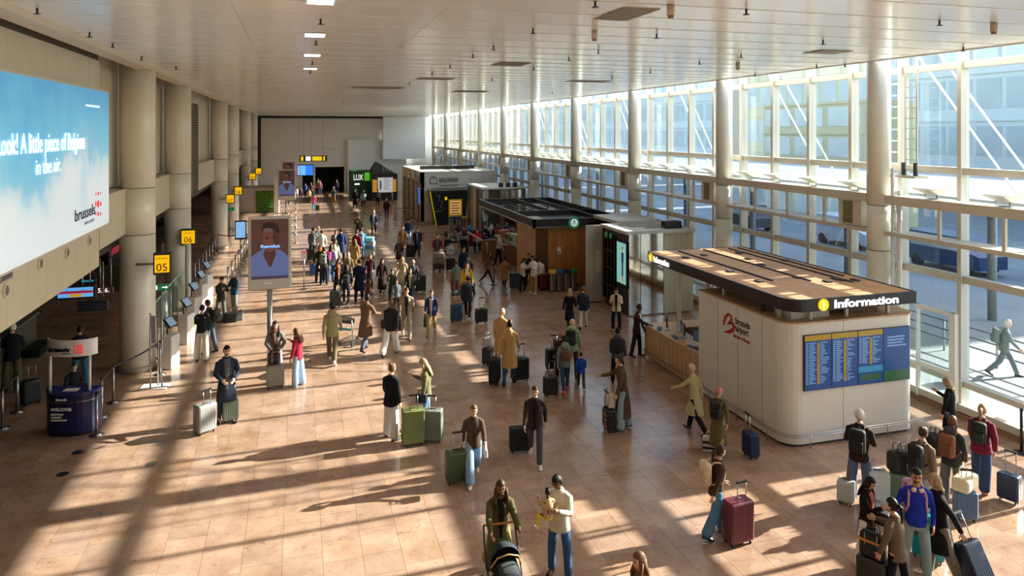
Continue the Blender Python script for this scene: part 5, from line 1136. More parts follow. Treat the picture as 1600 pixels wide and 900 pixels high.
# green exit sign
t, w_, z0, z1 = board('exit_sign', 'green emergency exit sign with white arrow beside the first left column', 241, 443.5, 263.5, 454, 24.6, mat('exit_green', (18, 110, 66), .4, emit=.35), None, 'sign', .06, mat('exit_green', (18, 110, 66), .4, emit=.35))
s = MB(); zc_ = (z0+z1)/2; s.box((.02, -.042, zc_-.015), (.14, -.037, zc_+.015)); s.add([(.13, -.042, zc_-.05), (.19, -.042, zc_), (.13, -.042, zc_+.05)], [(0, 1, 2)]); s.box((-.15, -.042, zc_-.06), (-.11, -.037, zc_+.03)); s.box((-.16, -.042, zc_+.035), (-.12, -.037, zc_+.065)); s.build('arrow_symbol', LIT, t); MB().cyl((.0, .05, 0), .025, z1, 8).build('pole', STEEL, t)
t, w_, z0, z1 = board('exit_sign', 'small green exit sign near the third left column', 355, 324, 366, 329.5, 48, mat('exit_green', (18, 110, 66), .4, emit=.35), (0,), 'sign', .06, mat('exit_green', (18, 110, 66), .4, emit=.35))
# ------------------------------------------------------------ welcome podium
q = gp(109, 681); pod = thing('welcome_podium', 'navy curved welcome podium with a white lettered header on two posts', 'podium', (q.x, q.y+.35, 0), R(-14))
NAVY = mat('podium_navy', (26, 28, 78), .35)
arc = [(.60*sin(R(a)), -.42*cos(R(a))) for a in range(-82, 83, 12)]+[(.58, .15), (-.58, .15)]
MB().prism(arc, .06, .98).build('body', NAVY, pod); MB().prism([(x*1.04, y*1.04) for x, y in arc], .98, 1.02).build('top', mat('podium_top', (44, 48, 110), .25), pod); MB().prism([(x*.96, y*.96) for x, y in arc], 0, .06).build('plinth', BLACK, pod)
MB().prism([(x*1.012, y*1.012) for x, y in arc], .80, .815).build('trim_line', STEEL, pod)
for s_ in (-.46, .46): MB().cyl((s_, -.18, 1.02), .035, .86, 12).build('post', mat('post_white', (206, 204, 206), .35), pod)
ha = [(.60*sin(R(a)), -.35*cos(R(a))) for a in range(-80, 81, 10)]; hb = [(x*.93, y*.9) for x, y in ha][::-1]
MB().prism(ha+hb, 1.86, 2.25).build('header', mat('header_white', (224, 222, 220), .4), pod)
def bend(o, rx, ry, off=.006):
    for v in o.data.vertices:
        x = v.co.x; t_ = math.asin(max(-1, min(1, x/rx))); v.co.z, v.co.x = v.co.z+0, x
    return o
text('header_text', 'brussels', .15, mat('print_navy', (26, 26, 50), .5), pod, (-.40, -.35, 1.99), FRONT, .02, bold=.002); text('header_text', 'AIRLINES', .045, mat('print_navy2', (100, 110, 140), .5), pod, (-.08, -.355, 1.93), FRONT, .015)
for i in range(3):
    for j in range(3): s = MB(); x = .22+i*.065; s.tube([(x, -.352, 1.97+j*.07), (x, -.30, 1.97+j*.07)], .02, 10); s.build('header_dot', RD, pod)
text('podium_text', 'WELCOME', .095, WHITE, pod, (-.30, -.425, .62), FRONT, .02); text('podium_text', 'brussels', .075, WHITE, pod, (-.18, -.435, .86), FRONT, .02)
for k, w_t in enumerate(('BIENVENUE', 'WELKOM', 'WILLKOMMEN')): text('podium_text', w_t, .055, WHITE, pod, (-.30, -.425, .52-k*.07), FRONT, .02)
t = thing('desk_sheet', 'white sheet of paper lying on the welcome podium', 'paper', tuple(pod.matrix_basis @ V((.02, -.15, 1.021))), R(-10)); MB().box((-.16, -.1, 0), (.16, .1, .006)).build('paper', LIT if False else WHITE, t)
# floor stickers
for (x, y), lb in zip(((121, 707), (98, 741), (251, 693), (236, 725)), ('dark round floor sticker right of the podium, farther one', 'dark round floor sticker in front of the podium, nearest the camera', 'faint round floor sticker in the shadow band, farther one', 'faint round floor sticker in the shadow band, nearer one')):
    q = gp(x, y); tag(MB().cyl((0, 0, .0), .12, .0025, 24).build('floor_sticker', mat('sticker_navy', (26, 30, 46), .5) if x < 130 else mat('sticker_grey', (96, 90, 84), .5), None, (q.x, q.y, .0)), lb, 'sticker')
# ------------------------------------------------------------ queue barriers
POST = {}
def post_mesh():
    if POST: return POST
    POST['foot'] = MB().cyl((0, 0, 0), .17, .012, 24).tube([(0, 0, .012), (0, 0, .04)], [.15, .04], 20).mesh('foot', STEEL); POST['pole'] = MB().cyl((0, 0, .012), .03, .93, 12).mesh('pole', STEEL); POST['head'] = MB().cyl((0, 0, .94), .035, .07, 12).mesh('head', BLACK); return POST
def stanchion(x, y, lb, grp=None, belt=None, m_=None):
    t = thing('queue_post', lb, 'barrier post', (x, y, 0), 0, grp); pm_ = post_mesh()
    for k in ('foot', 'pole', 'head'):
        o = link(k, pm_[k], t)
        if m_: setm(o, [m_])
    if belt:
        dx, dy = belt[0]-x, belt[1]-y; L = sqrt(dx*dx+dy*dy); s = MB(); n = 8; ux, uy = dx/L, dy/L; nx, ny = -uy, ux; vs = []
        a, b = .05, L-.05
        for i in range(n+1):
            f = i/n; d = a+(b-a)*f; sag = .05*4*f*(1-f)
            for z in (.93-sag, .98-sag):
                for e in (-.003, .003): vs.append((ux*d+nx*e, uy*d+ny*e, z))
        fs = []
        for i in range(n):
            p = 4*i; fs += [(p, p+4, p+6, p+2), (p+1, p+3, p+7, p+5), (p+2, p+6, p+7, p+3), (p, p+1, p+5, p+4)]
        s.add(vs, fs); s.build('belt', mat('belt_black', (34, 34, 38), .7), t)
    return t
near = [(3.5, 670, 'queue post at the left edge of the picture'), (27, 644, 'queue post left of the podium, second from the picture edge'), (151, 680, 'queue post close to the right side of the podium'), (159, 652, 'queue post right of the podium, second'), (177, 629, 'queue post right of the podium, third'), (250, 585, 'queue post beside the sign stand')]
pts = [gp(x, y) for x, y, _ in near]
for i, (x, y, lb) in enumerate(near):
    nb = {0: 1, 2: 3, 3: 4, 4: 5}.get(i); stanchion(pts[i].x, pts[i].y, 'brushed steel '+lb, None, (pts[nb].x, pts[nb].y) if nb else None)
def row(p0, p1, n, lb, grp, jump=None):
    a, b = gp(*p0), gp(*p1); P_ = [a.lerp(b, i/(n-1)) for i in range(n)]
    for i, p in enumerate(P_): stanchion(p.x, p.y, lb+', '+('nearest', 'second', 'third', 'fourth', 'fifth', 'sixth', 'seventh', 'eighth')[i]+' in line', grp, (P_[i+1].x, P_[i+1].y) if i < n-1 else None)
    return P_
ra = row((298, 452), (336, 396), 8, 'steel queue post in the long row left of the couple with bags', 'queue posts, left row')
rb = row((356, 452), (386, 396), 7, 'steel queue post in the row just left of the big totem', 'queue posts, row by the big totem')
for k, (p, q_) in enumerate(((ra[-1], rb[-1]),)): stanchion(p.x+.1, p.y+.9, 'steel queue post closing the queue lane behind the left row', None, (q_.x, q_.y+.9))
rc = row((462, 380), (462, 345), 4, 'steel queue post in the far row right of the big totem', 'queue posts right of the big totem'); rd_ = row((428, 352), (455, 352), 3, 'steel queue post in the far cross row above the big totem', 'queue posts across above the totem')
q = gp(1596, 708); stanchion(q.x, q.y, 'black queue post at the right edge of the picture', m_=BLACK)
rk = [gp(921, 462), gp(932, 462), gp(943, 461), gp(950, 459)]
for i, p in enumerate(rk): stanchion(p.x, p.y, 'black queue post before the mirrored partition, %s from the left' % NTH[i], 'black posts by the mirrored partition', (rk[i+1].x, rk[i+1].y) if i < 3 else None, BLACK)
rf = [gp(617, 343), gp(634, 343), gp(652, 343)]
for i, p in enumerate(rf): stanchion(p.x, p.y, 'black queue post before the bag wrapping shop entrance, %s from the left' % NTH[i], 'black posts by the wrapping shop', (rf[i+1].x, rf[i+1].y) if i < 2 else None, BLACK)
stanchion(gp(772, 445).x, gp(772, 445).y, 'black queue post in front of the cafe, beside the walking woman', m_=BLACK)
q = gp(492, 440); t = thing('info_post', 'slim steel post with a red and white notice beside the queue', 'post', tuple(gp(475, 452))); MB().cyl((0, 0, 0), .03, 1.75, 10).build('pole', STEEL, t); MB().cyl((0, 0, 0), .2, .015, 20).build('foot', STEEL, t); MB().box((-.13, -.05, 1.38), (.13, -.03, 1.75)).build('notice', WHITE, t); MB().box((-.13, -.055, 1.68), (.13, -.05, 1.75)).build('red_band', RD, t)
# sign stand with a white base plate
q = gp(242, 605); t = thing('sign_stand', 'steel sign stand with slim panels on a white square base plate', 'sign stand', (q.x, q.y, 0), R(-8)); MB().box((-.36, -.22, 0), (.36, .22, .03)).build('base_plate', WHITE, t)
for x, y, h in ((-.06, -.18, 2.1), (.06, .08, 1.9), (.20, -.05, 2.4)): MB().cyl((x, y, .03), .022, h, 8).build('pole', STEEL, t)
MB().box((-.05, -.19, 1.3), (.07, -.17, 2.05)).build('panel', mat('panel_mauve', (150, 130, 136), .5), t)
# ------------------------------------------------------------ self-service kiosks along the left columns
KW = mat('kiosk_white', (214, 212, 206), .4)
for (x, y), lb in zip(((266, 574), (291, 536), (303, 505), (314, 482), (323, 464)), ('nearest the camera', 'second, beside the man in the black shirt', 'third from the camera', 'fourth from the camera', 'farthest from the camera')):
    q = gp(x, y); t = thing('bag_drop_kiosk', 'pale self-service check-in kiosk with a tilted screen, '+lb, 'kiosk', (q.x, q.y, 0), R(70))
    MB().rbox((-.25, -.18, 0), (.25, .18, 1.0), .04).build('cabinet', KW, t); MB().box((-.03, .05, 1.0), (.03, .11, 1.35)).build('neck', STEEL, t); s = MB(); s.cbox((0, .0, 1.38), (.42, .05, .34), M=Matrix.Rotation(R(-38), 4, 'X')); s.build('screen', BLACK, t); s = MB(); s.cbox((0, -.026, 1.397), (.36, .012, .28), M=Matrix.Rotation(R(-38), 4, 'X')); s.build('display', screen('kiosk_display', (120, 140, 160), .4), t)
# glass balustrade with a green edge
gb_ = thing('glass_balustrade', 'glass balustrade with pale green top edge between the first and second left columns', 'balustrade', (-4.35, 25.2, 0)); GG = glassmat('green_glass', (.72, .88, .82), refl=.1)
for k in range(4):
    MB().box((-.01, k*1.5+.02, .1), (.01, k*1.5+1.48, 1.75)).build('pane', GG, gb_); MB().box((-.02, k*1.5, 1.75), (.02, k*1.5+1.5, 1.79)).build('edge', mat('edge_green', (150, 214, 190), .3), gb_); MB().cyl((0, k*1.5, 0), .025, 1.8, 8).build('post', STEEL, gb_)
q = gp(293.5, 500); t = thing('sign_pole', 'round white pole under the 06 sign', 'pole', (q.x, q.y, 0)); MB().cyl((0, 0, 0), .1, 2.9, 16).build('pole', mat('pole_white', (214, 214, 204), .35), t); MB().cyl((0, 0, 0), .14, .06, 16).build('collar', STEEL, t)
# ------------------------------------------------------------ check-in desks in the shade
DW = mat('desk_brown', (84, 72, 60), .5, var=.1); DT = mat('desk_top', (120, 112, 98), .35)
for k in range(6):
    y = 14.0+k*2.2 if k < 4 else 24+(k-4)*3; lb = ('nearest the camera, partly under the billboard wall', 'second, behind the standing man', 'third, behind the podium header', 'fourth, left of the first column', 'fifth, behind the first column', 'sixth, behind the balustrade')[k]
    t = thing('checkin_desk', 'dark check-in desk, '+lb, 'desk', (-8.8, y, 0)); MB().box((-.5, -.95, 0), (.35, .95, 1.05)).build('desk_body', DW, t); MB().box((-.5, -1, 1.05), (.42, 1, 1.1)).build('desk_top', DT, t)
    MB().box((-.2, -.45, 1.1), (-.14, -.0, 1.5)).build('monitor', BLACK, t); MB().cyl((.2, .9, 1.1), .02, .85, 8).build('notice_pole', STEEL, t); MB().box((.18, .62, 1.6), (.2, .88, 1.95)).build('notice', mat('notice_grey', (170, 172, 170), .5), t)
    MB().box((-.9, -.3, 0), (-.55, .3, .55)).build('scale_box', mat('scale_amber', (190, 160, 60), .5), t) if k % 2 == 0 else MB().box((.42, -.6, 0), (.9, .6, .25)).build('luggage_belt', BLACK, t)
def hs(name, lb, x0, y0, x1, y1, Y, m_, fm): return hung(name, lb, x0, y0, x1, y1, Y, m_, fm, .12, 'screen', 3.74)
t, w_, z0, z1 = hs('checkin_screen', 'wide blue check-in screen with a red band hanging in the dark hall', 88, 444, 150, 468.5, 21.0, screen('chk_blue', (90, 160, 220), .7), BLACK); MB().box((-w_+.05, -.08, z0+.15), (w_-.05, -.07, z0+.21)).build('red_band', screen('chk_red', (150, 24, 50), .6), t); MB().box((-w_*.3, -.08, z0+.06), (w_*.32, -.07, z0+.14)).build('gold_field', screen('chk_gold', (190, 140, 40), .6), t); text('screen_text', 'brussels', .14, mat('print_navy', (26, 26, 50), .5), t, (-w_*.5, -.075, z1-.19), FRONT, .002)
t, w_, z0, z1 = hs('number_sign', 'small dark brown sign with pale numerals 5 and 6 in the check-in hall', 153, 448, 177, 460, 22.2, mat('sign_brown', (84, 62, 52), .5), mat('sign_brown', (84, 62, 52), .5)); text('numerals', '5. 6.', .17, LIT, t, (-.18, -.075, z0+.06), FRONT, .002)
hs('checkin_screen', 'dark blue-black screen below the number sign in the check-in hall', 122, 468, 168, 487, 21.6, screen('chk_dark', (14, 16, 30), .2), BLACK)
hs('checkin_screen', 'teal screen at the back of the check-in hall under the billboard wall', 125, 434, 150, 443, 27, screen('chk_teal', (40, 130, 150), .5), BLACK)
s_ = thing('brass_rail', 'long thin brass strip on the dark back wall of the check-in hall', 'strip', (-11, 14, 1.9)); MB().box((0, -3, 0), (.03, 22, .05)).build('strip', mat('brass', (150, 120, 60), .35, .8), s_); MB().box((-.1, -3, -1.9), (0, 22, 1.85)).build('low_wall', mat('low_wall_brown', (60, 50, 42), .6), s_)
t = thing('blue_monitor', 'blue portrait information screen on a stand left of the big totem', 'screen', tuple(gp(376, 408))); MB().cyl((0, 0, 0), .04, 1.3, 8).build('pole', STEEL, t); MB().box((-.3, -.05, 1.2), (.3, .05, 2.25)).build('housing', BLACK, t); MB().box((-.25, -.06, 1.3), (.25, -.05, 2.18)).build('display', screen('mon_blue', (120, 170, 220), .7), t)
# bins / boxes along the far left
for k, Y in enumerate((38, 44, 52)): 
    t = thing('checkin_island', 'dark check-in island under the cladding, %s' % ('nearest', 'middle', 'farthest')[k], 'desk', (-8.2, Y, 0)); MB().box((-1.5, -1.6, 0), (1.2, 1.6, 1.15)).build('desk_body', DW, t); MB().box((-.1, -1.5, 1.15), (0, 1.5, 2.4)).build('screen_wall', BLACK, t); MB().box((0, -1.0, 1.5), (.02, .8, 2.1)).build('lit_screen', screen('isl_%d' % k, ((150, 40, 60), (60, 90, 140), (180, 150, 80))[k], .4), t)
# ------------------------------------------------------------ people, read off the photograph
WH_, BK, NV, DG, MG, LG = (222, 220, 214), (22, 22, 26), (30, 38, 60), (56, 58, 62), (110, 112, 116), (170, 172, 172)
JB, JL, TAN, BR, OLV, CRM, BEI, KH = (62, 92, 132), (138, 166, 196), (176, 136, 92), (84, 62, 50), (96, 92, 52), (206, 194, 166), (190, 176, 146), (172, 146, 104)
BUR, RDD, TEAL = (92, 30, 46), (170, 40, 48), (30, 110, 130)
def P(x, yh, yf, face, pose, top, tc, bot, bc, hair, hc, label, **k):
    h = k.pop('h', 1.72); q, hh = stand_at(x, yh, yf, h); return person(q, facing(q, face), hh, pose, top, tc, bot, bc, hair, hc, label, **k)
def S(x, y, face, c, label, **k):
    q = gp(x, y); return suitcase(q, facing(q, face)+pi, c, label, **k)
def B_(x, y, face, c, label, size, kind='tote', z=0, name='handbag'):
    q = gp(x, y, z); return bag(q, facing(q, face), c, label, size, kind, name)
BIG, MED, CAB = (.50, .30, .76), (.44, .27, .66), (.38, .24, .55)
# --- foreground centre
a = P(780, 742, None, 12, 'push', 'longcoat', (86, 82, 50), 'wide', (130, 122, 74), 'braids', 'n', 'woman in a long olive green coat with blond braids pushing a black stroller', inner=BK, skin='b', fem=1, h=1.70); W1 = a
a = P(874, 739, 903, -18, 'hold', 'jacket', (196, 188, 166), 'straight', (50, 80, 122), 'curly', 'k', 'bearded man in a cream jacket and blue jeans carrying a small child', skin='b', beard=1, shoe=(40, 30, 30), h=1.8); M1 = a
c = V((0, .30, 0)); rz = a.rotation_euler[2]; Mz = Matrix.Rotation(rz, 3, 'Z'); p = a.location+Mz @ V((.10, .27, 0))
t = person(V((p.x, p.y, .84)), rz+R(215), .9, 'ridechild', 'shirt', (196, 160, 120), 'slim', (226, 196, 40), 'curly', 'k', 'small child in yellow and tan held by the man in the cream jacket', skin='d', shoe=WH_)
a = P(836, 597, 720, 0, 'walk', 'jacket', (52, 40, 34), 'straight', (70, 72, 76), 'short', 'n', 'man in a dark brown open jacket and grey jeans walking towards the camera', inner=BK, shoe=WH_)
S(812, 706, 10, BK, 'black boxy cabin suitcase held by the man in the dark brown jacket', size=(.46, .24, .56), kind='soft', up=0)
a = P(740, 627, 750, 5, 'walk2', 'jacket', (84, 66, 56), 'wide', JL, 'pony', 'm', 'woman in a brown bomber jacket and light wide jeans walking with her phone', fem=1, inner=(60, 48, 40), shoe=WH_)
carried(a, -1, (222, 220, 226), 'small white shoulder bag of the woman in the brown bomber jacket', (.24, .08, .16)).location.z += .12
S(713, 754, 15, (64, 84, 56), 'dark green suitcase with tan trim beside the woman in the bomber jacket', size=MED, acc=(150, 96, 60))
a = P(611, 569, 686, 140, 'stand2', 'puffer', BK, 'wide', WH_, 'bun', 'm', 'woman in a black puffer jacket and white trousers seen from behind', fem=1)
S(645, 694, 10, (118, 126, 74), 'wrapped olive green suitcase in front of the woman in white trousers', size=(.50, .32, .82), kind='soft')
S(676, 689, -10, (120, 124, 116), 'wrapped grey suitcase beside the wrapped olive green one', size=(.46, .30, .74), kind='soft')
a = P(666, 560, 672, -95, 'phone1', 'jacket', (112, 106, 74), 'slim', (110, 146, 180), 'long', 'y', 'long haired blonde woman in an olive jacket behind the wrapped suitcases', fem=1, shoe=WH_)
carried(a, -1, BK, 'small black handbag of the blonde woman in the olive jacket', (.26, .12, .2)).location.z += .25
a = P(973, 555, 671, -88, 'reach', 'longcoat', (86, 68, 46), 'wide', (150, 170, 184), 'bun', 'n', 'woman in a long dark brown coat standing with a floral suitcase', fem=1, shoe=DG)
S(952, 673, -70, (24, 22, 26), 'black suitcase with pink and orange flower print', size=CAB)
q = gp(952, 671); fl_ = [o for o in COL.objects if o.get('label', '').startswith('black suitcase with pink')][0]
s = MB(); r4 = random.Random(4)
for k in range(26): x, z = r4.uniform(-.16, .16), r4.uniform(.1, .5); s.tube([(x, .118, z), (x, .132, z)], r4.uniform(.012, .028), 8, k % 3); s.tube([(x, -.118, z), (x, -.132, z)], .02, 8, k % 3)
s.build('flower_print', [mat('fl_pink', (210, 100, 120), .6), mat('fl_orange', (220, 130, 60), .6), mat('fl_cream', (220, 210, 180), .6)], fl_)
bag(V((q.x, q.y, .57)), facing(q, -70), CRM, 'cream tote bag standing on the floral suitcase', (.36, .18, .34))
a = P(1086, 568, 675, -125, 'reachwalk', 'coat', (184, 170, 122), 'straight', BK, 'beanie', (206, 176, 150), 'person in a yellow trench coat and pale knitted cap walking away with an outstretched arm', shoe=BR, fem=1)
a = P(1122, 606, 712, 165, 'pull', 'longcoat', (98, 88, 54), 'straight', KH, 'beanie', (196, 120, 110), 'person in a long olive coat and pink head covering bending under a black backpack', shoe=BK, fem=1)
backpack_on(a, (22, 24, 26), 'black backpack on the person in the long olive coat')
S(1173, 714, -60, (30, 46, 76), 'navy blue suitcase rolled behind the person in the long olive coat', size=CAB, kind='soft', tilt=0)
B_(1110, 705, 0, (214, 212, 208), 'white and black striped bag on the floor before the woman with the cream backpack', (.34, .2, .34), name='striped_bag')
for o in list(COL.objects):
    if o.get('label', '').startswith('white and black striped'):
        for z in (.08, .2): MB().box((-.176, -.106, z), (.176, .106, z+.05)).build('stripe', BLACK, o)
a = P(1119, 696, 838, 118, 'pull', 'jacket', (70, 50, 38), 'wide', (84, 128, 166), 'pony', 'n', 'woman in a brown jacket and flared jeans wheeling a burgundy suitcase', fem=1, shoe=BK)
backpack_on(a, (222, 190, 160), 'cream backpack on the woman in flared jeans')
S(1153, 848, 40, (96, 34, 48), 'large glossy burgundy suitcase wheeled by the woman in flared jeans', size=BIG)
a = P(1003, 863, None, -60, 'stand', 'jacket', (110, 84, 56), 'slim', DG, 'long', 'm', 'blonde woman at the bottom edge, only head and shoulders in view', fem=1, h=1.66)
# --- right foreground crowd
a = P(1343, 641, 787, 170, 'lookup', 'jacket', (50, 36, 34), 'wide', (92, 110, 136), 'beanie', (214, 212, 206), 'man in a dark brown jacket and white knitted cap reading the departure screens', shoe=WH_)
backpack_on(a, (20, 20, 22), 'black backpack with white marks on the man in the white cap'); 
S(1371, 792, 20, (196, 198, 200), 'tall suitcase in clear plastic wrap right of the man in the white cap', size=(.38, .30, .70), kind='soft', up=0); S(1322, 786, -10, (186, 186, 182), 'lower wrapped grey suitcase left of the man in the white cap', size=(.30, .28, .45), kind='soft', up=0)
a = P(1354, 743, 886, 65, 'phone1', 'longcoat', (26, 20, 22), 'wide', WH_, 'long', 'k', 'long dark haired woman in a black coat with a large black shoulder bag', fem=1, inner=(180, 90, 70), shoe=(220, 214, 200), h=1.68)
carried(a, -1, (38, 32, 30), 'slouchy black shoulder bag of the long dark haired woman', (.42, .16, .26), 'duffel').location.z += .35
a = P(1402, 783, None, -120, 'reach', 'jacket', (104, 88, 72), 'slim', BK, 'pony', 'k', 'woman in a grey brown patterned jacket bending over a dark suitcase', fem=1, h=1.62)
S(1364, 937, -20, (46, 48, 46), 'dark grey suitcase under the black backpack, bottom right', size=MED); q = gp(1364, 937)
t = bag(V((q.x, q.y, .67)), facing(q, -20), (28, 24, 20), 'black and orange backpack standing on the dark grey suitcase', (.36, .22, .36), name='backpack'); MB().box((-.19, -.115, .24), (.19, .115, .27)).build('orange_band', mat('orange_band', (200, 130, 40), .5), t)
a = P(1431, 731, None, 12, 'pocket', 'shirt', (32, 52, 170), 'straight', (150, 172, 178), 'short', 'k', 'bearded man in a bright blue shirt with cream headphones round his neck', beard=1, skin='t', ext=[('headphones', (226, 206, 170))], h=1.82, shoe=WH_)
t = backpack_on(a, (196, 150, 170), 'pink backpack worn by the man in the bright blue shirt')
a = P(1470, 740, 905, -70, 'pullL', 'coat', (26, 26, 28), 'wide', (120, 116, 104), 'bob', 'y', 'blonde woman in a black blazer and grey wide trousers pulling a navy suitcase', fem=1, shoe=WH_)
carried(a, 1, (86, 76, 64), 'grey patterned tote bag of the blonde woman in the black blazer', (.40, .12, .40)).location.z += .25
S(1537, 925, 60, (26, 34, 58), 'navy suitcase tilted at the bottom right corner', size=MED, tilt=-28)
S(1452, 872, -10, (30, 140, 160), 'turquoise hard suitcase between the man in blue and the blonde woman', size=BIG)
a = P(1441, 669, 806, 150, 'stand2', 'puffer', (126, 104, 88), 'wide', LG, 'bun', 'n', 'woman in a taupe puffer jacket with a black backpack seen from behind', fem=1)
backpack_on(a, (24, 24, 26), 'black backpack with a small green mark on the taupe puffer jacket')
S(1409, 792, 0, (110, 136, 110), 'sage green suitcase left of the woman in the taupe puffer jacket', size=MED)
q = gp(1405, 790); bag(V((q.x, q.y, .67)), 0, (34, 36, 36), 'black bag with a grey blanket piled on the sage green suitcase', (.40, .3, .42), 'duffel', 'travel_bag')
a = P(1487, 652, 790, 160, 'pocket', 'jacket', (54, 54, 56), 'wide', (120, 116, 112), 'short', 'm', 'person in a dark grey hooded jacket with a brown backpack', ext=[('hood', (70, 70, 74))])
backpack_on(a, (128, 76, 44), 'brown leather backpack on the dark grey hooded jacket')
S(1508, 812, 20, (70, 100, 140), 'blue suitcase under the cream bag behind the blonde woman', size=CAB); q = gp(1508, 811); bag(V((q.x, q.y, .57)), .4, (222, 208, 176), 'large cream duffel bag lying on the blue suitcase', (.55, .3, .28), 'duffel', 'travel_bag')
a = P(1484, 592, 700, -110, 'phone1', 'coat', BK, 'straight', (70, 90, 120), 'bob', 'y', 'blonde woman in black standing behind the crowd near the glass door', fem=1)
B_(1462, 706, -60, BK, 'black holdall bag on the floor beside the blonde woman in black', (.5, .3, .42), 'duffel', name='travel_bag')
a = P(1533, 633, 765, 168, 'pull', 'puffer', (116, 32, 58), 'wide', (56, 74, 110), 'pony', 'y', 'woman in a burgundy quilted coat walking away beside the windows', fem=1, shoe=(170, 100, 60))
backpack_on(a, (28, 32, 30), 'black backpack on the burgundy quilted coat')
S(1577, 784, 160, (40, 58, 84), 'blue grey suitcase pulled by the woman in the burgundy coat', size=CAB)
# --- middle
a = P(783, 482, 580, 150, 'phone1', 'coat', (186, 146, 96), 'straight', BR, 'bald', 'g', 'bald man in a tan overcoat looking away with papers in hand')
a = P(796, 501, 601, 172, 'pullL', 'coat', (182, 140, 84), 'slim', (48, 80, 120), 'short', 'k', 'dark haired man in a camel coat and blue jeans seen from behind')
S(773, 599, 80, BK, 'tall narrow black suitcase left of the man in the camel coat', size=(.48, .28, .72)); S(812, 595, 20, (26, 26, 28), 'rounded black suitcase right of the man in the camel coat', size=(.5, .3, .68)); S(762, 570, 60, (36, 34, 36), 'dark suitcase with a plastic bag beside the bald man', size=CAB)
q = gp(762, 570); bag(V((q.x-.02, q.y, .57)), .3, (176, 168, 170), 'crumpled pale plastic bag on the dark suitcase of the bald man', (.3, .2, .3), name='plastic_bag')
a = P(890, 449, 516, 172, 'walk', 'coat', BK, 'slim', BK, 'bob', 'y', 'blonde woman in a long black coat walking away with the man in the navy jacket', fem=1)
a = P(911, 446, 514, 178, 'walk2', 'jacket', (28, 50, 80), 'straight', (196, 190, 178), 'short', 'm', 'man in a navy jacket and pale trousers walking away'); backpack_on(a, BK, 'black backpack on the man in the navy jacket')
a = P(963, 449, 518, -5, 'phone', 'jacket', (206, 190, 154), 'straight', BK, 'short', 'k', 'man in a beige jacket reading his phone before the portrait screen', beard=1, inner=BK)
a = P(894, 499, 590, 170, 'stand', 'jacket', (150, 172, 134), 'straight', DG, 'bald', 'g', 'bald man in a light green hooded top in the luggage group', ext=[('hood', (150, 172, 134))]); backpack_on(a, (26, 28, 28), 'black backpack on the light green hooded top')
a = P(883, 525, 613, 195, 'pullL', 'jacket', (110, 114, 108), 'slim', (48, 74, 110), 'short', 'k', 'woman in a grey hooded top, blue jeans and coral trainers', fem=1, shoe=(226, 90, 90), ext=[('hood', (130, 132, 128))]); backpack_on(a, (120, 70, 44), 'small brown and orange backpack on the grey hooded top', s=.75)
a = P(908, 549, 608, 185, 'walk', 'jacket', (36, 74, 170), 'straight', (70, 66, 56), 'short', 'n', 'small boy in a bright blue jacket beside the grey hooded woman', shoe=WH_)
S(860, 619, 30, (30, 28, 30), 'black ribbed suitcase rolled by the woman in coral trainers', size=CAB); S(864, 578, 20, (44, 42, 42), 'dark suitcase standing at the far side of the luggage group', size=MED); S(874, 556, 20, (52, 44, 44), 'second dark suitcase with a bag behind the luggage group', size=CAB, up=0)
a = P(876, 522, 590, 200, 'stand', 'jacket', (60, 44, 42), 'straight', BK, 'short', 'o', 'child with reddish hair in the luggage group')
a = P(965, 513, 600, 175, 'stand2', 'jacket', (74, 78, 80), 'straight', BK, 'short', 'k', 'man in a dark grey hooded jacket waiting near the wooden counter', ext=[('hood', (84, 86, 88))]); backpack_on(a, BK, 'black backpack on the dark grey hooded jacket near the counter')
a = P(995, 475, 557, 70, 'reach', 'jacket', (58, 40, 34), 'straight', (44, 30, 28), 'short', 'k', 'man in a dark brown jacket over a white shirt leaning on the information counter', inner=WH_, skin='b')
# --- left of centre
a = P(354, 540, 660, 8, 'hands', 'coat', (40, 48, 64), 'slim', (40, 52, 76), 'short', 'k', 'bearded man in a long navy coat standing between two suitcases', beard=1, inner=(90, 90, 92))
S(320, 676, 30, (142, 142, 140), 'silver ribbed suitcase left of the man in the navy coat', size=(.46, .30, .70)); S(360, 659, 10, (104, 116, 104), 'grey green cabin suitcase right of the man in the navy coat', size=CAB)
a = P(430, 502, 599, 3, 'hands', 'jacket', (110, 112, 108), 'straight', (170, 160, 172), 'long', 'n', 'long haired woman in a grey jacket and thick brown scarf behind a grey suitcase', fem=1, ext=[('scarf', (96, 70, 68))], inner=BR)
S(430, 606, 5, (132, 130, 118), 'olive grey suitcase before the woman with the brown scarf', size=(.48, .28, .66)); q = gp(428, 604); bag(V((q.x, q.y, .67)), .2, (54, 34, 36), 'dark red handbag on top of the olive grey suitcase', (.34, .2, .28))
a = P(466, 513, 603, -125, 'phone1', 'jacket', (156, 40, 58), 'wide', (160, 184, 206), 'long', 'm', 'girl in a red jacket and pale flared jeans turned away', fem=1, shoe=WH_)
a = P(315, 477, 564, 165, 'phone', 'shirt', (26, 28, 34), 'wide', (190, 182, 166), 'short', 'k', 'man in a black top and pale patterned trousers at the check-in kiosk', skin='t')
a = P(328, 469, 552, -120, 'reach', 'jacket', (40, 46, 58), 'straight', (70, 80, 92), 'short', 'n', 'man in dark clothes bending to the kiosk beside the man in the black top'); backpack_on(a, (54, 58, 34), 'dark green backpack on the man bending to the kiosk')
a = P(345, 432, 503, 30, 'phone', 'jacket', (44, 46, 38), 'straight', (96, 96, 92), 'short', 'n', 'woman in a dark olive jacket reading papers with an elderly man', fem=1)
a = P(366, 424, 491, -60, 'hands', 'jacket', (30, 62, 82), 'straight', (122, 118, 108), 'short', 'w', 'white haired elderly man in a teal blue jacket')
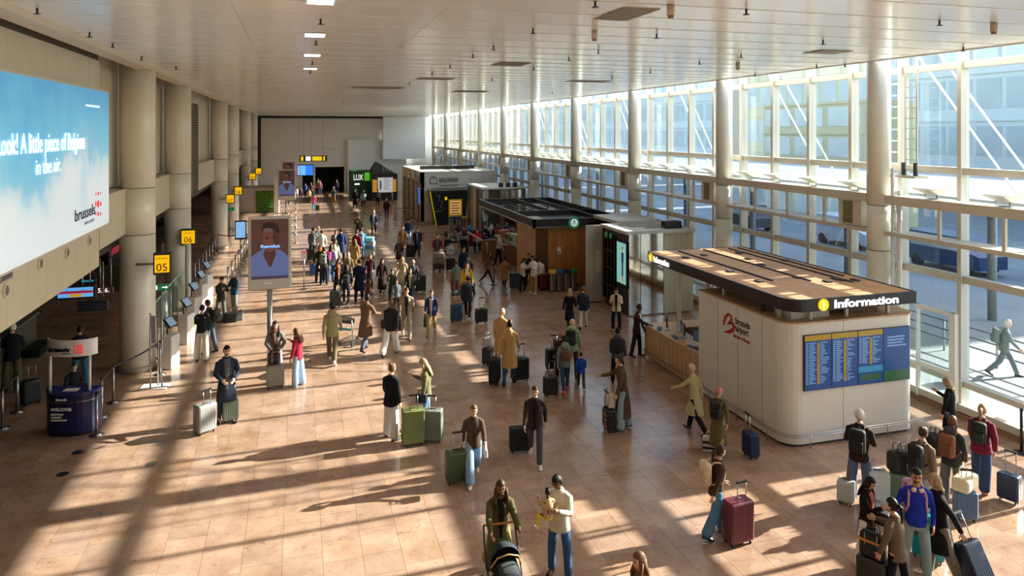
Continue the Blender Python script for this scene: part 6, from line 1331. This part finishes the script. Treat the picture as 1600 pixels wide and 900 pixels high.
B_(361, 503, 0, (26, 26, 26), 'black holdall on the floor between the elderly couple', (.45, .3, .42), 'duffel', name='travel_bag'); B_(349, 500, 10, (96, 96, 94), 'grey bag on the floor beside the black holdall', (.4, .26, .34), 'duffel', name='travel_bag'); B_(374, 500, 0, (120, 118, 112), 'light grey bag at the feet of the elderly man', (.3, .24, .38), name='travel_bag')
a = P(19, 506, 612, 170, 'phone', 'jacket', (26, 28, 34), 'wide', (92, 88, 58), 'short', 'w', 'white haired man in a black jacket and olive trousers at the check-in desk')
S(48, 632, 20, (24, 24, 26), 'black suitcase beside the man at the check-in desk', size=MED)
a = P(125, 510, 604, 185, 'stand', 'jacket', (24, 26, 32), 'straight', (44, 96, 130), 'short', 'k', 'man in a black top and blue jeans at the check-in desk behind the podium')
a = P(115, 568, 655, 15, 'hands', 'jacket', (28, 30, 40), 'straight', (28, 30, 44), 'short', 'n', 'attendant in a dark uniform behind the welcome podium', ext=None)
for x, yh, lb in ((104, 512, 'check-in agent in dark clothing behind the desks, left one'), (143, 508, 'check-in agent in dark clothing behind the desks, right one'), (50, 516, 'check-in agent in dark clothing behind the nearest desk')):
    q, h = stand_at(x, yh, None, 1.6); q.x = -10.0; person(q, R(-90), 1.66, 'stand', 'jacket', (34, 32, 40), 'straight', BK, 'bob', 'n', lb, fem=1)
# --- centre left group
a = P(519, 470, 566, 175, 'walk', 'jacket', (152, 140, 104), 'straight', (104, 92, 66), 'short', 'k', 'man in a khaki hooded jacket and camouflage trousers walking away', skin='b', shoe=WH_, ext=[('hood', (152, 140, 104))])
a = P(571, 459, 548, 150, 'push', 'coat', (118, 88, 66), 'straight', (96, 100, 116), 'short', 'k', 'man in a long brown overcoat pushing a luggage cart', skin='b')
a = P(610, 465, 555, 160, 'walk2', 'jacket', (34, 38, 38), 'wide', (232, 228, 220), 'bald', 'k', 'bald man in a black jacket and white trousers with a duffel bag', skin='b')
carried(a, -1, (28, 30, 32), 'black duffel bag slung by the man in white trousers', (.6, .28, .34), 'duffel').location.z += .35
a = P(635, 446, 526, 2, 'walk', 'jacket', (150, 134, 112), 'straight', (176, 166, 144), 'short', 'n', 'man in a checked beige jacket walking towards the camera', inner=(30, 40, 44), shoe=CRM)
carried(a, 1, BK, 'black shopping bag of the man in the checked beige jacket', (.3, .12, .4))
a = P(674, 450, 523, -4, 'walk2', 'jacket', (36, 50, 92), 'straight', (176, 142, 92), 'short', 'n', 'man in a navy jacket and tan trousers walking towards the camera', inner=CRM)
carried(a, 1, (36, 84, 50), 'green shopping bag of the man in tan trousers', (.3, .12, .34))
a = P(575, 433, 473, 170, 'walk', 'coat', (92, 62, 46), 'slim', DG, 'long', 'n', 'small child in a brown coat behind the crowd', fem=1)
a = P(541, 411, 478, 178, 'walk', 'jacket', (24, 26, 28), 'slim', (40, 44, 60), 'bob', 'k', 'person all in black with a small backpack walking away beside the tall man', fem=1, shoe=WH_); backpack_on(a, (36, 50, 50), 'small dark backpack worn low by the person all in black', s=.75)
a = P(561, 403, 470, 176, 'walk2', 'coat', (26, 34, 58), 'straight', (34, 44, 76), 'short', 'n', 'tall man in a navy coat walking away in the middle of the crowd')
S(524, 480, 170, (40, 56, 52), 'dark green suitcase pulled by the person all in black', size=MED)
a = P(506, 387, 445, 172, 'stand', 'jacket', (56, 62, 52), 'straight', NV, 'short', 'k', 'person in an olive parka with a striped grey backpack'); backpack_on(a, (128, 130, 124), 'striped grey backpack on the olive parka')
a = P(500, 383, 441, 190, 'stand2', 'coat', (40, 42, 44), 'straight', NV, 'bob', 'o', 'orange haired person in a dark coat beside the olive parka', fem=1)
a = P(517, 382, 440, 150, 'stand', 'jacket', (110, 136, 160), 'straight', JB, 'bob', 'n', 'person in a pale blue jacket with a pink backpack', fem=1); backpack_on(a, (206, 40, 130), 'bright pink backpack in the crowd', s=.85)
a = P(528, 403, 462, 20, 'phone1', 'coat', (34, 28, 30), 'slim', BK, 'long', 'n', 'woman in a dark coat with an orange collar facing the camera', fem=1, inner=(214, 110, 70))
S(490, 430, 10, (36, 84, 170), 'bright blue suitcase at the edge of the crowd', size=CAB); S(485, 408, 10, (30, 30, 32), 'black suitcase topped with a bag at the left edge of the crowd', size=MED)
a = P(488, 356, 407, 160, 'reach', 'jacket', (104, 108, 112), 'straight', DG, 'short', 'n', 'man in a grey suit jacket at the notice post')
a = P(496, 353, 402, 60, 'stand', 'jacket', (60, 60, 66), 'straight', DG, 'short', 'w', 'white haired man behind the man in the grey suit jacket')
a = P(503, 360, 408, 180, 'stand2', 'jacket', (226, 224, 222), 'slim', DG, 'short', 'k', 'person in a white jacket behind the crowd')
a = P(524, 359, 408, 10, 'phone', 'jacket', (40, 56, 92), 'straight', DG, 'short', 'n', 'person in a blue shirt jacket with white collar in the back of the crowd', inner=WH_)
a = P(533, 357, 410, 180, 'stand', 'coat', (36, 56, 96), 'straight', NV, 'short', 'k', 'person in a long royal blue coat seen from behind')
a = P(523, 374, 428, 30, 'stand', 'coat', (196, 180, 154), 'slim', JL, 'long', 'n', 'woman in a pale beige coat inside the crowd', fem=1)
a = P(557, 360, 412, 160, 'stand', 'jacket', (110, 34, 60), 'straight', BR, 'short', 'n', 'person in a plum jacket behind the luggage trolley')
a = P(564, 355, 406, 175, 'push', 'jacket', (44, 140, 190), 'slim', (48, 84, 124), 'short', 'k', 'person in a turquoise jacket pushing a luggage trolley'); backpack_on(a, (120, 122, 124), 'grey backpack on the turquoise jacket')
a = P(554, 372, 424, 170, 'walk2', 'coat', (150, 118, 70), 'slim', TAN, 'long', 'm', 'woman in a mustard and purple patterned coat', fem=1, ext=[('scarf', (120, 90, 130))])
a = P(578, 395, 448, 5, 'walk', 'coat', (44, 26, 34), 'slim', DG, 'long', 'm', 'woman in a dark open coat over a burgundy top', fem=1, inner=(120, 24, 48))
a = P(597, 402, 459, 5, 'walk2', 'longcoat', (40, 30, 30), 'slim', BK, 'long', 'k', 'woman in a long black coat walking towards the camera', fem=1, inner=(120, 100, 90))
a = P(544, 395, 452, 0, 'stand', 'coat', (120, 100, 80), 'slim', BR, 'scarfhead', (190, 170, 150), 'woman with a beige headscarf inside the crowd', fem=1)
a = P(613, 420, 474, -10, 'phone1', 'jacket', (54, 62, 52), 'straight', (52, 60, 52), 'short', 'k', 'man in dark green camouflage clothing at the right of the crowd')
a = P(619, 434, 486, 10, 'walk', 'puffer', (104, 106, 108), 'straight', DG, 'bob', 'k', 'young person in a grey patterned puffer jacket', fem=1)
a = P(629, 399, 455, -10, 'walk', 'coat', (196, 174, 132), 'wide', BEI, 'long', 'y', 'blonde woman in a beige trench coat', fem=1)
a = P(645, 404, 462, 10, 'walk2', 'jacket', (64, 72, 80), 'straight', JB, 'short', 'w', 'grey haired man in a dark blue grey jacket'); 
a = P(641, 417, 474, -5, 'walk', 'coat', (38, 34, 34), 'straight', (60, 88, 130), 'short', 'm', 'man in a black coat over a cream shirt in front of the grey haired man', inner=(210, 196, 150))
S(656, 456, 20, (26, 28, 30), 'big black suitcase right of the grey haired man', size=BIG)
a = P(623, 373, 415, -5, 'walk', 'coat', (64, 34, 34), 'slim', BK, 'long', 'k', 'long haired woman in a dark red brown coat over a grey top', fem=1, inner=MG)
a = P(629, 351, 398, 10, 'walk2', 'coat', (150, 96, 50), 'slim', JB, 'cap', (96, 62, 40), 'woman in a rust brown coat and brown hat', fem=1, inner=BEI)
a = P(638, 339, 384, 170, 'walk', 'jacket', (66, 104, 144), 'straight', JL, 'short', 'n', 'person in a light blue jacket carrying a dark backpack'); backpack_on(a, (26, 30, 40), 'dark backpack on the light blue jacket')
a = P(652, 353, 402, 0, 'walk', 'coat', (28, 30, 38), 'straight', (60, 66, 74), 'short', 'n', 'man in a black suit walking towards the camera', inner=(120, 140, 170))
S(641, 403, 0, (28, 28, 30), 'tall black suitcase left of the man in the black suit', size=BIG)
a = P(584, 327, 368, 0, 'walk2', 'jacket', (50, 66, 92), 'slim', (34, 40, 60), 'short', 'g', 'man in a blue jacket over a white shirt walking alone', inner=WH_)
a = P(560, 335, 378, 5, 'phone1', 'jacket', (70, 68, 40), 'slim', BK, 'short', 'm', 'person in a camouflage jacket behind the man in turquoise')
a = P(604, 309, 341, 178, 'walk', 'puffer', (104, 26, 54), 'slim', (40, 34, 50), 'short', 'w', 'person in a burgundy jacket walking away near the far shops'); backpack_on(a, (36, 44, 40), 'dark backpack on the distant burgundy jacket', s=.8)
a = P(590, 295, 324, 178, 'walk2', 'jacket', (40, 40, 44), 'slim', NV, 'short', 'n', 'person in a dark jacket walking towards the far shops'); backpack_on(a, (90, 88, 76), 'grey backpack on the person walking towards the far shops', s=.8)
a = P(555, 295, 326, 175, 'stand', 'longcoat', BK, 'slim', BK, 'short', 'k', 'person in a long black coat before the green shop')
a = P(568, 296, 325, 185, 'walk', 'puffer', (130, 146, 156), 'slim', BK, 'bob', 'n', 'person in a pale blue grey puffer jacket before the green shop', fem=1)
a = P(521, 291, 320, 0, 'phone', 'jacket', (46, 50, 54), 'straight', (130, 96, 50), 'short', 'n', 'man in a dark jacket and mustard trousers near the end doors')
a = P(490, 303, 329, 175, 'pull', 'jacket', (186, 80, 110), 'slim', (60, 110, 150), 'bob', 'k', 'person in a pink jacket with a small suitcase near the end doors', fem=1); S(496, 330, 0, (70, 66, 56), 'small brown suitcase of the person in the pink jacket', size=CAB)
for x, yh, yf, c1, c2, lb in ((497, 279, 304, (120, 130, 60), DG, 'distant person with a yellow green bag at the end doors'), (477, 284, 310, (50, 70, 110), NV, 'distant man in a blue suit left of the end doors'), (470, 293, 313, (90, 70, 100), BK, 'distant person in purple under the flight screens'), (483, 294, 317, (190, 160, 120), BR, 'distant person in beige under the flight screens'), (486, 284, 308, (90, 50, 46), DG, 'distant person in dark red behind the person in beige'), (463, 292, 312, (200, 190, 180), BEI, 'distant person in cream beside the second totem'), (526, 281, 303, (60, 40, 80), NV, 'distant person in violet at the end doorway'), (500, 282, 305, (150, 90, 100), JB, 'distant person in rose beside the yellow green bag')):
    P(x, yh, yf, 175 if x % 2 else 5, 'stand' if x % 3 else 'walk', 'jacket', c1, 'slim', c2, 'short', 'n', lb)
# --- cafe side
a = P(683, 361, 421, 5, 'push', 'jacket', (96, 36, 60), 'straight', BK, 'short', 'n', 'man in a maroon jacket behind a loaded luggage trolley', inner=(90, 96, 70))
S(704, 423, 10, (26, 26, 28), 'black suitcase beside the loaded luggage trolley', size=MED); B_(703, 398, 0, (206, 206, 204), 'white plastic bag near the maroon jacket', (.4, .3, .5), name='plastic_bag')
a = P(729, 409, 474, 10, 'stand', 'jacket', (226, 170, 40), 'straight', NV, 'long', 'n', 'woman in a bright yellow jacket behind the person with the printed top', fem=1, inner=(236, 220, 190))
a = P(731, 429, 500, 172, 'walk', 'jacket', (40, 44, 48), 'slim', BK, 'short', 'k', 'person in a black top with a grey print on the back', ext=[('hood', (96, 100, 104))], shoe=WH_)
S(713, 455, 10, (176, 20, 44), 'bright red suitcase left of the woman in yellow', size=BIG, up=0); S(713, 503, 15, (30, 70, 96), 'teal blue suitcase with stickers at left of the printed top', size=MED); S(752, 505, 20, (30, 34, 34), 'black cabin suitcase pulled by the person with the printed top', size=(.46, .24, .56), tilt=0)
a = P(713, 408, 462, 200, 'stand', 'jacket', (112, 124, 106), 'straight', (110, 116, 108), 'short', 'n', 'person in grey green clothes beside the red suitcase')
a = P(724, 386, 446, 20, 'stand', 'jacket', (34, 42, 62), 'straight', NV, 'short', 'n', 'man in a dark blue coat behind the woman in yellow'); a = P(733, 398, 455, -20, 'walk2', 'jacket', (60, 50, 52), 'straight', BK, 'bob', 'm', 'woman in a dark top with an orange cup behind the yellow jacket', fem=1, inner=(210, 90, 60))
a = P(788, 400, 449, 172, 'walk', 'coat', (150, 106, 66), 'slim', BK, 'short', 'k', 'person in a camel coat queuing at the cafe', shoe=BR)
a = P(762, 392, 444, 80, 'walk2', 'jacket', (110, 80, 72), 'slim', (40, 38, 40), 'long', 'n', 'woman striding past the cafe partition in dark leggings', fem=1, shoe=LG)
a = P(817, 403, 456, 60, 'phone', 'jacket', (206, 192, 168), 'straight', BK, 'bob', 'k', 'woman in a cream cardigan beside the wooden cafe', fem=1); a = P(834, 399, 459, -40, 'phone', 'jacket', (226, 222, 214), 'straight', (170, 136, 80), 'bob', 'k', 'person in a white jacket and mustard trousers beside the wooden cafe', fem=1, shoe=WH_)
a = P(826, 396, 450, 0, 'stand', 'jacket', (40, 36, 40), 'straight', BK, 'short', 'k', 'man in black between the two people in pale jackets', skin='t'); a = P(843, 403, 453, 178, 'stand2', 'jacket', (214, 206, 190), 'straight', BK, 'short', 'n', 'person in an ivory jacket against the wooden wall')
S(851, 453, 20, (96, 20, 50), 'burgundy suitcase against the wooden cafe wall', size=BIG, up=0); S(805, 452, -10, (34, 46, 66), 'dark blue suitcase left of the woman in the cream cardigan', size=BIG)
a = P(779, 364, 414, 70, 'reach', 'shirt', (200, 190, 176), 'straight', BK, 'cap', (90, 90, 90), 'cafe worker in a pale top and grey cap at the counter')
k_ = 0
for x, y, c1, c2, hr, lb in ((746, 392, (210, 30, 34), BK, 'short', 'person in a bright red top seated in the cafe'), (716, 377, (60, 50, 66), (190, 120, 130), 'bob', 'person in dark clothes seated beside the bins'), (733, 380, (40, 130, 200), DG, 'short', 'person in a bright blue jacket seated in the cafe'), (697, 396, (176, 136, 100), BEI, 'long', 'woman in tan seated beside the trolley'), (712, 390, (96, 100, 98), DG, 'short', 'person in grey seated at the front cafe table'), (758, 383, (40, 40, 56), NV, 'short', 'person in navy seated at the right of the cafe'), (776, 380, (150, 60, 50), DG, 'long', 'woman in rust red seated at the back of the cafe'), (790, 378, (50, 62, 100), BK, 'short', 'person in royal blue seated near the counter end'), (725, 396, (130, 132, 126), BK, 'bob', 'person in pale grey seated before the red bench'), (768, 377, (200, 196, 190), JB, 'short', 'person in white seated at the far cafe table')):
    q = gp(x, y); rz = facing(q, (k_*67) % 360); t = person(q, rz, 1.7, 'sit', 'jacket', c1, 'straight', c2, hr, 'n' if k_ % 2 else 'k', lb, fem=k_ % 2)
    M_ = Matrix.Rotation(rz, 3, 'Z'); o = M_ @ V((0, -.02, 0)); cafe_chair(q.x+o.x, q.y+o.y, rz, 'dark cafe chair under the '+lb.replace(' seated', ', seated'))
    if k_ % 2 == 0: o = M_ @ V((0, .62, 0)); cafe_table(q.x+o.x, q.y+o.y, 'round wooden cafe table before the '+lb.split(' seated')[0], .28)
    k_ += 1
# --- outside
q = gp(1570, 585); q.z = -.05; a = person(q, facing(q, 100), 1.74, 'walk', 'jacket', (110, 124, 120), 'straight', (96, 108, 112), 'short', 'w', 'person in grey green walking outside behind the glass at right'); backpack_on(a, (104, 116, 112), 'grey backpack on the person outside the glass')
# ------------------------------------------------------------ stroller and luggage carts
def wheelm(r, w_=.04): return cached(('wh', r), lambda: MB().tube([(-w_/2, 0, 0), (w_/2, 0, 0)], r, 18).mesh('wheel', BLACK))
f = Matrix.Rotation(W1.rotation_euler[2], 3, 'Z') @ V((.04, .60, 0)); st = thing('stroller', 'black baby stroller with a brown handlebar pushed by the woman in the olive coat', 'stroller', W1.location+f, W1.rotation_euler[2])
MB().rings([((0, -.12, .62), V((.2, 0, 0)), V((0, .02, .10))), ((0, .0, .58), V((.21, 0, 0)), V((0, .03, .14))), ((0, .28, .56), V((.21, 0, 0)), V((0, .03, .13))), ((0, .42, .58), V((.17, 0, 0)), V((0, .02, .08)))], 16).build('carrycot', cloth((30, 30, 34)), st)
s = MB(); vs = []; n = 10
for i in range(7):
    t_ = R(-15+i*20)
    for k in range(n+1): a_ = pi*k/n; vs.append((.235*cos(a_), -.06-.30*cos(t_)*sin(a_)*1.0+.12, .66+.30*sin(t_)*sin(a_)+.02))
s.add(vs, [(i*(n+1)+k, i*(n+1)+k+1, (i+1)*(n+1)+k+1, (i+1)*(n+1)+k) for i in range(6) for k in range(n)], 0, True); s.build('hood', cloth((52, 58, 66)), st)
MB().tube([(-.235, .1, .66), (-.16, .22, .86), (0, .26, .92), (.16, .22, .86), (.235, .1, .66)], .011, 8).build('hood_trim', mat('trim_tan', (196, 150, 100), .5), st)
for s_ in (-1, 1):
    MB().tube([(s_*.25, -.42, 1.02), (s_*.26, -.30, .8), (s_*.26, .05, .45), (s_*.24, .38, .16)], .014, 8).build('frame_tube', BLACK, st); MB().tube([(s_*.26, .05, .45), (s_*.27, -.34, .16)], .014, 8).build('frame_tube', BLACK, st)
    link('wheel', wheelm(.14), st, (s_*.28, -.34, .14)); link('wheel', wheelm(.09), st, (s_*.23, .40, .09))
MB().tube([(-.25, -.42, 1.02), (.25, -.42, 1.02)], .018, 10).build('handlebar', mat('bar_brown', (190, 130, 50), .5), st); MB().rbox((-.2, -.25, .2), (.2, .25, .34), .05).build('basket', cloth((44, 44, 46)), st)
MB().rings([((0, .10, .68), V((.15, 0, 0)), V((0, .0, .05))), ((0, .34, .66), V((.15, 0, 0)), V((0, 0, .05)))], 12).build('blanket', cloth((60, 62, 66)), st)
def cart(x, y, face, lb):
    q = gp(x, y); rz = facing(q, face); t = thing('luggage_cart', lb, 'cart', (q.x, q.y, 0), rz)
    for s_ in (-1, 1):
        MB().tube([(s_*.27, -.42, 1.02), (s_*.27, -.36, .5), (s_*.27, -.33, .16), (s_*.24, .5, .14)], .017, 8).build('frame_tube', STEEL, t); link('wheel', wheelm(.08), t, (s_*.25, -.33, .08))
    link('wheel', wheelm(.08), t, (0, .45, .08)); MB().tube([(-.28, -.42, 1.02), (.28, -.42, 1.02)], .02, 8).build('handle_bar', mat('bar_grey', (90, 96, 98), .5), t)
    s = MB()
    for k in range(7): s.box((-.25+k*.083-.006, -.36, .15), (-.25+k*.083+.006, .52, .165))
    s.build('deck_wires', STEEL, t); MB().box((-.27, -.40, .78), (.27, -.22, .80)).box((-.27, -.22, .78), (.27, -.205, .94)).build('basket', STEEL, t); MB().box((-.26, -.41, .56), (.26, -.395, .64)).build('advert_plate', mat('plate_teal', (90, 170, 170), .5), t)
    return t, q, rz
cart(548, 537, 150, 'empty steel luggage cart pushed by the man in the brown overcoat')
t, q, rz = cart(578, 404, 170, 'luggage cart piled with blue and white boxes')
M_ = Matrix.Rotation(rz, 3, 'Z')
for dx, dy, z, sz, c_, lb in ((0, .1, .17, (.5, .7, .45), (214, 212, 208), 'white box at the bottom of the piled luggage cart'), (0, .1, .63, (.5, .6, .32), (110, 136, 180), 'blue box in the middle of the piled luggage cart'), (0, .05, .96, (.4, .5, .24), (130, 206, 200), 'pale green box on top of the piled luggage cart')):
    o = q+M_ @ V((dx, dy, 0)); tb = thing('packing_box', lb, 'box', (o.x, o.y, z), rz); m2 = mat('box_%d' % c_[0], c_, .6); MB().rbox((-sz[0]/2, -sz[1]/2, 0), (sz[0]/2, sz[1]/2, sz[2]*.8), .02).build('box_body', m2, tb); MB().rbox((-sz[0]/2-.008, -sz[1]/2-.008, sz[2]*.8), (sz[0]/2+.008, sz[1]/2+.008, sz[2]-.005), .02).build('lid', m2, tb)
t, q, rz = cart(685, 424, 5, 'luggage cart loaded with stacked suitcases before the man in maroon')
M_ = Matrix.Rotation(rz, 3, 'Z')
for z, c_, lb in ((.17, (60, 34, 40), 'dark red suitcase lying lowest on the loaded cart'), (.45, (128, 124, 116), 'grey suitcase lying in the middle of the loaded cart'), (.73, (150, 146, 136), 'pale grey suitcase lying on top of the loaded cart')):
    o = q+M_ @ V((0, .05, 0)); tb = thing('suitcase', lb, 'suitcase', (o.x, o.y, z), rz); bm = rounded(.56, .66, .26, .04); link('shell', bm_obj(bm, 'shell', mat('lie_%d' % c_[0], c_, .5)), tb); MB().box((-.283, -.3, .125), (.283, .3, .135)).build('zip_line', BLACK, tb)
for o in PPL: del o['_pose']
